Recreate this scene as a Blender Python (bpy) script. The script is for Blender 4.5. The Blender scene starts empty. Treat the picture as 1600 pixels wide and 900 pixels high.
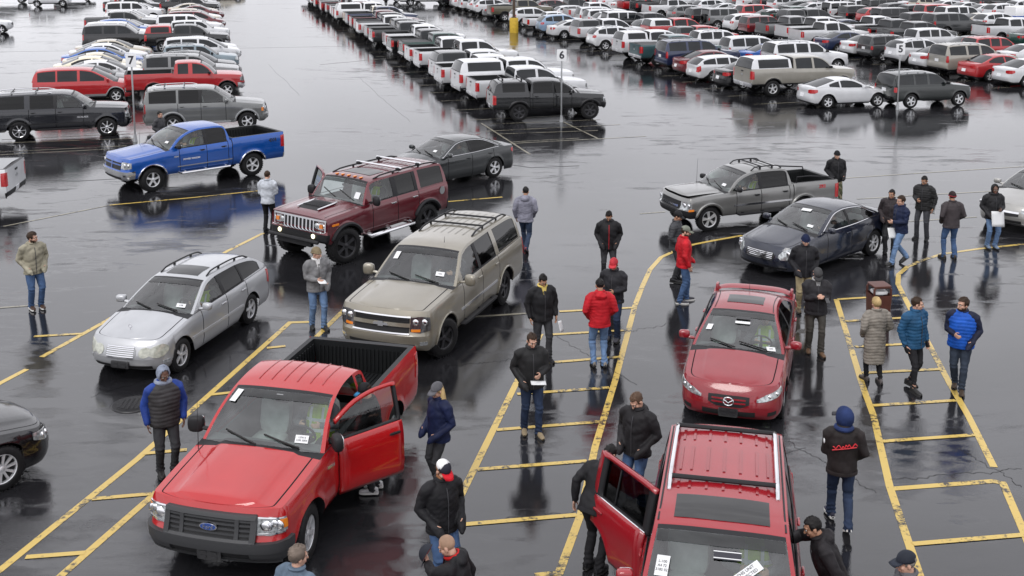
import bpy, bmesh, math, random
import numpy as np
from mathutils import Vector, Matrix
R = math.radians
rnd = random.Random(11)
sc = bpy.context.scene
C = sc.collection

# ------------------------------------------------------------------ camera
F_PX, PITCH, CAM_H, CY = 1738.5, 0.14602979, 8.31221, 147.476
cam_d = bpy.data.cameras.new('camera')
cam = bpy.data.objects.new('camera', cam_d)
C.objects.link(cam)
cam.location = (0, 0, CAM_H)
cam.rotation_euler = (math.pi / 2 - PITCH, 0, 0)
cam_d.sensor_width = 36.0
cam_d.lens = F_PX / 1600 * 36.0
cam_d.shift_y = (CY - 450) / 1600      # the photograph is the lower part of a levelled frame
cam_d.clip_end = 3000
sc.camera = cam

# ------------------------------------------------------------------ overcast sky and weak sun
SUN_EL, SUN_AZ = R(52), R(205)
w = bpy.data.worlds.new('World'); sc.world = w; w.use_nodes = True
nt = w.node_tree; nt.nodes.clear()
def N(tree, t, **k):
    n = tree.nodes.new(t)
    for a, v in k.items():
        if a in n.inputs: n.inputs[a].default_value = v
        else: setattr(n, a, v)
    return n
sky = N(nt, 'ShaderNodeTexSky', sky_type='NISHITA'); sky.sun_disc = False
sky.sun_elevation = SUN_EL; sky.sun_rotation = SUN_AZ
sky.air_density = 1.0; sky.dust_density = 3.0
hsv = N(nt, 'ShaderNodeHueSaturation', Saturation=0.25, Value=1.0)
tc = N(nt, 'ShaderNodeTexCoord')
mp = N(nt, 'ShaderNodeMapping'); mp.inputs['Scale'].default_value = (1, 1, 2.6)
nz = N(nt, 'ShaderNodeTexNoise', Scale=2.3, Detail=6.0, Roughness=0.6, Distortion=0.4)
cr = N(nt, 'ShaderNodeValToRGB')
cr.color_ramp.elements[0].position = 0.30; cr.color_ramp.elements[0].color = (8.2, 8.2, 8.7, 1)
cr.color_ramp.elements[1].position = 0.70; cr.color_ramp.elements[1].color = (13.8, 13.8, 14.5, 1)
mx = N(nt, 'ShaderNodeMixRGB'); mx.inputs['Fac'].default_value = 0.88
bg = N(nt, 'ShaderNodeBackground', Strength=0.118)
wo = N(nt, 'ShaderNodeOutputWorld')
L = nt.links.new
L(sky.outputs[0], hsv.inputs['Color']); L(tc.outputs['Generated'], mp.inputs[0]); L(mp.outputs[0], nz.inputs['Vector'])
L(nz.outputs['Fac'], cr.inputs[0]); L(hsv.outputs[0], mx.inputs[1]); L(cr.outputs[0], mx.inputs[2])
L(mx.outputs[0], bg.inputs['Color']); L(bg.outputs[0], wo.inputs[0])
sun_d = bpy.data.lights.new('sun', 'SUN'); sun_d.energy = 1.5; sun_d.angle = R(30); sun_d.color = (1, .97, .93)
sun = bpy.data.objects.new('sun', sun_d); C.objects.link(sun)
sun.rotation_euler = (math.pi / 2 - SUN_EL, 0, math.pi - SUN_AZ)
sc.view_settings.view_transform = 'Standard'; sc.view_settings.look = 'None'
sc.view_settings.exposure = 0.0; sc.view_settings.gamma = 1.0
sc.cycles.max_bounces = 6; sc.cycles.transparent_max_bounces = 10; sc.cycles.glossy_bounces = 4
sc.cycles.caustics_reflective = False; sc.cycles.caustics_refractive = False
try: sc.cycles.use_denoising = True
except Exception: pass

# ------------------------------------------------------------------ helpers: picture position -> ground
def G(px, py, z=0.0):
    u = (px - 800) / F_PX; v = (py - CY) / F_PX
    d = (u, math.cos(PITCH) - v * math.sin(PITCH), -math.sin(PITCH) - v * math.cos(PITCH))
    t = (CAM_H - z) / -d[2]
    return Vector((d[0] * t, d[1] * t, 0))

def pchip(pts):
    pts = sorted(pts); x = np.array([p[0] for p in pts], float); y = np.array([p[1] for p in pts], float)
    h = np.diff(x); dl = np.diff(y) / h; n = len(x); m = np.zeros(n)
    if n == 2: m[:] = dl[0]
    else:
        for i in range(1, n - 1):
            if dl[i-1] * dl[i] > 0:
                w1 = 2*h[i] + h[i-1]; w2 = h[i] + 2*h[i-1]
                m[i] = (w1 + w2) / (w1 / dl[i-1] + w2 / dl[i])
        m[0] = dl[0]; m[-1] = dl[-1]
    def f(q):
        q = min(max(q, x[0]), x[-1])
        i = min(max(int(np.searchsorted(x, q)) - 1, 0), n - 2)
        t = (q - x[i]) / h[i]
        return float((2*t**3-3*t**2+1)*y[i] + (t**3-2*t**2+t)*h[i]*m[i] + (-2*t**3+3*t**2)*y[i+1] + (t**3-t**2)*h[i]*m[i+1])
    return f
def plin(pts):
    pts = sorted(pts); x = [p[0] for p in pts]; y = [p[1] for p in pts]
    return lambda q: float(np.interp(q, x, y))

class MB:
    """collects shapes, then links them as ONE mesh object"""
    def __init__(s): s.v = []; s.f = []; s.m = []
    def add(s, vs, fs, mi=0):
        o = len(s.v); s.v += [tuple(v) for v in vs]
        for f in fs: s.f.append(tuple(i + o for i in f)); s.m.append(mi)
    def face(s, pts, mi=0): s.add(pts, [tuple(range(len(pts)))], mi)
    def grid(s, rows, mi=0, closed=False):
        n = len(rows[0]); vs = [p for r in rows for p in r]; fs = []
        for i in range(len(rows) - 1):
            for j in range(n if closed else n - 1):
                k = (j + 1) % n
                fs.append((i*n + j, i*n + k, (i+1)*n + k, (i+1)*n + j))
        s.add(vs, fs, mi)
    def box(s, c, d, mi=0, rz=0):
        x, y, z = d[0]/2, d[1]/2, d[2]/2; ca, sa = math.cos(rz), math.sin(rz); vs = []
        for a in (-1, 1):
            for b in (-1, 1):
                for e in (-1, 1):
                    px, py = a*x, b*y
                    vs.append((c[0] + px*ca - py*sa, c[1] + px*sa + py*ca, c[2] + e*z))
        s.add(vs, [(0,1,3,2),(4,6,7,5),(0,4,5,1),(2,3,7,6),(0,2,6,4),(1,5,7,3)], mi)
    def sebox(s, c, d, mi=0, e=.35, nu=14, nv=9, M=None):
        """rounded box"""
        def p(t, q): return math.copysign(abs(t)**q, t)
        rows = []
        for i in range(nv):
            ph = -math.pi/2 + math.pi*i/(nv-1)
            row = []
            for j in range(nu):
                th = 2*math.pi*j/nu
                v = Vector((d[0]/2*p(math.cos(ph), e)*p(math.cos(th), e), d[1]/2*p(math.cos(ph), e)*p(math.sin(th), e), d[2]/2*p(math.sin(ph), e)))
                if M: v = M @ v
                row.append((v.x + c[0], v.y + c[1], v.z + c[2]))
            rows.append(row)
        s.grid(rows, mi, True)
    def ell(s, c, r, mi=0, nu=14, nv=9, M=None): s.sebox(c, (2*r[0], 2*r[1], 2*r[2]), mi, 1.0, nu, nv, M)
    def tube(s, pts, rad, mi=0, n=8, caps=True):
        P = [Vector(p) for p in pts]
        if not hasattr(rad, '__len__'): rad = [rad]*len(P)
        rows = []; up = None
        for i, p in enumerate(P):
            t = (P[min(i+1, len(P)-1)] - P[max(i-1, 0)]).normalized()
            if up is None: up = Vector((0,0,1)) if abs(t.z) < .9 else Vector((0,1,0))
            a = t.cross(up).normalized(); b = a.cross(t).normalized(); up = b
            rows.append([tuple(p + (a*math.cos(2*math.pi*j/n) + b*math.sin(2*math.pi*j/n))*rad[i]) for j in range(n)])
        if caps:
            t0 = (P[0]-P[1]).normalized(); t1 = (P[-1]-P[-2]).normalized()
            def cap(row, c, t, r):
                return [tuple(c + (Vector(q)-c)*.7 + t*r*.7) for q in row], [tuple(c + t*r)]*n
            a, b = cap(rows[0], P[0], t0, rad[0]); c2, d2 = cap(rows[-1], P[-1], t1, rad[-1])
            rows = [b, a] + rows + [c2, d2]
        s.grid(rows, mi, True)
    def ring(s, rings, mi=0, n=16, M=None):
        """stacked ellipses (z, rx, ry, yoff[, xoff])"""
        rows = []
        for q in rings:
            z, rx, ry, yo = q[:4]; xo = q[4] if len(q) > 4 else 0
            row = [Vector((xo + rx*math.cos(2*math.pi*j/n), yo + ry*math.sin(2*math.pi*j/n), z)) for j in range(n)]
            rows.append([tuple(M @ v) if M else tuple(v) for v in row])
        for k, r in ((0, rings[0]), (-1, rings[-1])):
            z, yo = r[0], r[3]; c = Vector((r[4] if len(r) > 4 else 0, yo, z)); c = M @ c if M else c
            if k == 0: rows = [[tuple(c)]*n] + rows
            else: rows = rows + [[tuple(c)]*n]
        s.grid(rows, mi, True)
    def lathe(s, prof, mi=0, n=24, ax='y'):
        """profile of (r, h) turned round the y axis"""
        rows = [[(r*math.cos(2*math.pi*j/n), h, r*math.sin(2*math.pi*j/n)) if ax == 'y' else (r*math.cos(2*math.pi*j/n), r*math.sin(2*math.pi*j/n), h) for j in range(n)] for r, h in prof]
        s.grid(rows, mi, True)
    def mesh(s, name, mats, smooth=True, ang=38, weld=True):
        me = bpy.data.meshes.new(name)
        me.from_pydata(s.v, [], s.f)
        for m in mats: me.materials.append(m)
        me.polygons.foreach_set('material_index', s.m)
        bm = bmesh.new(); bm.from_mesh(me)
        if weld: bmesh.ops.remove_doubles(bm, verts=bm.verts, dist=1e-5)
        bmesh.ops.dissolve_degenerate(bm, edges=bm.edges, dist=1e-6)
        bmesh.ops.recalc_face_normals(bm, faces=bm.faces)
        bm.to_mesh(me); bm.free()
        if smooth:
            me.polygons.foreach_set('use_smooth', [True]*len(me.polygons))
            me.set_sharp_from_angle(angle=R(ang))
        return me
    def build(s, name, mats, parent=None, **k):
        if not isinstance(mats, (list, tuple)): mats = [mats]
        o = bpy.data.objects.new(name, s.mesh(name, mats, **k)); C.objects.link(o)
        if parent: o.parent = parent
        return o

def tag(o, label=None, cat=None, group=None, kind=None):
    if label: o['label'] = label
    if cat: o['category'] = cat
    if group: o['group'] = group
    if kind: o['kind'] = kind
    return o
def empty(name, loc=(0,0,0), rz=0):
    o = bpy.data.objects.new(name, None); C.objects.link(o); o.location = loc; o.rotation_euler = (0,0,rz)
    o.empty_display_size = .3
    return o
def copy_tree(o, parent=None, color=None):
    c = o.copy(); C.objects.link(c)
    if parent: c.parent = parent
    if color: c.color = color
    for ch in o.children: copy_tree(ch, c, color)
    return c

# ------------------------------------------------------------------ materials
M = {}
def mat(name, col=(.5,.5,.5), rough=.5, metal=0, coat=0, spec=.5, bump=0, bscale=60, var=0, vscale=8, emit=None):
    m = bpy.data.materials.new(name); m.use_nodes = True; t = m.node_tree; b = t.nodes['Principled BSDF']
    b.inputs['Base Color'].default_value = (*col, 1); b.inputs['Roughness'].default_value = rough
    b.inputs['Metallic'].default_value = metal; b.inputs['Coat Weight'].default_value = coat; b.inputs['Coat Roughness'].default_value = .05
    b.inputs['Specular IOR Level'].default_value = spec
    tcn = None
    if bump or var: tcn = N(t, 'ShaderNodeTexCoord')
    if var:
        n = N(t, 'ShaderNodeTexNoise', Scale=vscale, Detail=5.0); r = N(t, 'ShaderNodeValToRGB')
        r.color_ramp.elements[0].position = .3; r.color_ramp.elements[1].position = .7
        r.color_ramp.elements[0].color = (*[c*(1-var) for c in col], 1); r.color_ramp.elements[1].color = (*[min(1, c*(1+var)) for c in col], 1)
        t.links.new(tcn.outputs['Object'], n.inputs['Vector']); t.links.new(n.outputs['Fac'], r.inputs[0]); t.links.new(r.outputs[0], b.inputs['Base Color'])
    if bump:
        n = N(t, 'ShaderNodeTexNoise', Scale=bscale, Detail=3.0); bp = N(t, 'ShaderNodeBump', Strength=bump, Distance=.01)
        t.links.new(tcn.outputs['Object'], n.inputs['Vector']); t.links.new(n.outputs['Fac'], bp.inputs['Height']); t.links.new(bp.outputs[0], b.inputs['Normal'])
    if emit:
        b.inputs['Emission Color'].default_value = (*emit[:3], 1); b.inputs['Emission Strength'].default_value = emit[3]
    M[name] = m
    return m
def paint_mat(name, metal):
    """wet car paint whose colour comes from the object; rain beads are fine relief"""
    m = mat(name, rough=.45, metal=metal, coat=1.0, spec=.12); t = m.node_tree; b = t.nodes['Principled BSDF']; b.inputs['Coat IOR'].default_value = 1.68
    oi = N(t, 'ShaderNodeObjectInfo'); tcn = N(t, 'ShaderNodeTexCoord')
    n1 = N(t, 'ShaderNodeTexNoise', Scale=3.0, Detail=5.0); r1 = N(t, 'ShaderNodeMapRange'); r1.inputs['To Min'].default_value = .86; r1.inputs['To Max'].default_value = 1.08
    mu = N(t, 'ShaderNodeMixRGB', blend_type='MULTIPLY'); mu.inputs['Fac'].default_value = 1
    t.links.new(tcn.outputs['Object'], n1.inputs['Vector']); t.links.new(n1.outputs['Fac'], r1.inputs[0])
    t.links.new(oi.outputs['Color'], mu.inputs[1]); t.links.new(r1.outputs[0], mu.inputs[2]); t.links.new(mu.outputs[0], b.inputs['Base Color'])
    vo = N(t, 'ShaderNodeTexVoronoi', Scale=55.0); rr = N(t, 'ShaderNodeMapRange'); rr.inputs['From Max'].default_value = .35; rr.inputs['To Min'].default_value = 1; rr.inputs['To Max'].default_value = 0
    bp = N(t, 'ShaderNodeBump', Strength=.16, Distance=.004)
    t.links.new(tcn.outputs['Object'], vo.inputs['Vector']); t.links.new(vo.outputs['Distance'], rr.inputs[0]); t.links.new(rr.outputs[0], bp.inputs['Height'])
    t.links.new(bp.outputs[0], b.inputs['Coat Normal'])
    n2 = N(t, 'ShaderNodeTexNoise', Scale=14.0, Detail=4.0); r2 = N(t, 'ShaderNodeMapRange'); r2.inputs['To Min'].default_value = .02; r2.inputs['To Max'].default_value = .16
    t.links.new(tcn.outputs['Object'], n2.inputs['Vector']); t.links.new(n2.outputs['Fac'], r2.inputs[0]); t.links.new(r2.outputs[0], b.inputs['Coat Roughness'])
    return m
paint_mat('car_paint', .0); paint_mat('metallic_paint', .55)
mat('black_trim', (.014,.014,.016), .5, spec=.3, bump=.15, bscale=150)
mat('rubber', (.012,.012,.013), .6, spec=.25, bump=.4, bscale=50, var=.3)
mat('underbody', (.008,.008,.009), .8)
mat('chrome', (.75,.75,.77), .12, 1.0)
mat('alloy', (.74,.75,.77), .34, .55, var=.1)
mat('dark_alloy', (.05,.05,.055), .35, .6)
mat('steel_grey', (.33,.34,.35), .4, .5, bump=.1)
mat('far_glass', (.008,.010,.012), .05, coat=.0, spec=.5, var=.4, vscale=1.5)
mat('lamp_lens', (.40,.42,.43), .08, .5, coat=1, var=.55, vscale=22)
mat('grey_plastic', (.04,.041,.044), .5, spec=.4, bump=.15, bscale=120)
mat('lamp_pale', (.42,.43,.37), .1, .1, coat=1, var=.3, vscale=16)
mat('lamp_dark', (.06,.06,.065), .1, .3, coat=1, var=.5, vscale=20)
mat('tail_lens', (.42,.012,.015), .12, coat=1, var=.25, vscale=14)
mat('amber_lens', (.75,.22,.02), .12, coat=1)
mat('lit_lamp', (.9,.85,.6), .2, emit=(1,.9,.6,2.2))
mat('plate_dark', (.02,.02,.022), .35, coat=.6)
mat('plate_white', (.72,.73,.75), .4)
mat('paper', (.66,.67,.68), .6, bump=.1, bscale=20)
mat('ink', (.02,.02,.03), .6)
mat('ink_red', (.55,.02,.03), .6)
mat('ink_lime', (.5,.6,.03), .6)
mat('blue_enamel', (.02,.06,.25), .2, coat=1)
mat('cabin_dark', (.13,.135,.138), .7, bump=.2, bscale=80)
mat('cabin_grey', (.42,.43,.42), .75, bump=.2, bscale=60, var=.15)
mat('bed_liner', (.011,.012,.013), .45, spec=.3, bump=.3, bscale=90)
mat('vest_lime', (.42,.62,.03), .6, bump=.3, bscale=60)
mat('vest_stripe', (.75,.77,.78), .3)
mat('wiper', (.012,.012,.012), .5)
mat('white_vinyl', (.8,.81,.83), .3, coat=.6)
def glass_mat(name, tint, refl):
    m = bpy.data.materials.new(name); m.use_nodes = True; t = m.node_tree; t.nodes.clear()
    tr = N(t, 'ShaderNodeBsdfTransparent'); tr.inputs[0].default_value = (*tint, 1)
    gl = N(t, 'ShaderNodeBsdfGlossy', Roughness=.03); fr = N(t, 'ShaderNodeFresnel', IOR=1.52)
    ma = N(t, 'ShaderNodeMath', operation='MULTIPLY_ADD'); ma.inputs[1].default_value = 1.0; ma.inputs[2].default_value = refl
    ms = N(t, 'ShaderNodeMixShader'); o = N(t, 'ShaderNodeOutputMaterial')
    tcn = N(t, 'ShaderNodeTexCoord'); vo = N(t, 'ShaderNodeTexVoronoi', Scale=42.0); bp = N(t, 'ShaderNodeBump', Strength=.03, Distance=.002)
    t.links.new(tcn.outputs['Object'], vo.inputs['Vector']); t.links.new(vo.outputs['Distance'], bp.inputs['Height']); t.links.new(bp.outputs[0], gl.inputs['Normal'])
    t.links.new(fr.outputs[0], ma.inputs[0]); t.links.new(ma.outputs[0], ms.inputs[0]); t.links.new(tr.outputs[0], ms.inputs[1]); t.links.new(gl.outputs[0], ms.inputs[2]); t.links.new(ms.outputs[0], o.inputs[0])
    M[name] = m
glass_mat('windshield_glass', (.80,.91,.89), .11)
glass_mat('window_glass', (.66,.72,.71), .04)
glass_mat('tinted_glass', (.03,.033,.036), .0)
glass_mat('shade_band', (.10,.13,.13), .05)
glass_mat('sunroof_glass', (.05,.055,.06), .05)

# ------------------------------------------------------------------ wet asphalt
def asphalt():
    m = bpy.data.materials.new('wet_asphalt'); m.use_nodes = True; t = m.node_tree; b = t.nodes['Principled BSDF']; l = t.links.new
    tcn = N(t, 'ShaderNodeTexCoord')
    mpn = N(t, 'ShaderNodeMapping'); mpn.inputs['Rotation'].default_value = (0, 0, R(-16)); mpn.inputs['Scale'].default_value = (.5, 1.25, 1)
    l(tcn.outputs['Object'], mpn.inputs[0])
    big = N(t, 'ShaderNodeTexNoise', Scale=.16, Detail=7.0, Roughness=.62, Distortion=.8); l(mpn.outputs[0], big.inputs['Vector'])
    med = N(t, 'ShaderNodeTexNoise', Scale=1.7, Detail=6.0, Roughness=.6, Distortion=.6); l(mpn.outputs[0], med.inputs['Vector'])
    fin = N(t, 'ShaderNodeTexNoise', Scale=120.0, Detail=2.0); l(tcn.outputs['Object'], fin.inputs['Vector'])
    gri = N(t, 'ShaderNodeTexVoronoi', Scale=75.0); l(tcn.outputs['Object'], gri.inputs['Vector'])
    # colour: aggregate speckle, old patches
    r1 = N(t, 'ShaderNodeValToRGB'); l(big.outputs['Fac'], r1.inputs[0])
    r1.color_ramp.elements[0].position = .34; r1.color_ramp.elements[0].color = (.008,.008,.009,1)
    r1.color_ramp.elements[1].position = .66; r1.color_ramp.elements[1].color = (.022,.022,.025,1)
    r2 = N(t, 'ShaderNodeMapRange'); r2.inputs['To Min'].default_value = .4; r2.inputs['To Max'].default_value = 1.8; l(fin.outputs['Fac'], r2.inputs[0])
    mu = N(t, 'ShaderNodeMixRGB', blend_type='MULTIPLY'); mu.inputs['Fac'].default_value = 1; l(r1.outputs[0], mu.inputs[1]); l(r2.outputs[0], mu.inputs[2])
    l(mu.outputs[0], b.inputs['Base Color'])
    # wet film: standing water is a mirror, drained ground shows its stones; the lot drains away from the kerb side at -x
    sep = N(t, 'ShaderNodeSeparateXYZ'); l(tcn.outputs['Object'], sep.inputs[0])
    gx = N(t, 'ShaderNodeMapRange', interpolation_type='SMOOTHSTEP'); gx.inputs['From Min'].default_value = -9; gx.inputs['From Max'].default_value = 4; gx.inputs['To Min'].default_value = .26; gx.inputs['To Max'].default_value = .0; l(sep.outputs['X'], gx.inputs[0])
    gy = N(t, 'ShaderNodeMapRange', interpolation_type='SMOOTHSTEP'); gy.inputs['From Min'].default_value = 14; gy.inputs['From Max'].default_value = 25; gy.inputs['To Min'].default_value = 1; gy.inputs['To Max'].default_value = .0; l(sep.outputs['Y'], gy.inputs[0])
    gg = N(t, 'ShaderNodeMath', operation='MULTIPLY'); l(gx.outputs[0], gg.inputs[0]); l(gy.outputs[0], gg.inputs[1])
    mp2 = N(t, 'ShaderNodeMapping'); mp2.inputs['Rotation'].default_value = (0, 0, R(-12)); mp2.inputs['Scale'].default_value = (.16, .9, 1); l(tcn.outputs['Object'], mp2.inputs[0])
    stk = N(t, 'ShaderNodeTexNoise', Scale=1.1, Detail=6.0, Roughness=.65, Distortion=1.2); l(mp2.outputs[0], stk.inputs['Vector'])
    m2 = N(t, 'ShaderNodeMath', operation='MULTIPLY_ADD'); l(stk.outputs['Fac'], m2.inputs[0]); m2.inputs[1].default_value = .9; m2.inputs[2].default_value = -.45
    ad9 = N(t, 'ShaderNodeMath', operation='ADD'); l(med.outputs['Fac'], ad9.inputs[0]); l(m2.outputs[0], ad9.inputs[1])
    ad0 = N(t, 'ShaderNodeMath', operation='ADD'); l(big.outputs['Fac'], ad0.inputs[0]); l(ad9.outputs[0], ad0.inputs[1])
    ad1 = N(t, 'ShaderNodeMath', operation='ADD'); l(ad0.outputs[0], ad1.inputs[0]); l(gg.outputs[0], ad1.inputs[1])
    ad = N(t, 'ShaderNodeMath', operation='SUBTRACT'); l(ad1.outputs[0], ad.inputs[0]); ad.inputs[1].default_value = .13
    rr = N(t, 'ShaderNodeValToRGB'); rr.color_ramp.elements[0].position = .43; rr.color_ramp.elements[0].color = (.02,.02,.02,1)
    rr.color_ramp.elements[1].position = .70; rr.color_ramp.elements[1].color = (.32,.32,.32,1); e = rr.color_ramp.elements.new(.52); e.color = (.04,.04,.04,1)
    hf = N(t, 'ShaderNodeMath', operation='MULTIPLY'); hf.inputs[1].default_value = .5; l(ad.outputs[0], hf.inputs[0]); l(hf.outputs[0], rr.inputs[0]); l(rr.outputs[0], b.inputs['Roughness'])
    b.inputs['IOR'].default_value = 1.80
    st = N(t, 'ShaderNodeMapRange'); st.inputs['From Min'].default_value = .94; st.inputs['From Max'].default_value = 1.30; st.inputs['To Min'].default_value = .07; st.inputs['To Max'].default_value = .85
    l(ad.outputs[0], st.inputs[0])
    bp = N(t, 'ShaderNodeBump', Distance=.005); l(gri.outputs['Distance'], bp.inputs['Height']); l(st.outputs[0], bp.inputs['Strength'])
    wv = N(t, 'ShaderNodeTexNoise', Scale=2.2, Detail=7.0, Roughness=.68); l(mpn.outputs[0], wv.inputs['Vector'])
    b2 = N(t, 'ShaderNodeBump', Strength=.05, Distance=.03); l(wv.outputs['Fac'], b2.inputs['Height']); l(bp.outputs[0], b2.inputs['Normal'])
    l(b2.outputs[0], b.inputs['Normal'])
    M['wet_asphalt'] = m
asphalt()
def line_paint(name, col, wear):
    m = bpy.data.materials.new(name); m.use_nodes = True; t = m.node_tree; b = t.nodes['Principled BSDF']; l = t.links.new
    tcn = N(t, 'ShaderNodeTexCoord'); n = N(t, 'ShaderNodeTexNoise', Scale=9.0, Detail=9.0, Roughness=.72); l(tcn.outputs['Object'], n.inputs['Vector'])
    n2 = N(t, 'ShaderNodeTexNoise', Scale=.9, Detail=4.0); l(tcn.outputs['Object'], n2.inputs['Vector'])
    a = N(t, 'ShaderNodeMath', operation='MULTIPLY_ADD'); l(n2.outputs['Fac'], a.inputs[0]); a.inputs[1].default_value = .75; l(n.outputs['Fac'], a.inputs[2])
    r = N(t, 'ShaderNodeValToRGB'); l(a.outputs[0], r.inputs[0])
    r.color_ramp.elements[0].position = wear + .09; r.color_ramp.elements[0].color = (.045,.042,.038,1)
    r.color_ramp.elements[1].position = wear + .20; r.color_ramp.elements[1].color = (*col, 1)
    l(r.outputs[0], b.inputs['Base Color']); b.inputs['Roughness'].default_value = .22; b.inputs['IOR'].default_value = 1.4
    bp = N(t, 'ShaderNodeBump', Strength=.25, Distance=.004); n3 = N(t, 'ShaderNodeTexNoise', Scale=110.0); l(tcn.outputs['Object'], n3.inputs['Vector']); l(n3.outputs['Fac'], bp.inputs['Height']); l(bp.outputs[0], b.inputs['Normal'])
    M[name] = m
line_paint('yellow_line_paint', (.54,.385,.10), .64)
line_paint('faded_line_paint', (.22,.205,.16), .66)
mat('tar', (.008,.008,.009), .25)

gm = MB()
xs = [-900,-300,-120] + list(range(-90, 91, 10)) + [120,300,900]; ys = [-60,-20] + list(range(0, 171, 10)) + [220,400,900,2500]
gm.grid([[(x, y, 0) for x in xs] for y in ys])
ground = gm.build('parking_lot', M['wet_asphalt'], smooth=False); tag(ground, kind='structure')

_zc = [0]
def stripe(px, width, m='yellow_line_paint', z=.004, world=False, name='painted_line'):
    _zc[0] += 1; z = z + (_zc[0] % 50)*.00006
    P = [Vector((p[0], p[1], 0)) if world else G(*p) for p in px]
    Lf, Rt = [], []
    for i, p in enumerate(P):
        a = (P[i] - P[i-1]).normalized() if i else None; b = (P[i+1] - P[i]).normalized() if i < len(P)-1 else None
        t = ((a or b) + (b or a)).normalized(); n = Vector((-t.y, t.x, 0)); k = 1/max(.5, t.dot(b or a))
        Lf.append((p.x + n.x*width/2*k, p.y + n.y*width/2*k, z)); Rt.append((p.x - n.x*width/2*k, p.y - n.y*width/2*k, z))
    b = MB(); b.grid([Lf, Rt]); o = b.build(name, M[m], ground, smooth=False)
    return o
YW = .115
LINES = [
 [(-40,918),(0,891),(215,717),(453,504),(486,503)], [(60,930),(95,900),(240,773),(346,668),(497,524),(541,481)],
 [(65,558),(158,506),(356,392),(412,364)], [(-30,617),(0,599),(42,577)],
 [(690,822),(719,777),(808,596),(845,522)],
 [(866,928),(872,900),(908,802),(930,698),(962,592),(992,478),(1004,447),(1016,421),(1033,402),(1057,391),(1084,382),(1120,375),(1160,368)],
 [(1306.7,468),(1346.7,600),(1365,650),(1390,760),(1437,900),(1446,928)],
 [(1600,381.5),(1528,389),(1472,397),(1440,407),(1418,417),(1404,429),(1403,444),(1420,478),(1483,598),(1513,650),(1553,730)],
 [(1393,764),(1552,752),(1567,755),(1600,832),(1612,862)],
]
for l_ in LINES: stripe(l_, YW)
RUNGS = [[(40,871),(133,864)],[(144,780),(236,772)],[(224,709),(292,703)],[(417,544),(446,541)],[(330,617),(385,611)],
 [(53,526),(129,521.5)],[(746,733.8),(917,720.6)],[(776,672),(940,659)],[(808,616),(952,606)],[(856,567),(969,558)],[(862,523),(980,516)],[(874,487),(989,481)],
 [(700,822),(901,805)],[(836,899.5),(871,896)],[(1309,468),(1405,462)],[(1321,502),(1427,496)],[(1336,542),(1451,536)],[(1347,583),(1470,577)],[(1364,634),(1493,626)],[(1379,690),(1522,680)],[(1426,850.5),(1602,836)]]
for l_ in RUNGS: stripe(l_, YW*.86, z=.0075)
for l_ in ([(171.5,320.6),(300,309),(425,296)],[(690,316),(785,308)]):
    stripe(l_, .10)
for l_ in ([(0,223.6),(211,216.5)],[(0,242),(172,233)],[(765,194),(938,187)],[(779,209.5),(934,204)],[(5,354),(171.5,320.6)],[(1000,334),(1039,331)],[(1310,279),(1461,269),(1602,260)],[(1339,311),(1426,305.6),(1602,296)],[(1420,346),(1526,339)],[(752,192.6),(829,241.8)],[(878.6,189.8),(934,216.5)],[(800,222),(905,216)],[(865,487),(700,498)],[(500,101),(880,66)],[(0,481),(70,476)]):
    stripe(l_, .09, 'faded_line_paint')
HB = R(16.0); HV = Vector((math.cos(HB), math.sin(HB), 0)); NV = Vector((-math.sin(HB), math.cos(HB), 0))
def AB(a, b): return HV*a + NV*b
def abline(a0, b0, a1, b1, wd=.1, m='faded_line_paint'):
    p, q = AB(a0, b0), AB(a1, b1); stripe([(p.x, p.y), (q.x, q.y)], wd, m, world=True)
for b in np.arange(41.5, 120, 2.9): abline(11.6, b, 17.6, b, .1)
for b in np.arange(47.9, 118, 2.75):
    abline(25.9, b, 31.2, b, .1); abline(40.8, b-1.2, 46, b-1.2, .1)
for b in np.arange(45.2, 118, 2.75): abline(-7.6, b, -2.7, b, .09); abline(-2.4, b, 2.4, b, .09)
# tar seams and cracks in the asphalt
for l_ in ([(0,81),(280,77),(560,72),(640,71)],[(0,10),(330,8),(470,6)],[(30,281),(120,283),(240,276)],[(715,245),(830,262),(905,259)]): stripe(l_, .07, 'tar', .003, name='tar_seam')
def crack(p0, p1, seed, wd=.011):
    r = random.Random(seed); a, b = G(*p0), G(*p1); n = 34; pts = []; w0 = 0
    d = (b-a); nn = Vector((-d.y, d.x, 0)).normalized()
    for i in range(n+1):
        w0 = w0*.75 + r.uniform(-.05, .05); q = a + d*(i/n) + nn*w0; pts.append((q.x, q.y))
    stripe(pts, wd, 'tar', .003, world=True, name='crack')
for i, (p0, p1) in enumerate([((440,700),(640,640)),((860,520),(1000,600)),((700,828),(905,795)),((1390,748),(1600,735)),((330,560),(140,620)),((1040,505),(960,525)),((1230,690),(1370,770)),((420,100),(470,150)),((560,120),(640,190)),((1500,700),(1600,760)),((60,320),(300,290)),((1000,760),(1260,700)),((700,572),(812,560))]): crack(p0, p1, i)

mh = MB(); mh.lathe([(.001,.012),(.30,.012),(.31,.016),(.36,.016),(.37,.004)], 0, 28, 'z')
for i in range(6): mh.box((-.2+.08*i, 0, .014), (.03, .44*math.sqrt(1-((-.2+.08*i)/.31)**2), .008))
mat('cast_iron', (.03,.03,.032), .35, .6, bump=.3)
mo = mh.build('manhole_cover', M['cast_iron'], ground); mo.location = G(208, 632)
# ------------------------------------------------------------------ vehicles: one shell builder for all kinds
def prof(pts): return plin(pts)
OS = prof([(0,.07),(.12,.02),(.3,.0),(.5,.006),(.68,.0),(.82,.012),(.93,.032),(1,.06)])
TYPES = {}
def T_(name, **k): TYPES[name] = k
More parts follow.
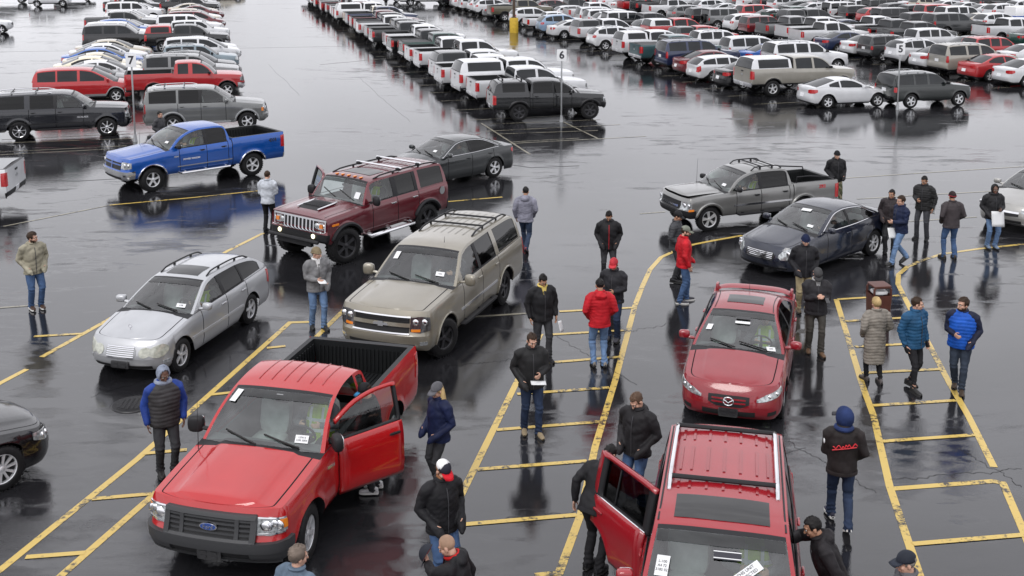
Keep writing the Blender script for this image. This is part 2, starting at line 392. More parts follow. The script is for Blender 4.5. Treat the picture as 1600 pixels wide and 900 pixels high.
# x is measured from the middle of the wheelbase, forward positive
T_('sedan', wb=2.75, fo=.95, ro=1.10, hw=.90, rt=.325, zs=.21, df=.62, nf=2.6, dr=.42, nr=2.8, ends=(.24,.27), wf=.90, wre=.93,
   top=[(2.33,.66),(2.0,.775),(1.5,.86),(.90,.95),(-.5,.975),(-1.6,1.03),(-2.2,1.01),(-2.48,.96)], crown=[(2.3,.06),(1.2,.085),(-2,.05),(-2.4,.03)],
   of=[(0,.10),(.15,.02),(.45,.0),(.62,.03),(.85,.09),(1,.17)], orr=[(0,.08),(.2,.0),(.45,.0),(.6,.05),(.9,.06),(1,.09)],
   cab=dict(xc=.92, xf=.06, xr=-1.02, xb=-1.83, T=[(.92,.952),(.5,1.19),(.06,1.365),(-.35,1.405),(-.75,1.39),(-1.02,1.345),(-1.4,1.20),(-1.83,1.035)], wr=.57, fwd=.20, bwd=.16, crown=.05),
   seams=[.66,-.36,-1.32], wins=[(.58,-.31),(-.40,-1.42)],
   hl=[(.50,.60,.66),(.62,.56,.70),(.85,.57,.73),(1.06,.64,.74)], grille=[(-.42,.50,.60),(0,.48,.62),(.42,.50,.60)], intake=[(-.5,.30,.38),(.5,.30,.38)],
   tl=[(.46,.76,.90),(.62,.74,.93),(.86,.76,.94),(1.02,.82,.93)], plate_z=.62, face='paint')
TYPES['coupe'] = dict(TYPES['sedan'], wb=2.65, fo=.92, ro=.93, hw=.875,
   top=[(2.25,.62),(1.9,.74),(1.4,.83),(.80,.92),(-.5,.96),(-1.6,1.03),(-2.05,1.01),(-2.26,.97)],
   cab=dict(xc=.86, xf=.0, xr=-.85, xb=-1.85, T=[(.86,.925),(.45,1.15),(.0,1.32),(-.4,1.355),(-.85,1.30),(-1.35,1.17),(-1.85,1.03)], wr=.55, fwd=.2, bwd=.18, crown=.045),
   seams=[.62,-.72], wins=[(.5,-.62),(-.70,-1.25)])
TYPES['wagon'] = dict(TYPES['sedan'], wb=2.715, fo=.78, ro=1.05, hw=.865, rt=.315, df=.55, nf=2.5, dr=.30, nr=3.2,
   top=[(2.14,.66),(1.85,.765),(1.4,.85),(.82,.935),(-.5,.965),(-1.6,.985),(-2.2,.99),(-2.4,.98)],
   cab=dict(xc=.84, xf=.02, xr=-1.82, xb=-2.28, T=[(.84,.937),(.45,1.16),(.02,1.345),(-.4,1.39),(-1.0,1.385),(-1.5,1.345),(-1.82,1.28),(-2.28,.99)], wr=.565, fwd=.19, bwd=.12, crown=.05),
   seams=[.60,-.36,-1.20], wins=[(.52,-.30),(-.40,-1.12),(-1.19,-1.95)],
   hl=[(.40,.56,.63),(.46,.50,.69),(.58,.49,.70),(.66,.54,.66),(.74,.51,.68),(.86,.50,.70),(.95,.54,.67),(.99,.58,.63)], grille=[(-.36,.53,.66),(-.30,.48,.70),(0,.46,.71),(.30,.48,.70),(.36,.53,.66)], intake=[(-.62,.25,.32),(.62,.25,.32)],
   tl=[(.62,.62,.86),(.80,.60,.93),(.95,.68,.96)])
TYPES['hatch'] = dict(TYPES['wagon'], wb=2.6, fo=.85, ro=.78, hw=.87,
   top=[(2.15,.68),(1.85,.79),(1.4,.88),(.9,.965),(-.5,.99),(-1.6,1.01),(-2.08,1.0)],
   cab=dict(xc=.95, xf=.12, xr=-1.45, xb=-1.95, T=[(.95,.967),(.5,1.21),(.12,1.38),(-.3,1.43),(-.9,1.415),(-1.45,1.33),(-1.95,1.0)], wr=.58, fwd=.2, bwd=.12, crown=.05),
   seams=[.66,-.34,-1.2], wins=[(.58,-.28),(-.38,-1.35)], hl=TYPES['sedan']['hl'], grille=TYPES['sedan']['grille'])
T_('suv_long', wb=3.302, fo=.99, ro=1.36, hw=1.0, rt=.39, zs=.36, df=.42, nf=2.7, dr=.22, nr=3.4, ends=(.38,.42), wf=.95, wre=.97,
   top=[(2.65,1.06),(2.35,1.14),(1.9,1.18),(1.02,1.225),(-1,1.235),(-3.01,1.245)], crown=[(2.6,.03),(1.5,.06),(-3,.03)],
   of=[(0,.12),(.12,.03),(.3,.0),(.44,.01),(.5,.06),(.85,.10),(1,.16)], orr=[(0,.08),(.15,.0),(.32,.0),(.36,.05),(.9,.07),(1,.09)],
   cab=dict(xc=1.06, xf=.32, xr=-2.72, xb=-2.93, T=[(1.06,1.21),(.66,1.52),(.32,1.735),(-.1,1.80),(-1.2,1.815),(-2.3,1.795),(-2.72,1.745),(-2.86,1.55),(-2.93,1.235)], wr=.70, fwd=.16, bwd=.07, crown=.055),
   seams=[.78,-.26,-1.26], wins=[(.68,-.20),(-.34,-1.20),(-1.42,-2.72)],
   hl=[(.60,.76,1.03),(.80,.74,1.05),(1.02,.78,1.03)], grille=[(-.58,.73,1.03),(.58,.73,1.03)], intake=[(-.7,.45,.52),(.7,.45,.52)],
   tl=[(.80,.85,1.22),(.92,.84,1.24),(1.02,.86,1.22)], plate_z=.92, face='paint', flare=.02)
TYPES['suv_big'] = dict(TYPES['suv_long'], wb=3.0, fo=.93, ro=1.22, rt=.385,
   top=[(2.43,.965),(2.15,1.07),(1.7,1.13),(.86,1.21),(-1,1.225),(-2.72,1.235)],
   cab=dict(xc=.90, xf=.18, xr=-2.45, xb=-2.65, T=[(.90,1.21),(.52,1.52),(.18,1.74),(-.2,1.80),(-1.2,1.815),(-2.1,1.795),(-2.45,1.745),(-2.58,1.55),(-2.65,1.235)], wr=.71, fwd=.15, bwd=.06, crown=.055),
   seams=[.64,-.36,-1.28], wins=[(.54,-.30),(-.44,-1.20),(-1.34,-2.42)])
TYPES['suv_mid'] = dict(TYPES['suv_long'], wb=2.64, fo=.84, ro=.98, hw=.90, rt=.355, zs=.33, df=.4,
   top=[(2.16,.86),(1.9,.95),(1.5,1.0),(.76,1.075),(-1,1.09),(-2.30,1.10)],
   of=[(0,.12),(.12,.03),(.3,.0),(.5,.02),(.85,.09),(1,.17)],
   cab=dict(xc=.78, xf=.10, xr=-2.04, xb=-2.24, T=[(.78,1.075),(.42,1.36),(.10,1.565),(-.25,1.62),(-1.0,1.63),(-1.7,1.605),(-2.04,1.555),(-2.16,1.38),(-2.24,1.10)], wr=.66, fwd=.16, bwd=.06, crown=.05),
   seams=[.55,-.38,-1.22], wins=[(.46,-.32),(-.45,-1.08),(-1.18,-2.02)],
   hl=[(.52,.70,.88),(.75,.69,.90),(.95,.72,.88)], grille=[(-.46,.68,.86),(.46,.68,.86)], intake=[(-.5,.42,.50),(.5,.42,.50)],
   tl=[(.74,.80,1.02),(.86,.78,1.03),(.95,.80,1.02)], plate_z=.85)
TYPES['crossover'] = dict(TYPES['suv_mid'], wb=2.70, fo=.92, ro=.98, hw=.92, rt=.35, zs=.26, df=.6, nf=2.5, dr=.36, nr=2.8,
   top=[(2.27,.80),(2.0,.92),(1.5,1.0),(.86,1.08),(-.8,1.10),(-2.0,1.16),(-2.33,1.14)],
   of=[(0,.12),(.15,.03),(.4,.0),(.6,.04),(.85,.12),(1,.22)], orr=[(0,.10),(.2,.0),(.4,.0),(.55,.05),(.9,.10),(1,.14)],
   cab=dict(xc=.92, xf=.10, xr=-1.72, xb=-2.18, T=[(.92,1.08),(.5,1.36),(.10,1.55),(-.35,1.61),(-1.0,1.60),(-1.72,1.50),(-2.0,1.34),(-2.18,1.15)], wr=.60, fwd=.2, bwd=.12, crown=.055),
   seams=[.62,-.36,-1.24], wins=[(.54,-.30),(-.42,-1.2),(-1.26,-1.84)],
   hl=[(.56,.74,.84),(.8,.72,.88),(1.0,.78,.90)], tl=[(.60,.92,1.06),(.85,.90,1.10),(1.02,.96,1.10)], plate_z=.80)
TYPES['minivan'] = dict(TYPES['suv_mid'], wb=2.87, fo=.95, ro=1.03, hw=.935, rt=.33, zs=.24, df=.55, nf=2.5, dr=.22, nr=3.2,
   top=[(2.38,.74),(2.1,.86),(1.7,.95),(1.22,1.03),(-.8,1.05),(-2.46,1.07)], of=[(0,.10),(.15,.02),(.45,.0),(.62,.04),(.85,.10),(1,.2)],
   cab=dict(xc=1.30, xf=.30, xr=-2.16, xb=-2.38, T=[(1.30,1.02),(.8,1.32),(.30,1.555),(-.2,1.625),(-1.0,1.64),(-1.8,1.61),(-2.16,1.55),(-2.30,1.35),(-2.38,1.07)], wr=.64, fwd=.22, bwd=.06, crown=.055),
   seams=[.80,-.26,-1.2], wins=[(.92,-.20),(-.32,-1.22),(-1.30,-2.12)], clad=(.30,'steel_grey'),
   hl=[(.52,.62,.72),(.8,.61,.76),(1.0,.66,.77)], grille=[(-.46,.62,.70),(.46,.62,.70)], tl=[(.76,.76,1.0),(.88,.74,1.03),(.96,.76,1.02)])
TYPES['jeep'] = dict(TYPES['suv_mid'], wb=2.9, fo=.65, ro=.75, hw=.92, rt=.41, zs=.50, df=.14, nf=4, dr=.08, nr=5, wf=.98, wre=1.0, flare=.05,
   top=[(2.10,1.12),(1.8,1.16),(.70,1.22),(-2.20,1.23)], crown=[(2.1,.01),(1,.03),(-2,.02)],
   of=[(0,.08),(.2,.0),(.4,.0),(.5,.05),(1,.08)], orr=[(0,.04),(.2,0),(1,.02)],
   cab=dict(xc=.72, xf=.42, xr=-2.08, xb=-2.19, T=[(.72,1.22),(.55,1.58),(.42,1.76),(.1,1.80),(-1.0,1.81),(-1.8,1.80),(-2.08,1.77),(-2.15,1.55),(-2.19,1.23)], wr=.74, fwd=.05, bwd=.02, crown=.03),
   seams=[.45,-.40,-1.2], wins=[(.44,-.33),(-.45,-1.12),(-1.22,-2.06)], spare=True,
   hl=[(.42,.86,1.06),(.62,.86,1.06)], grille=[(-.38,.84,1.08),(.38,.84,1.08)], tl=[(.74,.86,1.06),(.88,.86,1.06)])
TYPES['h2'] = dict(TYPES['jeep'], wb=3.118, fo=.74, ro=.96, hw=1.03, rt=.46, zs=.60, df=.16, nf=4.5, dr=.10, nr=5, flare=.05, ends=(.62,.60),
   top=[(2.30,1.22),(2.05,1.27),(1.5,1.30),(.80,1.34),(-2.52,1.36)], crown=[(2.3,.015),(1.6,.05),(-2,.02)],
   of=[(0,.10),(.08,.0),(.42,.0),(.46,.10),(1,.13)],
   cab=dict(xc=.84, xf=.46, xr=-2.36, xb=-2.49, T=[(.84,1.345),(.62,1.70),(.46,1.86),(.15,1.90),(-1.0,1.91),(-2.0,1.90),(-2.36,1.87),(-2.44,1.65),(-2.49,1.36)], wr=.78, fwd=.07, bwd=.03, crown=.045),
   seams=[.58,-.38,-1.24], wins=[(.54,-.28),(-.46,-1.14),(-1.38,-2.34)], spare=False,
   hl=[(.66,.96,1.14),(.84,.96,1.14)], grille=[(-.62,.96,1.16),(.62,.96,1.16)], intake=[(-.6,.70,.80),(.6,.70,.80)])
def pickup(name, wb, fo, ro, hw, rt, zs, hood, belt, rail, cabx, bedx, roof, wins, seams, **k):
    xf, xr = wb/2 + fo, -wb/2 - ro; xc, xrf, xrr, xb = cabx
    d = dict(wb=wb, fo=fo, ro=ro, hw=hw, rt=rt, zs=zs, df=.40, nf=2.9, dr=.08, nr=5, ends=(.42,.52), wf=.95, wre=1.0, flare=.02,
      top=[(xf,hood-.09),(xf-.25,hood),(xf-.7,hood+.04),(xc,belt-.02),(xb+.06,belt+.015),(bedx[0]+.035,belt+.02),(bedx[0],rail),(xr,rail)], lin=True,
      crown=[(xf,.03),(xc+.3,.06),(xc-.2,.03),(xr,.0)],
      of=[(0,.12),(.1,.03),(.28,.0),(.44,.0),(.5,.05),(.85,.09),(1,.15)], orr=[(0,.04),(.1,.0),(1,.02)],
      cab=dict(xc=xc, xf=xrf, xr=xrr, xb=xb, T=[(xc,belt-.02),((xc+xrf)/2+.03,(belt+roof)/2+.03),(xrf,roof-.065),(xrf-.35,roof-.005),((xrf+xrr)/2-.1,roof),(xrr+.15,roof-.01),(xrr,roof-.055),((xrr*.35+xb*.65),(belt+roof)/2),(xb,belt+.015)], wr=hw*.70, fwd=.15, bwd=.03, crown=.05),
      seams=seams, wins=wins, bed=bedx, plate_z=.62,
      hl=[(.60*hw,hood-.30,hood-.10),(.80*hw,hood-.32,hood-.09),(1.06*hw,hood-.28,hood-.11)], grille=[(-.57*hw,hood-.36,hood-.10),(.57*hw,hood-.36,hood-.10)], intake=[(-.6*hw,.47,.55),(.6*hw,.47,.55)],
      tl=[(hw*.85,rail-.50,rail-.10),(hw*.97,rail-.51,rail-.09),(hw*1.13,rail-.50,rail-.11)], face='chrome')
    d.update(k); TYPES[name] = d
pickup('pickup_regular', 3.2, .93, 1.20, 1.0, .39, .42, 1.10, 1.24, 1.36, (.98,.22,-.70,-.80), (-.86,-2.76), 1.82, [(.86,-.62)], [.70,-.70])
pickup('pickup_crew', 3.6, .95, 1.22, 1.0, .40, .48, 1.14, 1.26, 1.36, (1.18,.44,-.98,-1.10), (-1.18,-2.98), 1.84, [(1.04,.10),(-.02,-.96)], [.90,.02,-1.0])
pickup('ram_quad', 3.57, .97, 1.25, 1.005, .40, .50, 1.14, 1.30, 1.40, (1.14,.36,-.84,-.98), (-1.06,-2.99), 1.85, [(1.0,-.06),(-.18,-.80)], [.86,-.10,-.88])
pickup('pickup_extended', 3.5, .92, 1.40, .98, .40, .48, 1.14, 1.24, 1.33, (1.12,.48,-.70,-.80), (-.88,-3.10), 1.82, [(1.0,.10),(-.10,-.60)], [.86,-.02])
pickup('pickup_small', 3.12, .84, 1.24, .86, .355, .40, .97, 1.07, 1.13, (.92,.22,-1.06,-1.18), (-1.25,-2.76), 1.57, [(.80,-.08),(-.18,-1.02)], [.70,-.12,-1.08])
pickup('pickup_heavy', 3.95, .97, 1.25, 1.02, .43, .60, 1.26, 1.36, 1.44, (1.42,.78,-.72,-.82), (-.90,-3.18), 1.96, [(1.28,.38),(.26,-.66)], [1.12,.32,-.74])

class Shell:
    def __init__(s, spec, lod, sides_open=()):
        s.sp = sp = spec; s.lod = lod
        wb = sp['wb']; s.xf = wb/2 + sp['fo']; s.xr = -wb/2 - sp['ro']; s.hw = sp['hw']
        s.ze = (plin if sp.get('lin') else pchip)(sp['top']); s.cr = pchip(sp['crown']); s.OF = plin(sp['of']); s.OR = plin(sp['orr'])
        df, dr = sp['df'], sp['dr']; s.xa, s.xb_ = s.xf - df, s.xr + dr
        s.wid = pchip([(s.xf, s.hw*sp['wf']), (s.xf-.9, s.hw*(sp['wf']*.25+.75)), (0, s.hw), (s.xr+1.0, s.hw*(sp['wre']*.3+.7)), (s.xr, s.hw*sp['wre'])])
        us = [0,.22,.42,.6,.74,.85,.93,.975,1] if lod < 2 else [0,.35,.65,.87,1]
        if lod == 0: us = [0,.12,.24,.36,.48,.58,.68,.77,.84,.90,.945,.975,.993,1]
        B = []
        for u in us:
            n = sp['nf']; B.append((s.xa + df*(1-u**n)**(1/n), s.wid(s.xa)*u, 'f'))
        ra = sp['rt'] + (.055 if sp['hw'] < .95 else .075); s.ra = ra; s.zc = sp['rt']
        spec_x = []; s.arch = []
        na = (7, 5, 3)[lod]
        for ax in (wb/2, -wb/2):
            e = math.sqrt(max(ra*ra - (sp['zs']-s.zc)**2, .01)); s.arch.append((ax, e))
            for k in range(-na, na+1): spec_x.append(ax + e*math.sin(math.pi/2*k/na))
        s.seamx = []
        if lod == 0:
            for q in sp['seams']: spec_x += [q+.010, q, q-.010]; s.seamx.append(q)
            if sp.get('bed'):
                q = sp['bed'][0]+.03; spec_x += [q+.012, q, q-.012]; s.seamx.append(q)
        c = sp['cab']; s.hoodr = c['xc'] + c['fwd'] + .02
        for q in (s.hoodr, c['xc']+.001, c['xb']): spec_x.append(q)
        if sp.get('bed'): spec_x += [sp['bed'][0], sp['bed'][0]-.05, s.xr+.14]
        spec_x = sorted(x for x in set(spec_x) if s.xb_ < x < s.xa)
        step = (.13, .22, .40)[lod]; allx = list(spec_x)
        for x in np.arange(s.xb_+step*.6, s.xa-step*.3, step):
            if min(abs(x-q) for q in spec_x) > step*.4: allx.append(float(x))
        for x in sorted(allx, reverse=True): B.append((x, s.wid(x), 's'))
        for u in us[::-1]:
            n = sp['nr']; B.append((s.xb_ - dr*(1-u**n)**(1/n), s.wid(s.xb_)*u, 'r'))
        s.B = B; n = len(B); s.nx = [0]*n; s.ny = [0]*n
        for i in range(n):
            a, b = B[max(i-1,0)], B[min(i+1,n-1)]; tx, ty = b[0]-a[0], b[1]-a[1]; l = math.hypot(tx, ty) or 1
            s.nx[i], s.ny[i] = -(-ty)/l if False else ty/l, -tx/l
        s.nx[0], s.ny[0] = 1, 0; s.nx[-1], s.ny[-1] = -1, 0
        d = [0]
        for i in range(1, n): d.append(d[-1] + math.hypot(B[i][0]-B[i-1][0], B[i][1]-B[i-1][1]))
        s.d = d; s.D = d[-1]
        s.Bx = [q[0] for q in B]; s.By = [q[1] for q in B]
    def wtop(s, x): return s.wid(min(max(x, s.xb_), s.xa)) - OS(1)
    def S(s, x, y):
        q = min(1, abs(y)/s.wtop(x)); return s.ze(x) + s.cr(x)*(1-q*q)
    def off(s, x, y, nx, ny, vz):
        o = (s.OF if nx > 0 else s.OR)(vz)
        return x - nx*o*abs(nx), y - ny*OS(vz)*abs(ny)
    def edge(s, x, y, nx, ny):
        a, b = s.off(x, y, nx, ny, 1); return a, b, s.S(a, b)
    def zsill(s, nx, ny):
        e = s.sp['ends']; z0 = e[0] if nx > 0 else e[1]; k = min(1, abs(ny))**1.5
        return z0*(1-k) + s.sp['zs']*k
    def surf(s, d, z, rear=False):
        """point and normal of the skin at perimeter distance d from the nose (or tail), height z; d < 0 is the right-hand side"""
        sg = -1 if d < 0 else 1; d = abs(d)
        if rear: d = s.D - d
        x = float(np.interp(d, s.d, s.Bx)); y = float(np.interp(d, s.d, s.By)); nx = float(np.interp(d, s.d, s.nx)); ny = float(np.interp(d, s.d, s.ny))
        zt = s.edge(x, y, nx, ny)[2]; zb = s.zsill(nx, ny); vz = min(max((z-zb)/(zt-zb), 0), 1)
        a, b = s.off(x, y, nx, ny, vz)
        for ax, e in s.arch:
            r = math.hypot(x-ax, z-s.zc)
            if abs(ny) > .5 and r > s.ra-.05: b += s.sp.get('flare', .012)*math.exp(-((r-s.ra)/.055)**2)
        return Vector((a, b*sg, z)), Vector((nx, ny*sg, 0))
    def dx(s, x):
        """perimeter distance of the side point at x"""
        for i in range(len(s.B)-1):
            if s.B[i][0] >= x >= s.B[i+1][0] and s.B[i][1] > s.hw*.8: 
                t = (s.B[i][0]-x)/max(1e-9, s.B[i][0]-s.B[i+1][0]); return s.d[i] + t*(s.d[i+1]-s.d[i])
        return s.D/2
    def patch(s, mb, st, rear=False, off=.006, depth=.03, nc=12, nr=3, mi=0, mirror=False):
        """a piece laid on the skin: stations (d, z low, z high)"""
        for sg in ((1, -1) if mirror else (1,)):
            D = [q[0] for q in st]; rows = []
            ds = sorted(set([float(x) for x in np.linspace(D[0], D[-1], nc+1)] + D))
            for d in ds:
                zl = float(np.interp(d, D, [q[1] for q in st])); zh = float(np.interp(d, D, [q[2] for q in st])); row = []
                pts = [(zl, off-depth)] + [(zl + (zh-zl)*k/nr, off) for k in range(nr+1)] + [(zh, off-depth)]
                for z, o in pts:
                    p, nn = s.surf(d*sg, z, rear); row.append(tuple(p + nn*o))
                rows.append(row)
            r0 = [tuple(s.surf(ds[0]*sg, z, rear)[0] + s.surf(ds[0]*sg, z, rear)[1]*(off-depth)) for z in [float(np.interp(k, [0,len(rows[0])-1], [st[0][1], st[0][2]])) for k in range(len(rows[0]))]]
            r1 = [tuple(s.surf(ds[-1]*sg, z, rear)[0] + s.surf(ds[-1]*sg, z, rear)[1]*(off-depth)) for z in [float(np.interp(k, [0,len(rows[0])-1], [st[-1][1], st[-1][2]])) for k in range(len(rows[0]))]]
            mb.grid([r0] + rows + [r1], mi)

    # ---- body skin -> self.parts[key] = MB; key like 'body', 'hood', 'door0L', 'bumper_f'
    def body(s, interior=True):
        sp, lod = s.sp, s.lod; P = s.parts = {}
        def part(k):
            if k not in P: P[k] = MB()
            return P[k]
        vr = ([0,.05,.12,.2,.3,.4,.5,.62,.74,.83,.9,.96,1], [0,.1,.24,.42,.6,.78,.9,1], [0,.15,.42,.75,.93,1])[lod]
        n = len(s.B); cols = []
        for i, (x, y, kd) in enumerate(s.B):
            nx, ny = s.nx[i], s.ny[i]; ex, ey, et = s.edge(x, y, nx, ny); zb0 = s.zsill(nx, ny); zb = zb0
            for ax, e in s.arch:
                if kd == 's' and abs(x-ax) <= e + 1e-6: zb = max(zb, s.zc + math.sqrt(max(s.ra**2-(x-ax)**2, 0)))
            col = []
            for v in vr:
                z = zb + (et-zb)*v; vz = min(1, max(0, (z-zb0)/(et-zb0))); a, b = s.off(x, y, nx, ny, vz)
                if kd == 's':
                    for ax, e in s.arch:
                        r = math.hypot(x-ax, z-s.zc)
                        if r > s.ra-.05: b += sp.get('flare', .012)*math.exp(-((r-s.ra)/.055)**2)*(1-v**3)
                    if any(abs(x-q) < 1e-6 for q in s.seamx): b -= .022
                col.append((a, b, z))
            cols.append(col)
        cab = sp['cab']; bed = sp.get('bed'); cl = sp.get('clad')
        doors = []
        if lod == 0:
            ss = sp['seams']; doors = [(ss[k], ss[k+1]) for k in range(len(ss)-1)]
        s.doors = doors
        fb = sp.get('bump_v', .44 if bed or sp['hw'] > .95 else .40)
        for sg, sn in ((1,'L'), (-1,'R')):
            fl = lambda p: (p[0], p[1]*sg, p[2])
            for i in range(n-1):
                xm = (s.B[i][0]+s.B[i+1][0])/2
                for j in range(len(vr)-1):
                    q = [fl(cols[i][j]), fl(cols[i+1][j]), fl(cols[i+1][j+1]), fl(cols[i][j+1])]
                    key, mi = 'body', 0; vm = (vr[j]+vr[j+1])/2; kd = s.B[i][2] if s.B[i][2] == s.B[i+1][2] else 's'
                    if lod == 0:
                        for k, (a, b) in enumerate(doors):
                            if b < xm < a and j >= 1: key = f'door{k}{sn}'
                        if any(abs(xm-q2) < .011 for q2 in s.seamx) and j >= 1: key, mi = 'body', 1
                        if kd == 'f' and vm < fb: key = 'bumper_f'
                        if kd == 'r' and vm < (.36 if not bed else .22): key = 'bumper_r'
                    elif sp['face'] == 'chrome' and kd == 'f' and vm < fb: mi = 2
                    elif bed and kd == 'r' and vm < .2: mi = 2 if lod == 1 else 1
                    elif kd == 'r' and vm < .14: mi = 1
                    elif kd == 's' and vm < .13: mi = 1
                    if cl and kd == 's' and vm < cl[0] and mi == 0: mi = 3
                    part(key).add(q, [(0,1,2,3)], mi)
            # wheel housings
            for ax, e in s.arch:
                idx = [i for i in range(n) if s.B[i][2] == 's' and abs(s.B[i][0]-ax) <= e + 1e-6]
                part('body').grid([[fl(cols[i][0]) for i in idx], [fl((cols[i][0][0], cols[i][0][1]-.05, cols[i][0][2]+.01)) for i in idx], [fl((cols[i][0][0], cols[i][0][1]-.36, cols[i][0][2])) for i in idx]], 1)
            # top: hood, shelf under the glass, deck
            tk = ([0,.09,.112,.124,.136,.25,.34,.38,.42,.6,.8,1], [0,.1,.3,.6,1], [0,.3,1])[lod]
            gro = 3 if lod == 0 else -1
            tops = []
            for i in range(n):
                x, y, z = cols[i][-1]; row = []
                for k, t in enumerate(tk):
                    yy = y*(1-t); zz = s.S(x, yy)
                    if k == gro and s.hoodr < x < s.xf - .15: zz -= .014
                    if lod == 0 and x > cab['xc']-.02:
                        u = min(1, max(0, (t-.33)/.09)); zz += sp.get('dome', .014)*u*u*(3-2*u)*min(1, max(0, (s.xf-.06-x)/.25))
                    row.append((x, yy*sg, zz))
                tops.append(row)
            for i in range(n-1):
                xm = (tops[i][0][0]+tops[i+1][0][0])/2
                for k in range(len(tk)-1):
                    key, mi = 'body', 0
                    if xm < cab['xc'] and xm > cab['xb'] and lod == 0 and k >= 1 and interior: continue
                    if xm < s.hoodr and xm > cab['xb']: mi = 1
                    if bed and s.xr+.13 < xm < bed[0]-.04 and k >= 1: continue
                    if bed and xm < bed[0]: mi = 1 if sp.get('rails', True) else 0
                    if lod == 0 and xm > s.hoodr and k >= 4: key = 'hood'
                    if lod == 0 and xm > s.hoodr and k in (2,3) and xm < s.xf-.15: mi = 1
                    part(key).add([tops[i][k], tops[i+1][k], tops[i+1][k+1], tops[i][k+1]], [(0,1,2,3)], mi)
            # underside
            ii = [i for i in range(n)]
            part('body').grid([[fl((cols[i][0][0], cols[i][0][1]*k, s.zsill(s.nx[i], s.ny[i])+.02)) for i in ii if True] for k in (0, max(.1, 1-.36/s.hw))], 1)
        bm_ = part('body'); z0 = sp['zs']
        bm_.box((0, 0, z0+.08), (sp['wb']+.5, 2*(s.hw-.38), .2), 1)
        for ax, e in s.arch: bm_.tube([(ax, -s.hw+.15, s.zc), (ax, s.hw-.15, s.zc)], .06, 1, 6)
        return P

    # ---- cab: glass and pillars.  surfaces: side(x, z) and over(x, y)
    def cage(s, c=None, prefix=''):
        sp, lod = s.sp, s.lod; P = s.parts; base = c is None; c = c or sp['cab']; s.c = c
        xc, xf, xr, xb = c['xc'], c['xf'], c['xr'], c['xb']; T = pchip(c['T'])
        zmax = max(q[1] for q in c['T'])
        belt = c.get('belt') or s.ze
        def wb_(x):
            if x < s.xb_:
                u = min(1, max(0, (s.xb_-x)/sp['dr'])); n = sp['nr']
                return (s.wid(s.xb_)*(max(0, 1-u**n))**(1/n) - OS(1)) - .012
            return s.wtop(x) - .012
        mid = (xf+xr)/2; kt = (wb_(mid)-c['wr'])/(zmax-belt(mid))
        def ye(x, z): 
            h = max(0, z-belt(x)); return wb_(x) - kt*h*(.75+.25*h/(zmax-belt(mid)))
        wins = c.get('wins') or sp['wins']
        spx = [xc, xf, xr, xb, xf+.06, xr-.05]
        for a, b in wins: spx += [a, b]
        spx = [x for x in set(spx) if xb <= x <= xc]
        step = (.10, .2, .38)[lod]; allx = list(spx)
        for x in list(np.linspace(xb, xr, (6,5,3)[lod])) + list(np.linspace(xf, xc, (10,6,4)[lod])) + list(np.arange(xr, xf, step)):
            if min(abs(x-q) for q in spx) > .012: allx.append(float(x))
        X = sorted(set(allx), reverse=True)
        def crown(x):
            if x > xf: t = (x-xf)/(xc-xf); b = max(.0, s.S(x+c['fwd'], 0)-belt(x)) if base else .02; return c['crown']*(1-t) + b*t
            if x < xr: t = (xr-x)/(xr-xb); b = max(0, s.S(x-c['bwd'], 0)-belt(x)) if (base and not sp.get('bed') and xb > s.xb_) else .02; return c['crown']*(1-t) + b*t
            return c['crown']
        def shift(x):
            if x > xf: return c['fwd']*(.35+.65*(x-xf)/(xc-xf))
            if x < xr: return -c['bwd']*(.4+.6*(xr-x)/(xr-xb))
            t = (x-xr)/(xf-xr); return c['fwd']*.35*t**4 - c['bwd']*.4*(1-t)**4
        def over(x, f):
            z = T(x); y = ye(x, z); g = 1-f*f
            return Vector((x + shift(x)*g, y*f, z + crown(x)*(1-abs(f)**2.6)))
        s.over = over; s.T = T; s.sideY = ye; s.belt = belt
        s.overN = lambda x, f: ((over(x, f+.02)-over(x, f-.02)).cross(over(x-.02, f)-over(x+.02, f))).normalized() * (1)
        def part(k):
            k = prefix + k
            if k not in P: P[k] = MB()
            return P[k]
        # roof, windscreen, rear glass
        fs = ([-1,-.94,-.88,-.7,-.45,-.2,.2,.45,.7,.88,.94,1], [-1,-.92,-.55,0,.55,.92,1], [-1,-.9,0,.9,1])[lod]
        rows = [[over(x, f) for f in fs] for x in X]
        for i in range(len(X)-1):
            xm = (X[i]+X[i+1])/2
            for k in range(len(fs)-1):
                q = [rows[i][k], rows[i+1][k], rows[i+1][k+1], rows[i][k+1]]; q = [tuple(v) for v in q]
                inn = abs(fs[k]+fs[k+1])/2 < .93
                if xf+.06 < xm < xc and inn: part('windshield').add(q, [(0,1,2,3)])
                elif xb + (.08*(xr-xb)) < xm < xr-.05 and inn and abs(xr-xb) > .0: part('rear_window').add(q, [(0,1,2,3)])
                else: part('body').add(q, [(0,1,2,3)], 0 if not (inn and (xm > xf or xm < xr) ) else 1)
        # sides
        nv = (7, 4, 3)[lod]
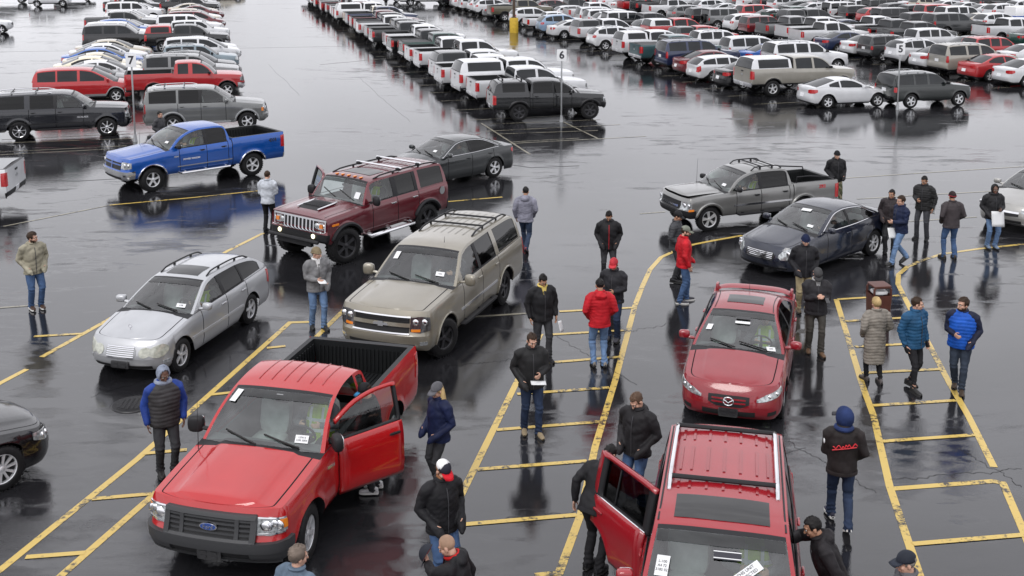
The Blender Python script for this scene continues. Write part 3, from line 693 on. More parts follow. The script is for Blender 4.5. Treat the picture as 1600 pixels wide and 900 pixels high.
        for sg, sn in ((1,'L'), (-1,'R')):
            cols = []
            for x in X:
                b = belt(x); t = T(x); h = max(t-b, 0); e = .04
                sl = abs(T(min(xc, x+e))-T(max(xb, x-e)))/(2*e); mt = min(.05*math.sqrt(1+sl*sl), h*.6); m0 = min(.028, h*.3)
                zs_ = [b-.004, b+m0] + [b+m0 + (h-m0-mt)*k/nv for k in range(1, nv+1)] + [t]
                cols.append([(x, sg*ye(x, z), z) for z in zs_])
            nr_ = len(cols[0])
            for i in range(len(X)-1):
                xm = (X[i]+X[i+1])/2; w_ = None
                for k, (a, b) in enumerate(wins):
                    if b < xm < a: w_ = k
                hh = T(xm)-belt(xm)
                for j in range(nr_-1):
                    q = [cols[i][j], cols[i+1][j], cols[i+1][j+1], cols[i][j+1]]
                    if w_ is not None and 1 <= j < nr_-2 and hh > .11:
                        q = [(p[0], p[1]-sg*.008, p[2]) for p in q]; part(f'window{w_}{sn}').add(q, [(0,1,2,3)])
                    else:
                        key, mi = 'body', 0
                        if lod == 0 and base:
                            for k, (a, b) in enumerate(s.doors):
                                if b < xm < a and j < nr_-1: key = f'door{k}{sn}'
                            if (s.doors and w_ is None and s.doors[-1][1]+.02 < xm < s.doors[0][0]-.15 and 1 <= j < nr_-2) : mi = 1
                            if j == 0 and s.doors and s.doors[-1][1] < xm < s.doors[0][0]: mi = 1
                        part(key).add(q, [(0,1,2,3)], mi)
        return P

_wheel = {}
def wheel_meshes(rt, tw, style, lod):
    k = (round(rt,3), tw, style, lod)
    if k in _wheel: return _wheel[k]
    n = (30, 20, 12)[lod]; rr = rt*(.66 if style != 'truck' else .60); h = tw/2
    t = MB(); kn = .92 if style != 'mud' else .90
    t.lathe([(rr*.98,-h*.8),(rr*1.04,-h),(rt*.86,-h*1.02),(rt*.965,-h*.86),(rt,-h*.6),(rt,h*.6),(rt*.965,h*.86),(rt*.86,h*1.02),(rr*1.04,h),(rr*.98,h*.8)], 0, n)
    if lod == 0:
        nb = 34
        for i in range(nb):
            for sgn in (-1, 1):
                a = 2*math.pi*(i+(.5 if sgn > 0 else 0))/nb; r = rt+.002
                Mx = Matrix.Rotation(-a, 4, 'Y')
                q = MB(); q.box((0, sgn*h*.52, 0), (.018 if style != 'mud' else .03, h*.62, .035))
                t.add([tuple(Mx @ (Vector(v) + Vector((rt-.001, 0, 0)))) for v in q.v], q.f)
    f = MB()
    f.lathe([(rr,-h*.8),(rr,h*.82),(rr*.97,h*.86),(rr*.93,h*.80),(rr*.90,h*.45),(rr*.3,h*.30),(.001,h*.30)], 0, n)
    f.m = [0 if (abs(math.hypot(*[np.mean([f.v[i][a] for i in fc]) for a in (0,2)])) > rr*.9) else 1 for fc in f.f]
    ns = {'five':5,'seven':7,'ten':10,'truck':5,'mud':6,'star':5}.get(style, 6)
    if lod < 2 or True:
        for i in range(ns):
            a = 2*math.pi*i/ns
            offs = (0,) if style not in ('ten','star','seven') or lod == 2 else (-.13, .13) if style == 'star' else (0,)
            for da in offs:
                Mx = Matrix.Rotation(-(a+da), 4, 'Y'); w0, w1 = (rr*.19, rr*.24) if style in ('five','truck','mud') else (rr*.11, rr*.13)
                pts = [(rr*.12,h*.74,-w0*.8),(rr*.12,h*.74,w0*.8),(rr*.55,h*.80,w0*.62),(rr*.95,h*.80,w1*.75),(rr*.95,h*.80,-w1*.75),(rr*.55,h*.80,-w0*.62)]
                lo = [(p[0], p[1]-.035, p[2]) for p in pts]
                vs = [tuple(Mx @ Vector(p)) for p in pts+lo]
                f.add(vs, [(0,1,2,3,4,5)] + [(i2,(i2+1)%6,(i2+1)%6+6,i2+6) for i2 in range(6)], 0)
        f.lathe([(.001,h*.84),(rr*.13,h*.83),(rr*.2,h*.76),(rr*.2,h*.5)], 0, 12)
    _wheel[k] = (t, f); return _wheel[k]
def _sh(key, fn):
    if key not in _wheel: _wheel[key] = fn()
    return _wheel[key]
def add_wheels(root, spec, lod, style='five', rim='alloy', steer=0, tw=None):
    rt = spec['rt']; tw = tw or (.22 if spec['hw'] < .95 else .27); hw = spec['hw']
    t, f = wheel_meshes(rt, tw, style, lod)
    tm = _sh(('tm', rt, tw, style, lod), lambda: t.mesh('tyre', [M['rubber']], ang=50))
    fm = _sh(('fm', rt, tw, style, lod, rim), lambda: f.mesh('rim', [M[rim], M['underbody']], ang=40))
    for ax in (1, -1):
        for sd in (1, -1):
            o = bpy.data.objects.new('wheel', tm); C.objects.link(o); o.parent = root
            o.location = (ax*spec['wb']/2, sd*(hw - tw/2 - (.03 if spec.get('flare', 0) < .04 else -.02)), rt)
            o.rotation_euler = (0, rnd.uniform(0, 6), (steer if ax > 0 else 0) + (0 if sd > 0 else math.pi))
            r = bpy.data.objects.new('rim', fm); C.objects.link(r); r.parent = o

def emit(root, shell, lod, color, paint='metallic_paint', glass=None, bump_mats=None, open_doors=(), clad='steel_grey'):
    """turns the collected shell parts into objects under root"""
    sp = shell.sp; P = shell.parts; out = {}
    bm_ = [M[paint], M['black_trim'], M['chrome'], M[sp['clad'][1] if sp.get('clad') else clad]]
    ws, sd = (('windshield_glass', 'window_glass') if lod == 0 else ('far_glass', 'far_glass'))
    ob = P['body'].build('body', bm_, root, ang=32); ob.color = color; out['body'] = ob
    for k, mb in P.items():
        if k == 'body': continue
        if k == 'hood': o = mb.build('hood', bm_, root, ang=32)
        elif k.startswith('bumper'):
            m0 = (bump_mats or {}).get(k, paint if sp['face'] == 'paint' else 'chrome')
            o = mb.build('bumper', [M[m0], M['black_trim'], M['chrome'], M['black_trim']], root, ang=32)
        elif k.startswith('door'):
            o = mb.build('door', bm_, root, ang=32)
        elif k.startswith('shell_'): continue
        elif 'windshield' in k: o = mb.build('windshield', M[ws], root)
        elif 'rear_window' in k: o = mb.build('rear_window', M[(glass or {}).get('rear', sd)], root)
        elif k.startswith('window'):
            i = int(k[6]); o = mb.build('window', M[(glass or {}).get(i, sd)], root)
        elif k.startswith('shell_'):
            continue
        else: continue
        o.color = color; out[k] = o
    if lod == 0:
        for k, o in list(out.items()):
            if k.startswith('window') and k[6].isdigit():
                i = int(k[6]); dr = out.get(f'door{i}{k[7]}')
                if dr: o.parent = dr
    return out

def lights(root, s, lod, hl='lamp_lens', tl='tail_lens', grille='black_trim', plate=True, amber=False):
    sp = s.sp; nc = (10, 6, 3)[lod]; nr = (3, 2, 1)[lod]
    for sg in (1, -1):
        b = MB(); s.patch(b, [(sg*q[0], q[1], q[2]) for q in (sp['hl'] if sg > 0 else sp['hl'][::-1])], False, .012, .05, nc, nr); b.build('headlight', M[hl], root)
        b = MB(); s.patch(b, [(sg*q[0], q[1], q[2]) for q in (sp['tl'] if sg > 0 else sp['tl'][::-1])], True, .012, .05, nc, nr); b.build('taillight', M[tl], root)
    b = MB(); s.patch(b, sp['grille'], False, .01, .04, nc, nr); g = b.build('grille', M[grille], root)
    if lod < 2 and sp.get('intake'):
        b = MB(); s.patch(b, sp['intake'], False, .008, .03, nc, 2); b.build('air_intake', M['underbody'], root)
    if lod < 2 and plate:
        b = MB(); s.patch(b, [(-.16, sp['plate_z']-.08, sp['plate_z']+.08), (.16, sp['plate_z']-.08, sp['plate_z']+.08)], True, .016, .03, 3, 1); b.build('licence_plate', M['plate_white'], root)
    if lod < 2 and sp.get('bed'):
        z = s.ze(s.xr)-.16; b = MB(); s.patch(b, [(-.12,z-.03,z+.03),(.12,z-.03,z+.03)], True, .012, .02, 2, 1); b.build('tailgate_handle', M['black_trim'], root)
        z -= .17; b = MB(); s.patch(b, [(-.11,z-.025,z),(0,z-.05,z+.05),(.11,z-.025,z)], True, .012, .02, 4, 1); b.build('emblem', M['steel_grey'], root)
    return g
def mirrors(root, s, lod, matn, color, big=False, on=None):
    sp = s.sp; c = sp['cab']; x = c['xc']-.22; z = s.ze(x)+.06
    for sg, sn in ((1,'L'),(-1,'R')):
        b = MB(); y = s.wid(x)
        d = (.13,.20,.145) if not big else (.14,.24,.24)
        Mx = Matrix.Rotation(R(-12)*sg, 4, 'Z')
        mo_ = .15 if big else .105
        b.sebox((x, sg*(y+mo_), z+.04), d, 0, .6, (14,8,6)[lod], (9,6,5)[lod], Mx)
        b.tube([(x, sg*(y-.06), z-.02), (x, sg*(y+mo_-.03), z)], .03, 0, 6)
        if lod == 0: b.sebox((x-.06, sg*(y+mo_), z+.04), (.03, d[1]*.86, d[2]*.8), 1, .5, 12, 7, Mx)
        par = (on or {}).get(sn, root)
        o = b.build('mirror', [M[matn], M['chrome']], par); o.color = color
def handles(s, out, matn, color, z=None):
    for k, (a, b_) in enumerate(s.doors):
        for sn, sg in (('L',1),('R',-1)):
            d = out.get(f'door{k}{sn}')
            if not d: continue
            x = b_+.16; zz = z or s.ze(x)-.13; dd = s.dx(x); b = MB()
            p, n = s.surf(sg*dd, zz); b.sebox((p.x, p.y+sg*.018, zz), (.19, .035, .035), 0, .5, 12, 7)
            b.sebox((p.x, p.y+sg*.002, zz-.01), (.13, .012, .055), 1, .6, 10, 5)
            o = b.build('handle', [M[matn], M['black_trim']], d); o.color = color

def interior(root, s, seatcol='cabin_grey', rows=2):
    sp = s.sp; c = sp['cab']; hw = s.hw; fz = sp['zs']+.16; zb = s.ze(c['xc'])
    b = MB(); x0, x1 = c['xc']+.05, (c['xb']+.06)
    w0 = hw-.13
    prof_ = [(-w0, zb-.05), (-w0+.03, fz+.1), (-w0+.12, fz), (w0-.12, fz), (w0-.03, fz+.1), (w0, zb-.05)]
    b.grid([[(x, y, z) for y, z in prof_] for x in (x0, x1)])
    for x in (x0+.25, x1): b.face([(x, y, z) for y, z in prof_])
    b.build('cabin_floor', M['cabin_dark'], root)
    b = MB(); xd = c['xc']-.02; rows_ = []
    for k, (dx_, dz) in enumerate([(.22,-.03),(.05,-.0),(-.22,.0),(-.32,-.06),(-.34,-.3)]):
        rows_.append([(xd+dx_ + (.08*(1-(y/w0)**2)), y, zb+dz+.02*(1-(y/w0)**2)) for y in np.linspace(-w0, w0, 9)])
    b.grid(rows_); b.build('dashboard', M['cabin_dark'], root)
    b = MB(); sx, sy, sz = xd-.52, .36, zb-.03
    Mx = Matrix.Translation((sx, sy, sz)) @ Matrix.Rotation(R(-62), 4, 'Y')
    pts = [Mx @ Vector((.185*math.cos(t), .185*math.sin(t), 0)) for t in np.linspace(0, 2*math.pi, 25)]
    b.tube(pts, .017, 0, 6, False)
    b.tube([Mx @ Vector((-.17,0,0)), Mx @ Vector((.17,0,0))], .02, 0, 6); b.tube([Mx @ Vector((0,-.17,0)), Mx @ Vector((0,.17,0))], .02, 0, 6)
    b.tube([(sx,sy,sz), (xd-.2,sy,zb-.12)], .03, 0, 6)
    b.build('steering_wheel', M['black_trim'], root)
    b = MB(); tx = c['xf']+.10; p = s.over(tx, 0); b.sebox((p.x-.06, 0, p.z-.12), (.05,.22,.07), 0, .5, 10, 6); b.tube([(p.x-.04,0,p.z-.1),(p.x-.02,0,p.z-.02)], .012, 0, 5); b.build('rear_mirror', M['black_trim'], root)
    xs_ = [xd-.98, xd-1.85][:rows]
    for k, x in enumerate(xs_):
        if x-.3 < x1: break
        kz = min(1, (s.T(max(x-.35, c['xr'])) - .10 - fz)/1.14)
        for y in (.38, -.38):
            b = MB(); zc = fz+.24*kz
            b.sebox((x+.1, y, zc), (.54,.52,.2*kz), 0, .5, 12, 8)
            b.sebox((x-.22, y, zc+.34*kz), (.17,.5,.66*kz), 0, .5, 12, 8, Matrix.Rotation(R(-14), 4, 'Y'))
            b.sebox((x-.32, y, zc+.76*kz), (.1,.26,.17*kz), 0, .6, 10, 6)
            b.build('seat', M[seatcol], root)

def bed_box(root, s, lod, lid=None):
    sp = s.sp; x0, x1 = sp['bed'][0]-.05, s.xr+.14; w0 = s.wtop((x0+x1)/2)*(1-(.09 if lod == 0 else .1 if lod == 1 else .3)); zt = s.ze(x1)-.002; zf = zt-.52
    b = MB()
    if lid:
        b.grid([[(x0, -w0, zt+.0), (x0, 0, zt+.035), (x0, w0, zt+.0)], [(x1, -w0, zt+.0), (x1, 0, zt+.03), (x1, w0, zt+.0)]])
        b.build('tonneau_cover', M[lid], root); return
    b.grid([[(x, -w0, zt+.002), (x, -w0+.03, zf+.05), (x, -w0+.06, zf), (x, w0-.06, zf), (x, w0-.03, zf+.05), (x, w0, zt+.002)] for x in (x0, x1)])
    for x in (x0, x1): b.face([(x, -w0, zt), (x, -w0+.05, zf), (x, w0-.05, zf), (x, w0, zt)])
    if lod == 0:
        n = 22
        for i in range(n):
            y = -w0+.12 + (2*w0-.24)*i/(n-1); b.box(((x0+x1)/2, y, zf+.008), (x0-x1-.06, (2*w0-.24)/n*.45, .016))
            b.box((x1+.012, y, (zf+zt)/2-.02), (.02, (2*w0-.24)/n*.4, zt-zf-.14)); b.box((x0-.012, y, (zf+zt)/2-.02), (.02, (2*w0-.24)/n*.4, zt-zf-.14))
        for sg in (1, -1):
            for k in range(16):
                x = x0-.1 + (x1-x0+.2)*k/15; b.box((x, sg*(w0-.03), (zf+zt)/2), (.05, .02, zt-zf-.12))
    ax = -sp['wb']/2
    for sg in (1, -1): b.sebox((ax, sg*(w0-.1), zf+.08), (.95, .26, .24), 0, .3, 12, 6)
    b.build('cargo_bed', M['bed_liner'], root)

def shade(root, s):
    c = s.sp['cab']; b = MB(); ribbon(s, b, c['xf']+.065, c['xf']+.065+(c['xc']-c['xf'])*.17, -.92, .92, .004, 8); b.build('shade_band', M['shade_band'], root)
def ribbon(s, mb, x0, x1, f0, f1, off=.004, n=8, mi=0, skew=0):
    """thin plate that follows the roof or glass between stations x0..x1 and width fractions f0..f1"""
    rows = []
    for i in range(n+1):
        x = x0 + (x1-x0)*i/n; row = []
        for k in range(n+1):
            f = f0 + (f1-f0)*k/n + skew*(i/n-.5); nn = s.overN(x, f)
            if nn.z < 0: nn = -nn
            row.append(tuple(s.over(x, f) + nn*off))
        rows.append(row)
    mb.grid(rows, mi)
def rails(root, s, x0, x1, f=.86, h=.05, m='black_trim', rad=.016, cross=()):
    for sg in (1, -1):
        b = MB(); pts = []
        for i in range(11):
            x = x0 + (x1-x0)*i/10; p = s.over(x, sg*f); k = min(1, i/1.2, (10-i)/1.2); pts.append((p.x, p.y, p.z + h*k + .004))
        b.tube(pts, rad, 0, 8)
        for i in (3, 7): b.box((pts[i][0], pts[i][1], pts[i][2]-h*.6), (.05,.03,h))
        b.build('roof_rail', M[m], root)
    for x in cross:
        b = MB(); pts = [s.over(x, f2) + Vector((0, 0, 0)) for f2 in np.linspace(-f, f, 9)]
        z = max(p.z for p in pts)+.035; b.tube([(x, p.y, min(z, p.z+h+.02)) for p in pts], rad*1.1, 0, 8); b.build('cross_bar', M['black_trim'], root)
def wipers(root, s):
    c = s.sp['cab']
    for f0, f1, xx in ((.62,.05,.0),(-.05,-.62,.0)):
        b = MB(); pts = []
        for t in np.linspace(0, 1, 7):
            x = c['xc'] - .03 - .10*t; f = f0 + (f1-f0)*t; nn = s.overN(x, f); nn = nn if nn.z > 0 else -nn
            pts.append(s.over(x, f) + nn*.025)
        b.tube(pts, [.014]*7, 0, 5); b.build('wiper', M['wiper'], root)
def text_mesh(txt, size, depth=.002, bold=False):
    cu = bpy.data.curves.new('lettering', 'FONT'); cu.body = txt; cu.size = size; cu.extrude = depth; cu.align_x = 'CENTER'; cu.align_y = 'CENTER'; cu.resolution_u = 3
    if bold: cu.offset = size*.025
    o = bpy.data.objects.new('lettering', cu); C.objects.link(o)
    dg = bpy.context.evaluated_depsgraph_get(); me = bpy.data.meshes.new_from_object(o.evaluated_get(dg))
    bpy.data.objects.remove(o); bpy.data.curves.remove(cu); return me
def lettering(name, txt, size, m, parent, X, Y, pos, depth=.002, bold=False):
    """flat lettering with its own x axis X and up axis Y (parent coordinates)"""
    me = text_mesh(txt, size, depth, bold); me.name = name; me.materials.clear(); me.materials.append(M[m])
    o = bpy.data.objects.new(name, me); C.objects.link(o); o.parent = parent
    X = Vector(X).normalized(); Y = Vector(Y); Y = (Y - X*Y.dot(X)).normalized(); Z = X.cross(Y)
    o.matrix_local = Matrix(((X.x,Y.x,Z.x,pos[0]),(X.y,Y.y,Z.y,pos[1]),(X.z,Y.z,Z.z,pos[2]),(0,0,0,1)))
    return o
def sticker(root, s, x, f, wdt, hgt, txt='', m='paper', ang=0, ink='ink', size=.05, name='window_sticker'):
    """paper on the windscreen, seen from the front; x forward station"""
    wdt *= .88; hgt *= .88; size *= .88
    p = s.over(x, f); nn = s.overN(x, f); nn = nn if nn.z > 0 else -nn
    X = (s.over(x, f+.03)-s.over(x, f-.03)).normalized(); Y = nn.cross(X).normalized()
    ca, sa = math.cos(ang), math.sin(ang); X, Y = X*ca + Y*sa, Y*ca - X*sa
    p = p + nn*(.010 + .03*max(wdt, hgt)); b = MB(); q = [p + X*a*wdt/2 + Y*c2*hgt/2 for a, c2 in ((-1,-1),(1,-1),(1,1),(-1,1))]; q2 = [v - nn*.003 for v in q]
    b.add([tuple(v) for v in q+q2], [(0,1,2,3),(4,5,6,7),(0,1,5,4),(1,2,6,5),(2,3,7,6),(3,0,4,7)])
    o = b.build(name, M[m], root, smooth=False)
    if txt:
        for k, t in enumerate(txt.split('|')):
            n_ = len(txt.split('|')); pp = p + nn*.002 + Y*((n_-1)/2-k)*size*1.1
            lettering('lettering', t, size, ink, root, X, Y, pp, .0008)
    return o
def place(pt, heading, spec, end=1, side=1):
    """world position of a car whose wheel (end 1 front / -1 rear, side 1 left / -1 right) touches the ground at pt"""
    h = R(heading); f = Vector((math.cos(h), math.sin(h), 0)); l = Vector((-f.y, f.x, 0))
    return pt - f*(end*spec['wb']/2) - l*(side*(spec['hw']-.05))
def swing(door, hinge, ang, th=.07):
    """opens a door about an upright hinge and gives it thickness"""
    me = door.data
    def mv(ob):
        ob.data = ob.data.copy() if ob.data.users > 1 else ob.data
        ob.data.transform(Matrix.Rotation(ang, 4, 'Z') @ Matrix.Translation((-hinge[0], -hinge[1], 0)))
        ob.data.transform(Matrix.Translation((hinge[0], hinge[1], 0)))
    mv(door)
    for ch in door.children:
        if ch.name.startswith('handle'): ch.data.transform(Matrix.Translation((0, math.copysign(.03, hinge[1]), 0)))
        mv(ch)
    sl = door.modifiers.new('thickness', 'SOLIDIFY'); sl.thickness = th; sl.offset = 0
# ------------------------------------------------------------------ the vehicles in the foreground
RED=(.40,.005,.007,1); DRED=(.235,.006,.014,1); MAROON=(.125,.008,.016,1); SILVER=(.60,.61,.63,1); PEWTER=(.30,.285,.25,1)
BLUE=(.004,.085,.40,1); BLACK=(.008,.008,.010,1); NAVY=(.008,.011,.026,1); GREY=(.17,.175,.18,1); WHITE=(.64,.65,.67,1)
TAN=(.34,.30,.24,1); TEAL=(.045,.095,.105,1); OLIVE=(.12,.11,.075,1); DGREY=(.055,.058,.062,1); CHAMP=(.50,.46,.38,1); LBLUE=(.22,.32,.46,1); CREAM=(.66,.61,.48,1); DGREEN=(.012,.05,.04,1)
SHELLS = {}
def vehicle(name, label, cat, ty, pos, heading, color, lod=0, paint='metallic_paint', style='five', rim='alloy', steer=0, glass=None, bump=None, spec=None, big_mirror=False, mirror_mat=None, hl='lamp_lens', grille='black_trim', group=None, handle_mat=None, refl=True, seats=2, seatcol='cabin_grey', lid=None, tw=None, clad='steel_grey', mirror_on=None):
    sp = dict(TYPES[ty]); sp.update(spec or {})
    root = empty(name, (pos.x, pos.y, 0), R(heading)); tag(root, label, cat, group)
    s = Shell(sp, lod); s.body(); s.cage(); s.ty = ty
    out = emit(root, s, lod, color, paint, glass, bump, clad=clad)
    out['grille'] = lights(root, s, lod, hl, grille=grille)
    if lod < 2: mirrors(root, s, lod, mirror_mat or paint, color, big_mirror, mirror_on)
    if lod == 0:
        handles(s, out, handle_mat or paint, color); interior(root, s, seatcol, seats); wipers(root, s); shade(root, s)
        for sg in ((1,-1) if refl else ()):
            q = sp['hl']; dm = q[0][0]*.45 + q[-1][0]*.55
            for dd in (dm-.10, dm+.06):
                zz = np.interp(dd, [a[0] for a in q], [(a[1]+a[2])/2 for a in q]); hh = np.interp(dd, [a[0] for a in q], [(a[2]-a[1]) for a in q])*.34; p, n = s.surf(sg*dd, zz); b = MB(); b.ell((p.x-.002, p.y, zz), (.025, hh*1.05, hh)); b.build('lamp_reflector', M['chrome'], root)
    add_wheels(root, sp, lod, style, rim, steer, tw)
    if sp.get('bed'): bed_box(root, s, lod, lid)
    if sp.get('spare'):
        b = MB(); t, f = wheel_meshes(sp['rt']*.95, .24, 'truck', 2); Mx = Matrix.Translation((s.xr-.13, -.05, .98)) @ Matrix.Rotation(R(90), 4, 'Z')
        b.add([tuple(Mx @ Vector(v)) for v in t.v], t.f, 0); b.add([tuple(Mx @ Vector(v)) for v in f.v], f.f, 1); b.build('spare_wheel', [M['rubber'], M['steel_grey']], root)
    SHELLS[root.name] = (root, s)
    return root, s, out
def bars(root, s, zs, d0, d1, h, m, name='grille_bar', off=.02):
    for z in zs:
        b = MB(); s.patch(b, [(d0, z-h/2, z+h/2), (d1, z-h/2, z+h/2)], False, off, .03, 10, 1); b.build(name, M[m], root)
def vbars(root, s, ds, z0, z1, wdt, m, name='grille_bar', off=.02):
    for d in ds:
        b = MB(); s.patch(b, [(d-wdt/2, z0, z1), (d+wdt/2, z0, z1)], False, off, .03, 1, 3); b.build(name, M[m], root)
def front_oval(root, s, z, rx, rz, m, rim='chrome', name='emblem', off=.03):
    p, n = s.surf(0, z); b = MB(); k = 20
    for sc_, dx_, mi in ((1, 0, 1), (.86, .006, 0)):
        b.add([(p.x+off+dx_-.012, 0, z)] + [(p.x+off+dx_, rx*sc_*math.cos(2*math.pi*i/k), z + rz*sc_*math.sin(2*math.pi*i/k)) for i in range(k)], [(0, 1+i, 1+(i+1)%k) for i in range(k)], mi)
        b.grid([[(p.x+off+dx_, rx*sc_*math.cos(2*math.pi*i/k), z + rz*sc_*math.sin(2*math.pi*i/k)) for i in range(k)], [(p.x-.02, rx*sc_*math.cos(2*math.pi*i/k), z + rz*sc_*math.sin(2*math.pi*i/k)) for i in range(k)]], mi, True)
    for i, f in enumerate(b.f):
        pass
    for i, v in enumerate(b.v):
        if abs(v[1]) < 1e-9 and abs(v[2]-z) < 1e-9: b.v[i] = (p.x+off+(.006 if i > k else 0), 0, z)
    return b.build(name, [M[m], M[rim]], root), p.x+off+.008
def front_plate(root, s, z, m='plate_dark', h=.15, w_=.32, y=0):
    p, n = s.surf(y, z); b = MB(); b.sebox((p.x+.02, y, z), (.025, w_, h), 0, .2, 14, 7)
    for a in (-1, 1):
        for c in (-1, 1): b.box((p.x+.036, y+a*w_*.22, z+c*h*.2), (.01, w_*.24, h*.2))
    return b.build('plate_bracket', M[m], root)
def arch_trim(root, s, m, color=None, rad=.022, grow=.02, z_cut=None):
    for ax, e in s.arch:
        for sg in (1, -1):
            pts = []
            for k in range(15):
                a = math.pi*(k/14)*.96 + math.pi*.02; r = s.ra + grow; x = ax + r*math.cos(a); z = s.zc + r*math.sin(a)
                if z < s.sp['zs']+.02: continue
                p, n = s.surf(sg*s.dx(x), z); pts.append((p.x, p.y + sg*.004, p.z))
            b = MB(); b.tube(pts, rad, 0, 6); o = b.build('wheel_arch_trim', M[m], root)
            if color: o.color = color
def side_strip(root, s, x0, x1, z0, z1, m, color=None, off=.012, name='side_moulding', sides=(1,-1)):
    for sg in sides:
        b = MB(); d0, d1 = s.dx(x0), s.dx(x1); st = [(sg*d0, z0, z1), (sg*d1, z0, z1)]
        s.patch(b, st if sg > 0 else st[::-1], False, off, .02, 14, 1); o = b.build(name, M[m], root)
        if color: o.color = color
def steps(root, s, x0, x1, z, m='black_trim', rad=.045, out=.06, flat=False):
    for sg in (1, -1):
        b = MB(); y = sg*(s.hw + out)
        if flat: b.sebox(((x0+x1)/2, sg*(s.hw-.02), z), (x0-x1, .20, .06), 0, .25, 14, 7)
        else: b.tube([(x0, sg*(s.hw-.2), z+.05), (x0-.12, y, z), (x1+.12, y, z), (x1, sg*(s.hw-.2), z+.05)], rad, 0, 8)
        for x in np.linspace(x0-.25, x1+.25, 3): b.box((x, sg*(s.hw-.16), z+.03), (.06, .34, .04))
        b.build('side_step', M[m], root)
def side_text(root, s, x, z, txt, size, m, sides=(1,)):
    for sg in sides:
        p, n = s.surf(sg*s.dx(x), z); lettering('badge', txt, size, m, root, (-sg, 0, 0), (0, 0, 1), p + n*.006, .002, True)
def antenna(root, x, y, z, h=.75):
    b = MB(); b.tube([(x,y,z), (x-.02,y,z+h)], [.006,.003], 0, 5); b.build('antenna', M['black_trim'], root)

# red work pickup with its driver's door open
H_ = -104; pos = place(G(484, 876), H_, TYPES['pickup_regular'])
f150, s, o = vehicle('pickup_truck', 'red single cab pickup truck with black bumper and its driver door open', 'pickup truck', 'pickup_regular', pos, H_, RED, paint='car_paint', style='truck', rim='alloy', steer=R(6), bump={'bumper_f':'black_trim','bumper_r':'chrome'}, big_mirror=True, mirror_mat='black_trim', handle_mat='black_trim', seats=1, spec=dict(dome=.03, seams=[.66,-.42], wins=[(.80,-.36),(-.47,-.68)], cab=dict(TYPES['pickup_regular']['cab'], wr=.775, T=[(q[0], q[1]-(.035 if q[1] > 1.5 else 0)) for q in TYPES['pickup_regular']['cab']['T']])))
swing(o['door0L'], (.66, s.hw-.01), R(-37))
for c in f150.children:
    if c.name.startswith('mirror') and c.data.vertices[0].co.y > 0:
        c.data.transform(Matrix.Translation((.66, s.hw-.01, 0)) @ Matrix.Rotation(R(-37), 4, 'Z') @ Matrix.Translation((-.66, -s.hw+.01, 0))); c.parent = o['door0L']
hz = 1.10
b = MB(); s.patch(b, [(-.60,.70,1.03),(.60,.70,1.03)], False, .012, .05, 10, 2); b.build('grille_mesh', M['underbody'], f150)
b = MB()
for st in ([(-.62,.985,1.035),(.62,.985,1.035)], [(-.60,.695,.745),(.60,.695,.745)], [(-.63,.695,1.03),(-.555,.695,1.03)], [(.555,.695,1.03),(.63,.695,1.03)]): s.patch(b, st, False, .055, .06, 10, 2)
b.build('grille_surround', M['grey_plastic'], f150)
bars(f150, s, (.785,.845,.905,.958), -.56, .56, .026, 'grey_plastic', off=.040); vbars(f150, s, (-.38,.38), .745, .985, .055, 'grey_plastic', off=.05)
e, px_ = front_oval(f150, s, .865, .125, .05, 'blue_enamel', off=.06); lettering('lettering', 'Ford', .075, 'chrome', f150, (0,1,0), (0,0,1), (px_+.002, 0, .862), .002)
for sg in (1,-1):
    b = MB(); s.patch(b, [(sg*.93,.86,.98),(sg*1.06,.86,.97)] if sg > 0 else [(sg*1.06,.86,.97),(sg*.93,.86,.98)], False, .018, .03, 4, 2); b.build('turn_lamp', M['amber_lens'], f150)
    b = MB(); p, n = s.surf(sg*.74, .90); b.ell((p.x+.02, p.y, .90), (.02,.07,.06)); b.build('lamp_reflector', M['chrome'], f150)
b = MB(); s.patch(b, [(-.46,.47,.56),(.46,.47,.56)], False, .012, .03, 8, 1); b.build('air_intake', M['underbody'], f150)
b = MB(); s.patch(b, [(-1.16,.57,.71),(1.16,.57,.71)], False, .055, .12, 18, 3); s.patch(b, [(-.98,.40,.455),(.98,.40,.455)], False, .045, .10, 16, 2); b.build('bumper_step', M['grey_plastic'], f150)
for sg in (1,-1):
    st = [(sg*.55,.44,.58),(sg*1.08,.44,.58)]; b = MB(); s.patch(b, st if sg > 0 else st[::-1], False, .04, .08, 6, 2); b.build('bumper_corner', M['grey_plastic'], f150)
    st = [(sg*.62,1.0,1.015),(sg*1.02,.985,1.0)]; b = MB(); s.patch(b, st if sg > 0 else st[::-1], False, .016, .03, 6, 1); st = [(sg*.62,.79,.81),(sg*1.02,.80,.82)]; s.patch(b, st if sg > 0 else st[::-1], False, .016, .03, 6, 1); b.build('lamp_trim', M['chrome'], f150)
    p, n = s.surf(sg*.86, .93); b = MB(); b.ell((p.x+.012, p.y, .93), (.02,.055,.05)); b.build('lamp_reflector', M['chrome'], f150)
front_plate(f150, s, .49, 'plate_dark', .16, .34)
for f0 in (-.62,-.36,-.10,.16,.42,.66):
    b = MB(); ribbon(s, b, .06, -.66, f0-.012, f0+.012, .008, 6); ob = b.build('roof_rib', M['car_paint'], f150); ob.color = (.34,.005,.008,1)
sticker(f150, s, .86, .64, .21, .13, '137413|1395 3004', size=.042); sticker(f150, s, .42, -.80, .12, .26, '', ang=-.1)
b = MB(); p = s.over(.30, 0); b.sebox((p.x+.04, 0, p.z-.03), (.02,.13,.05), 0, .6, 10, 6); b.build('sticker', M['steel_grey'], f150)
antenna(f150, 1.25, -.84, 1.2, .7)
b = MB(); s.patch(b, [(s.dx(.92)-.12, 1.02, 1.06), (s.dx(.92)+.10, .98, 1.02)], False, .012, .02, 3, 1); b.build('fender_badge', M['chrome'], f150)
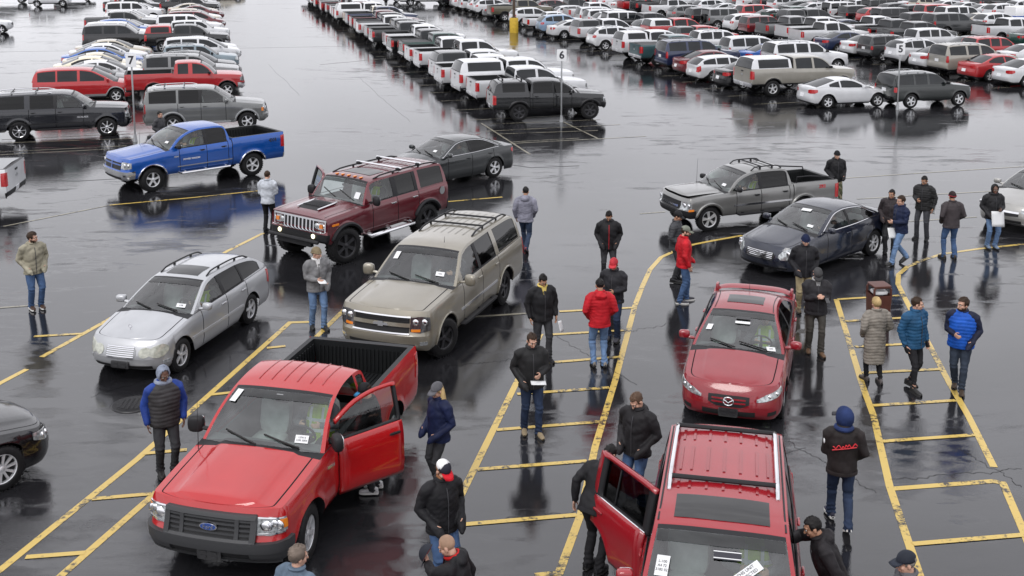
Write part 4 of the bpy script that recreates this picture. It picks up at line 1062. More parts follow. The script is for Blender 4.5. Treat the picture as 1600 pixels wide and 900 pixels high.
# light grey estate car
H_ = -105; pos = place(G(285, 579), H_, TYPES['wagon'])
wag, s, o = vehicle('estate_car', 'silver estate car with roof rails and sunroof, driver in lime vest', 'estate car', 'wagon', pos, H_, (.44,.45,.47,1), style='five', hl='lamp_pale', refl=False, spec=dict(top=[(2.14,.635),(1.9,.74),(1.5,.83),(.82,.935),(-.5,.965),(-1.6,.985),(-2.2,.99),(-2.4,.98)], grille=[(-.31,.53,.62),(-.26,.49,.66),(0,.47,.67),(.26,.49,.66),(.31,.53,.62)], hl=[(.37,.55,.60),(.41,.50,.65),(.47,.48,.67),(.53,.50,.66),(.57,.52,.64),(.62,.49,.67),(.72,.47,.70),(.82,.48,.71),(.90,.52,.69),(.95,.57,.65)]), glass={1:'tinted_glass',2:'tinted_glass','rear':'tinted_glass'}, grille='steel_grey')
bars(wag, s, (.505,.54,.575,.61,.64), -.28, .28, .014, 'chrome', off=.022)
b = MB(); s.patch(b, [(-.28,.462,.478),(.28,.462,.478)], False, .02, .03, 8, 1); s.patch(b, [(-.28,.66,.675),(.28,.66,.675)], False, .02, .03, 8, 1); b.build('grille_surround', M['chrome'], wag)
front_plate(wag, s, .34, 'plate_dark', .14, .38)
rails(wag, s, -.15, -1.75, .90, .05, 'black_trim', .017)
b = MB(); ribbon(s, b, -.10, -.58, -.62, .62, .006); b.build('sunroof', M['sunroof_glass'], wag)
side_strip(wag, s, 1.0, -1.0, .50, .545, 'metallic_paint', (.55,.56,.58,1)); sticker(wag, s, .70, .66, .2, .11, '158', size=.06)
b = MB(); z = s.S(1.75, 0); b.tube([(1.75,0,z),(1.75,0,z+.07)], .006, 0, 5); b.tube([(1.75, .035*math.cos(t), z+.095+.035*math.sin(t)) for t in np.linspace(0, 6.283, 13)], .005, 0, 5, False); b.build('hood_ornament', M['chrome'], wag)
for sg in (1,-1):
    b = MB(); s.patch(b, [(sg*.82,.34,.40),(sg*.98,.34,.40)] if sg > 0 else [(sg*.98,.34,.40),(sg*.82,.34,.40)], False, .01, .02, 4, 1); b.build('fog_lamp', M['lamp_lens'], wag)
# beige-grey full size SUV
H_ = -110; pos = place(G(697, 556), H_, TYPES['suv_long'])
sub, s, o = vehicle('sport_utility_vehicle', 'pewter full size SUV with roof rack and black wheels, front wheels turned', 'SUV', 'suv_long', pos, H_, (.26,.238,.19,1), style='truck', rim='dark_alloy', steer=R(-20), glass={1:'tinted_glass',2:'tinted_glass','rear':'tinted_glass'}, hl='lamp_dark', grille='underbody', big_mirror=True, refl=False)
b = MB(); s.patch(b, [(-.60,.845,.915),(.60,.845,.915)], False, .025, .04, 10, 1); ob = b.build('grille_bar', M['metallic_paint'], sub); ob.color = (.26,.238,.19,1)
b = MB(); p, n = s.surf(0, .88); xq = p.x+.045
b.add([(xq,a,c_+.045) for a,c_ in ((-.16,.81),(-.05,.81),(-.06,.785),(.06,.785),(.05,.81),(.16,.81),(.14,.86),(.045,.86),(.06,.885),(-.06,.885),(-.045,.86),(-.14,.86))] + [(xq-.03,a,c_+.045) for a,c_ in ((-.16,.81),(-.05,.81),(-.06,.785),(.06,.785),(.05,.81),(.16,.81),(.14,.86),(.045,.86),(.06,.885),(-.06,.885),(-.045,.86),(-.14,.86))], [tuple(range(12))] + [(i,(i+1)%12,(i+1)%12+12,i+12) for i in range(12)])
b.build('emblem', M['chrome'], sub, smooth=False)
bars(sub, s, (.76,.79,.82,.95,.98), -.56, .56, .010, 'black_trim', off=.018)
b = MB()
for st in ([(-.60,1.025,1.05),(.60,1.025,1.05)], [(-.60,.72,.74),(.60,.72,.74)]): s.patch(b, st, False, .028, .05, 12, 1)
b.build('grille_surround', M['chrome'], sub)
for sg in (1,-1):
    b = MB(); st = [(sg*.62,.76,.81),(sg*.80,.765,.815)]; s.patch(b, st if sg > 0 else st[::-1], False, .022, .03, 5, 1); b.build('turn_lamp', M['amber_lens'], sub)
    for dd in (.70,.88):
        p, n = s.surf(sg*dd, .94); b = MB(); b.ell((p.x+.005, p.y, .94), (.03,.07,.065)); b.build('lamp_reflector', M['chrome'], sub)
    b = MB(); st = [(sg*.80,.50,.57),(sg*.96,.50,.57)]; s.patch(b, st if sg > 0 else st[::-1], False, .01, .02, 4, 1); b.build('fog_lamp', M['lamp_lens'], sub)
rails(sub, s, -.55, -2.6, .88, .06, 'black_trim', .02, (-1.15,-1.9))
for f0 in (-.6,-.36,-.12,.12,.36,.6):
    b = MB(); ribbon(s, b, -.5, -2.4, f0-.014, f0+.014, .007, 6); ob = b.build('roof_rib', M['metallic_paint'], sub); ob.color = (.22,.20,.16,1)
steps(sub, s, .95, -.98, .42, 'black_trim', flat=True); side_strip(sub, s, .95, -1.1, .70, .75, 'chrome', off=.008)
arch_trim(sub, s, 'metallic_paint', (.25,.228,.18,1), .02); antenna(sub, .2, .3, 1.86, .12)
sticker(sub, s, .86, .60, .2, .12, '1052', size=.05); sticker(sub, s, .58, -.72, .13, .22)
front_oval
# maroon boxy off-road SUV, far front door open
H_ = -126; pos = place(G(541, 411), H_, TYPES['h2'])
h2, s, o = vehicle('off_road_vehicle', 'maroon boxy off-road SUV with chrome slotted grille and roof rack', 'SUV', 'h2', pos, H_, MAROON, style='mud', rim='dark_alloy', steer=R(-8), glass={1:'tinted_glass',2:'tinted_glass','rear':'tinted_glass'}, bump={'bumper_f':'black_trim','bumper_r':'black_trim'}, big_mirror=True, mirror_mat='black_trim', handle_mat='chrome', tw=.32)
swing(o['door0R'], (.58, -s.hw+.01), R(58))
b = MB(); s.patch(b, [(-.93,1.17,1.215),(.93,1.17,1.215)], False, .03, .06, 14, 1); s.patch(b, [(-.93,.90,.93),(.93,.90,.93)], False, .03, .06, 14, 1); b.build('grille_surround', M['chrome'], h2)
vbars(h2, s, (-.40,-.267,-.133,0,.133,.267,.40), .93, 1.17, .05, 'chrome', off=.03); vbars(h2, s, (-.52,-.90,.52,.90), .93, 1.17, .035, 'chrome', off=.03)
for sg in (1,-1):
    p, n = s.surf(sg*.62, 1.05); b = MB(); b.ell((p.x+.01, p.y, 1.05), (.04,.075,.08)); b.build('headlight', M['lamp_lens'], h2)
    p, n = s.surf(sg*.78, 1.05); b = MB(); b.box((p.x+.02, p.y, 1.05), (.04,.11,.10)); b.build('turn_lamp', M['amber_lens'], h2)
    b = MB(); p, n = s.surf(sg*.60, .80); b.ell((p.x+.02, p.y, .80), (.03,.06,.06)); b.build('fog_lamp', M['lit_lamp'], h2)
    st = [(sg*(s.dx(1.95)-.1),1.05,1.10),(sg*(s.dx(1.95)+.12),1.05,1.10)]; b = MB(); s.patch(b, st if sg > 0 else st[::-1], False, .02, .03, 4, 1); b.build('marker_lamp', M['amber_lens'], h2)
b = MB(); p, n = s.surf(0,.72); b.tube([(p.x+.12, y, .70) for y in np.linspace(-.85,.85,9)], .05, 0, 8); b.box((p.x+.05, 0, .60), (.10,1.2,.12)); b.build('bumper_bar', M['black_trim'], h2)
b = MB(); b.grid([[(x, y, s.S(x, y)+.045*(1 if 1.25 < x < 1.85 else 0)+.01) for y in np.linspace(-.34,.34,7)] for x in (1.92,1.80,1.3,1.2)]); b.build('hood_vent', M['black_trim'], h2)
for k in range(9): 
    b = MB(); y0 = -.28+.07*k; b.box((1.55, y0, s.S(1.55, y0)+.062), (.46,.018,.02)); b.build('vent_slat', M['dark_alloy'], h2)
for sg in (1,-1):
    b = MB(); b.tube([(1.9, sg*.37, s.S(1.9,.37)+.05), (1.22, sg*.37, s.S(1.2,.37)+.06)], .02, 0, 6); b.build('vent_trim', M['chrome'], h2)
rails(h2, s, .25, -2.3, .93, .05, 'black_trim', .022)
for x in (-.75, -1.55):
    b = MB(); b.tube([(x, y, 2.02) for y in np.linspace(-.80,.80,7)], .03, 0, 8); b.build('cross_bar', M['chrome'], h2)
    for sg in (1,-1): b = MB(); b.sebox((x, sg*.72, 1.99), (.16,.14,.09), 0, .5, 10, 6); b.build('bar_foot', M['black_trim'], h2)
b = MB(); ribbon(s, b, .12, -.45, -.62, .62, .008); b.build('sunroof', M['sunroof_glass'], h2)
for f0 in (-.7,-.5,-.3,-.1,.1,.3,.5,.7):
    b = MB(); ribbon(s, b, -.55, -2.2, f0-.02, f0+.02, .012, 5); ob = b.build('roof_rib', M['metallic_paint'], h2); ob.color = (.07,.006,.010,1)
for f0 in (-.55,-.28,0,.28,.55):
    p = s.over(.40, f0); b = MB(); b.sebox((p.x-.02, p.y, p.z+.02), (.12,.07,.035), 0, .6, 10, 6); b.build('marker_lamp', M['amber_lens'], h2)
arch_trim(h2, s, 'black_trim', None, .05, .03); steps(h2, s, .9, -1.0, .55, 'chrome', .05, .10)
sticker(h2, s, .74, .72, .18, .2, '', size=.05)
b = MB(); p, n = s.surf(s.dx(-2.2), 1.18); b.add([(p.x + .11*math.cos(t), p.y+.012, 1.18+.11*math.sin(t)) for t in np.linspace(0,6.2,16)], [tuple(range(16))]); b.build('round_badge', M['steel_grey'], h2)
# blue crew pickup
H_ = -138; pos = place(G(240, 300), H_, TYPES['ram_quad'])
ram, s, o = vehicle('pickup_truck', 'bright blue four door pickup truck with chrome lower bumper, driver in lime vest', 'pickup truck', 'ram_quad', pos, H_, BLUE, style='truck', rim='alloy', glass={1:'tinted_glass','rear':'tinted_glass'}, bump={'bumper_f':'chrome','bumper_r':'steel_grey'}, mirror_mat='black_trim', handle_mat='black_trim', steer=R(5))
b = MB(); s.patch(b, [(-.62,.64,.74),(.62,.64,.74)], False, .02, .05, 12, 2); s.patch(b, [(-1.05,.66,.74),(-.62,.64,.74)], False, .02, .05, 6, 2); s.patch(b, [(.62,.64,.74),(1.05,.66,.74)], False, .02, .05, 6, 2); b.build('bumper_cover', M['steel_grey'], ram)
b = MB(); s.patch(b, [(-.60,.925,.965),(.60,.925,.965)], False, .025, .04, 10, 1); s.patch(b, [(-.035,.79,1.03),(.035,.79,1.03)], False, .028, .04, 2, 2); s.patch(b, [(-.62,1.02,1.07),(.62,1.02,1.07)], False, .02, .04, 10, 1); ob = b.build('grille_bar', M['metallic_paint'], ram); ob.color = BLUE
arch_trim(ram, s, 'chrome', None, .022, .025); steps(ram, s, .95, -1.0, .50, 'chrome', .04, .05); side_strip(ram, s, .95, -1.0, .70, .735, 'chrome', off=.008)
side_text(ram, s, .98, 1.05, 'HEMI', .07, 'chrome'); side_text(ram, s, .45, .93, 'POWER WAGON', .075, 'white_vinyl'); side_text(ram, s, -2.55, 1.16, '4X4', .17, 'ink')
sticker(ram, s, .98, .60, .18, .1, '', size=.05); antenna(ram, 1.4, -.84, 1.25, .6)
# dark sedan behind the maroon one
H_ = -138; pos = place(G(773, 277), H_, dict(TYPES['sedan'], wb=2.74, hw=.93), -1)
buick, s, o = vehicle('sedan', 'black sedan with chrome window trim and star spoke wheels behind maroon off-roader', 'car', 'sedan', pos, H_, (.018,.022,.024,1), style='star', rim='alloy', glass={1:'tinted_glass'}, spec=dict(wb=2.74, fo=1.0, ro=1.09, hw=.93, rt=.345))
def window_trim(root, s, m='chrome', x0=None, x1=None):
    c = s.sp['cab']; x0 = x0 or c['xc']-.05; x1 = x1 or c['xb']+.25
    for sg in (1,-1):
        for lower in (False, True):
            b = MB(); pts = []
            for x in np.linspace(x0, x1, 22):
                z = s.belt(x)+.012 if lower else max(s.belt(x)+.012, s.T(x)-.035*math.sqrt(1+((s.T(x+.04)-s.T(x-.04))/.08)**2)); pts.append((x, sg*(s.sideY(x, z)+.006), z))
            b.tube(pts, .011, 0, 5); b.build('window_trim', M[m], root)
window_trim(buick, s); sticker(buick, s, .72, .55, .15, .12)
# pewter compact crew pickup
H_ = -158; pos = place(G(1108, 362), H_, TYPES['pickup_small'])
s10, s, o = vehicle('pickup_truck', 'grey compact four door pickup truck with roof rack, bonnet slightly ajar', 'pickup truck', 'pickup_small', pos, H_, (.21,.21,.205,1), style='star', rim='alloy', glass={1:'tinted_glass','rear':'tinted_glass'}, bump={'bumper_f':'black_trim','bumper_r':'black_trim'}, mirror_mat='black_trim', handle_mat='black_trim')
ho = o['hood']; ho.data.transform(Matrix.Translation((s.hoodr,0,1.0)) @ Matrix.Rotation(R(-3), 4, 'Y') @ Matrix.Translation((-s.hoodr,0,-1.0)))
rails(s10, s, .05, -.95, .88, .07, 'black_trim', .018, (-.3,-.7)); arch_trim(s10, s, 'metallic_paint', (.19,.19,.185,1), .04, .03)
bars(s10, s, (.73,), -.42, .42, .05, 'chrome', off=.03); bars(s10, s, (.67,.79), -.42, .42, .015, 'black_trim', off=.02); steps(s10, s, .75, -1.1, .42, 'black_trim', .035, .04); side_strip(s10, s, .80, -1.15, .66, .71, 'chrome', off=.008)
for sg in (1,-1):
    b = MB(); b.tube([(-1.35, sg*.76, 1.14), (-1.36, sg*.76, 1.30), (-1.75, sg*.76, 1.30), (-2.68, sg*.76, 1.20), (-2.7, sg*.76, 1.14)], .02, 0, 6); b.build('bed_rail', M['black_trim'], s10)
    st = [(sg*.82,.62,.68),(sg*.98,.63,.68)]; b = MB(); s.patch(b, st if sg > 0 else st[::-1], False, .02, .03, 4, 1); b.build('turn_lamp', M['amber_lens'], s10)
side_text(s10, s, -2.2, .98, 'ZR2', .13, 'ink_red'); sticker(s10, s, .80, .62, .16, .1); antenna(s10, 1.1, -.66, 1.05, .7)
# dark blue sedan
H_ = -140; pos = place(G(1364, 399), H_, dict(TYPES['sedan'], wb=2.85, hw=.875), -1)
g35, s, o = vehicle('sedan', 'dark navy sedan with bar grille among the buyers, paper under its windscreen', 'car', 'sedan', pos, H_, (.010,.014,.030,1), style='seven', rim='alloy', grille='underbody', spec=dict(wb=2.85, fo=.85, ro=1.04, hw=.875, rt=.335, hl=[(.52,.56,.62),(.60,.50,.72),(.78,.52,.78),(.98,.62,.80),(1.08,.70,.79)], grille=[(-.42,.52,.60),(-.36,.46,.66),(.36,.46,.66),(.42,.52,.60)], intake=[(-.75,.27,.31),(.75,.27,.31)]))
bars(g35, s, (.49,.53,.57,.61,.645), -.37, .37, .014, 'chrome', off=.022); front_oval(g35, s, .57, .085, .045, 'steel_grey', off=.035); window_trim(g35, s)
b = MB(); s.patch(b, [(-.62,.245,.262),(.62,.245,.262)], False, .02, .03, 10, 1); b.build('bumper_trim', M['chrome'], g35)
for sg in (1,-1):
    st = [(sg*1.12,.53,.57),(sg*1.28,.54,.57)]; b = MB(); s.patch(b, st if sg > 0 else st[::-1], False, .012, .02, 4, 1); b.build('turn_lamp', M['amber_lens'], g35)
sticker(g35, s, .30, .05, .30, .13, '', ang=.1); sticker(g35, s, .76, .62, .16, .1)
# red sedan with rear spoiler
H_ = -107.5; fwd = Vector((math.cos(R(H_)), math.sin(R(H_)), 0)); sp_ = dict(TYPES['sedan'], wb=2.675, fo=.95, ro=1.12, hw=.89); pos = Vector((3.61, 17.62, 0)) - fwd*(sp_['wb']/2 + .93)
maz, s, o = vehicle('sedan', 'dark red sedan with sunroof and rear spoiler, driver in lime vest', 'car', 'sedan', pos, H_, DRED, paint='car_paint', style='five', glass={1:'tinted_glass'}, spec=dict(wb=2.675, fo=.95, ro=1.12, hw=.89, hl=[(.46,.56,.60),(.62,.57,.67),(.85,.61,.72),(1.04,.68,.75)], grille=[(-.34,.52,.63),(-.2,.46,.64),(.2,.46,.64),(.34,.52,.63)], intake=[(-.44,.29,.385),(.44,.29,.385)]))
bars(maz, s, (.53,.585), -.28, .28, .022, 'car_paint', off=.02)
for c in maz.children:
    if c.name.startswith('grille_bar'): c.color = DRED
b = MB(); p, n = s.surf(0, .56); b.tube([(p.x+.04, .085*math.cos(t), .56+.07*math.sin(t)) for t in np.linspace(0, 6.2832, 21)], .011, 0, 6, False); b.tube([(p.x+.04,-.075,.585),(p.x+.045,-.03,.56),(p.x+.045,0,.535),(p.x+.045,.03,.56),(p.x+.04,.075,.585)], .010, 0, 6); b.build('emblem', M['chrome'], maz)
front_plate(maz, s, .36, 'plate_dark', .15, .33)
for sg in (1,-1):
    st = [(sg*.66,.30,.37),(sg*.84,.32,.38)]; b = MB(); s.patch(b, st if sg > 0 else st[::-1], False, .01, .03, 4, 1); b.build('fog_recess', M['underbody'], maz)
    b = MB(); ribbon(s, b, .02, -1.0, sg*.90-.012, sg*.90+.012, .006, 8); b.build('roof_strip', M['black_trim'], maz)
b = MB(); ribbon(s, b, -.20, -.62, -.58, .58, .006); b.build('sunroof', M['sunroof_glass'], maz)
b = MB(); xs_ = s.xr+.22
for k, (dx_, dz) in enumerate(((0,0),)):
    rows = []
    for y in np.linspace(-.80, .80, 17):
        zt_ = 1.12 - .10*(abs(y)/.8)**6; xx = xs_ + .10*(abs(y)/.8)**2
        rows.append([(xx+.13, y, zt_-.012), (xx+.06, y, zt_+.016), (xx-.10, y, zt_+.012), (xx-.11, y, zt_-.012), (xx+.05, y, zt_-.016)])
    b.grid(rows, 0, True)
for sg in (1,-1): b.sebox((xs_+.12, sg*.74, 1.07), (.20,.07,.22), 0, .5, 10, 6)
ob = b.build('spoiler', M['car_paint'], maz); ob.color = DRED
antenna(maz, -1.0, 0, 1.43, .12); sticker(maz, s, .30, .05, .28, .08, '', m='plate_dark'); sticker(maz, s, .40, .05, .30, .07); sticker(maz, s, .86, .72, .18, .1, '1099', size=.045); sticker(maz, s, .55, -.76, .12, .16, '', ang=.0)
# red crossover in front, far front door open
H_ = -102; sp_ = dict(TYPES['suv_mid'], wb=2.62, fo=.92, ro=.98, hw=.90); fwd = Vector((math.cos(R(H_)), math.sin(R(H_)), 0)); pos = Vector((2.36, 11.70, 0)) - fwd*.30
vue, s, o = vehicle('sport_utility_vehicle', 'red compact SUV with silver roof rails and sunroof, rear passenger door open', 'SUV', 'suv_mid', pos, H_, (.29,.006,.013,1), paint='car_paint', style='five', glass={1:'tinted_glass',2:'tinted_glass','rear':'tinted_glass'}, spec=dict(wb=2.80, fo=.92, ro=1.20, hw=.935, seams=[.72,-.30,-1.40], wins=[(.62,-.24),(-.37,-1.28),(-1.44,-2.30)], top=[(2.32,.88),(2.05,.97),(1.6,1.02),(.92,1.10),(-1,1.115),(-2.60,1.125)], cab=dict(xc=.95, xf=.28, xr=-2.36, xb=-2.54, T=[(.95,1.10),(.60,1.40),(.28,1.605),(-.1,1.66),(-1.0,1.67),(-2.0,1.65),(-2.36,1.60),(-2.46,1.40),(-2.54,1.125)], wr=.735, fwd=.16, bwd=.06, crown=.05)))
swing(o['door1R'], (-.30, -s.hw+.01), R(41))
TRN = Matrix.Translation((-.30, -s.hw+.01, 0)) @ Matrix.Rotation(R(41), 4, 'Z') @ Matrix.Translation((.30, s.hw-.01, 0))
b = MB(); pts = [(x, -s.wtop(x)-.012, s.ze(x)+.01) for x in np.linspace(-.33,-1.36,8)]; b.tube(pts, .016, 0, 6); b.tube([(-1.0, -s.sideY(-1.0, s.ze(-1.0))-.004, s.ze(-1.0)+.02), (-1.0, -s.sideY(-1.0, 1.58)-.004, 1.58)], .012, 1, 5); b.v = [tuple(TRN @ Vector(v)) for v in b.v]; b.build('window_trim', [M['chrome'], M['black_trim']], o['door1R'])
rails(vue, s, -.42, -2.28, .86, .085, 'chrome', .028, (-.62,-2.10))
b = MB(); ribbon(s, b, .16, -.30, -.72, .72, .006); b.build('sunroof', M['sunroof_glass'], vue)
for f0 in (-.72,-.54,-.27,0,.27,.54,.72):
    for x0, x1 in ((-.45,-.72),(-.90,-1.55),(-1.75,-2.15)):
        b = MB(); ribbon(s, b, x0, x1, f0-.022, f0+.022, .010, 4); ob = b.build('roof_rib', M['car_paint'], vue); ob.color = (.26,.006,.012,1)
for sg in (1,-1):
    b = MB(); ribbon(s, b, .22, -2.25, sg*.95-.014, sg*.95+.014, .006, 8); b.build('roof_strip', M['black_trim'], vue)
sticker(vue, s, .68, -.76, .17, .26, 'L-100|A4 72|3185 02', size=.048)
sticker(vue, s, .53, .10, .34, .12, '', m='ink'); 
for dx_ in (.502,.556): sticker(vue, s, dx_, .10, .345, .012, '', m='paper')
sticker(vue, s, .525, .06, .16, .03, '', m='white_vinyl'); sticker(vue, s, .520, -.04, .06, .05, '', m='ink_lime')
sticker(vue, s, .66, .36, .42, .13, 'THIS UNIT|INSPECTED', m='paper', ang=R(38), size=.055)
# parked cars cut by the picture's edges
H_ = 48; pos = place(G(6, 768), H_, TYPES['sedan'], 1, -1)
bk, s, o = vehicle('sedan', 'black sedan with silver wheels, nose poking in at the left edge', 'car', 'sedan', pos, H_, BLACK, style='ten', rim='alloy', spec=dict(rt=.35))
H_ = -140; fwd = Vector((math.cos(R(H_)), math.sin(R(H_)), 0)); pos = Vector((13.65, 30.15, 0)) - fwd*2.33
sl, s, o = vehicle('sedan', 'silver sedan with amber turn lamps entering at the right edge', 'car', 'sedan', pos, H_, (.33,.325,.31,1), spec=dict(hl=[(.46,.60,.70),(.66,.57,.76),(.9,.60,.79),(1.1,.66,.79)]))
bars(sl, s, (.60,), -.42, .42, .05, 'chrome', off=.02); b = MB(); s.patch(b, [(-.62,.26,.285),(.62,.26,.285)], False, .02, .03, 10, 1); b.build('bumper_trim', M['chrome'], sl)
for sg in (1,-1):
    st = [(sg*.86,.63,.72),(sg*1.0,.66,.73)]; b = MB(); s.patch(b, st if sg > 0 else st[::-1], False, .018, .03, 4, 1); b.build('turn_lamp', M['amber_lens'], sl)
H_ = 188; fwd = Vector((math.cos(R(H_)), math.sin(R(H_)), 0)); tail = Vector((-15.0, 33.0, 0)); pos = tail + fwd*3.02
wt, s, o = vehicle('pickup_truck', 'white pickup truck with grey bed cover, only its tail at the left edge', 'pickup truck', 'pickup_crew', pos, H_, WHITE, paint='car_paint', style='truck', lid='steel_grey', bump={'bumper_r':'black_trim','bumper_f':'chrome'})
side_text(wt, s, -2.65, 1.22, 'SIERRA', .11, 'ink', (1,-1))
# the nearest parked row
H_ = 17.5; pos = place(G(168, 213), H_, TYPES['suv_long'], 1, -1)
esc, s, o = vehicle('sport_utility_vehicle', 'long black SUV with chrome wheels beside the number 7 sign', 'SUV', 'suv_long', pos, H_, (.008,.009,.014,1), style='seven', rim='chrome', glass={1:'tinted_glass',2:'tinted_glass','rear':'tinted_glass'}, group='parked cars')
rails(esc, s, -.4, -2.6, .88, .06, 'chrome', .02, (-1.0,-1.9)); side_strip(esc, s, 1.0, -2.2, .62, .66, 'black_trim', off=.012); side_text(esc, s, .75, .86, 'ESCALADE', .09, 'chrome', (-1,)); steps(esc, s, .95, -.98, .42, 'black_trim', flat=True)
H_ = 15.5; pos = place(G(387, 203), H_, TYPES['suv_big'], 1, -1)
exp_, s, o = vehicle('sport_utility_vehicle', 'grey SUV with pale lower panels parked beyond the blue pickup', 'SUV', 'suv_big', pos, H_, (.15,.155,.155,1), style='truck', rim='alloy', glass={1:'tinted_glass',2:'tinted_glass','rear':'tinted_glass'}, spec=dict(clad=(.16,'steel_grey')), group='parked cars')
arch_trim(exp_, s, 'steel_grey', None, .04, .03); rails(exp_, s, -.5, -2.3, .86, .05, 'chrome', .018, (-1.0,-1.8)); steps(exp_, s, .85, -.95, .42, 'steel_grey', flat=True)
for sg in (1,-1):
    st = [(sg*.98,.80,.95),(sg*1.10,.80,.95)]; b = MB(); s.patch(b, st if sg > 0 else st[::-1], False, .018, .03, 4, 1); b.build('turn_lamp', M['amber_lens'], exp_)

# black lifted pickup with a shell, near end of the truck row
pickup('pickup_mid', 3.23, .86, 1.19, .94, .40, .54, 1.10, 1.21, 1.27, (.98,.28,-.98,-1.10), (-1.16,-2.78), 1.74, [(.86,-.02),(-.12,-.94)], [.76,-.06,-1.0])
def shelled(base):
    d = dict(TYPES[base]); x0, x1 = d['bed'][0]-.02, -d['wb']/2 - d['ro'] + .04; rail = d['top'][-1][1]; rf = d['cab']['T'][4][1]-.02
    d['shell'] = dict(xc=x0, xf=x0-.05, xr=x1+.26, xb=x1+.03, T=[(x0,rail),(x0-.05,rf-.05),(x0-.3,rf),(x1+.6,rf),(x1+.26,rf-.05),(x1+.15,(rf+rail)/2+.1),(x1+.03,rail)], wr=d['hw']*.74, fwd=.0, bwd=.03, crown=.05, wins=[(x0-.16, x1+.42)], belt=lambda x: rail)
    return d
TYPES['pickup_mid_shell'] = shelled('pickup_mid')
def shell_parts(root, s, color, paint):
    s.cage(s.sp['shell'], 'shell_')
    for kk, mb in s.parts.items():
        if kk == 'shell_body': o = mb.build('camper_shell', [M[paint], M['black_trim']], root, ang=32); o.color = color
        elif kk.startswith('shell_') and 'window' in kk: mb.build('shell_window', M['tinted_glass' if s.lod == 0 else 'far_glass'], root)
H_ = 11; pos = place(G(922, 186), H_, TYPES['pickup_mid_shell'], 1, -1)
tac, s, o = vehicle('pickup_truck', 'black lifted pickup with black camper shell behind the number six sign', 'pickup truck', 'pickup_mid_shell', pos, H_, (.012,.013,.015,1), style='mud', rim='dark_alloy', glass={0:'tinted_glass',1:'tinted_glass','rear':'tinted_glass'}, bump={'bumper_f':'black_trim','bumper_r':'black_trim'}, mirror_mat='black_trim', handle_mat='black_trim', group='trucks parked behind sign 6')
arch_trim(tac, s, 'black_trim', None, .05, .03); shell_parts(tac, s, (.012,.013,.015,1), 'metallic_paint')
for x in (-1.45, -2.3):
    b = MB(); b.tube([(x, y, 1.86) for y in np.linspace(-.62,.62,5)], .022, 0, 6)
    for sg in (1,-1): b.box((x, sg*.56, 1.81), (.07,.06,.12))
    b.build('cross_bar', M['black_trim'], tac)
# ------------------------------------------------------------------ people
_cl = {}
def cloth(col, rough=.75, kind='weave', sheen=.3):
    k = (tuple(col), rough, kind)
    if k in _cl: return _cl[k]
    m = mat('cloth_%d' % len(_cl), col, rough, spec=.22, bump=.35 if kind == 'weave' else .12, bscale=140 if kind == 'weave' else 30, var=.28 if kind != 'camo' else .3, vscale=7)
    if kind == 'camo':
        t = m.node_tree; r = [n for n in t.nodes if n.type == 'VALTORGB'][0]; n = [n for n in t.nodes if n.type == 'TEX_NOISE'][0]; n.inputs['Scale'].default_value = 13
        r.color_ramp.interpolation = 'CONSTANT'; r.color_ramp.elements[0].position = 0; r.color_ramp.elements[0].color = (.06,.07,.035,1); r.color_ramp.elements[1].position = .52; r.color_ramp.elements[1].color = (.20,.18,.12,1)
        e = r.color_ramp.elements.new(.45); e.color = (.03,.03,.02,1)
    _cl[k] = m; return m
SKIN = [mat('skin_light', (.50,.29,.21), .5, bump=.1, bscale=90, var=.12, vscale=20), mat('skin_tan', (.36,.19,.12), .5, bump=.1, bscale=90, var=.12, vscale=20), mat('skin_dark', (.12,.06,.04), .5, bump=.1, bscale=90, var=.12, vscale=20)]
def hairm(c): return cloth(c, .55, 'weave')
mat('eye_white', (.7,.68,.65), .2, coat=1); mat('lips', (.34,.13,.11), .5); mat('brow', (.03,.022,.018), .8); mat('sole', (.03,.03,.03), .7); mat('sole_white', (.7,.7,.68), .6)
JEANS=(.055,.10,.20); JEANS_L=(.13,.21,.36); JEANS_D=(.022,.035,.07); BLK=(.012,.012,.014); CHAR=(.035,.036,.04); KHAKI=(.30,.25,.15)
BROWN_H=(.035,.02,.012); BLACK_H=(.010,.009,.009); GREY_H=(.22,.20,.18); BLOND=(.42,.30,.14)
REM = []      # garments waiting to be fused into one surface
def ik(a, t, l1, l2, hint):
    d = t - a; L_ = d.length; mx_ = (l1+l2)*.995
    if L_ > mx_: d = d*(mx_/L_); t = a + d; L_ = mx_
    n = d.normalized(); h = (hint - n*hint.dot(n)).normalized()
    x = (l1*l1 - l2*l2 + L_*L_)/(2*L_); return a + n*x + h*math.sqrt(max(l1*l1 - x*x, 0)), t
ARM = {'down':(.07,.05,-.52),'pocket':(.0,.13,-.43),'front':(-.11,.27,-.30),'phone':(-.15,.27,-.20),'swingf':(.03,.25,-.45),'swingb':(.05,-.20,-.47),'hip':(.10,.02,-.40),'wheel':(-.03,.40,-.16),'chest':(-.10,.24,-.10)}
LEG = {'stand':((-.10,.02,.02),(.10,-.02,.02)),'wide':((-.14,.03,.0),(.14,.0,.0)),'stagger':((-.10,.10,.0),(.10,-.10,.0)),'walk':((-.07,.27,.0),(.07,-.27,.09)),'walk2':((-.07,-.27,.09),(.07,.27,.0)),'sit':None,'step':((-.07,-.13,.035),(.07,.12,.0)),'step2':((-.07,.13,.0),(.07,-.12,.03))}
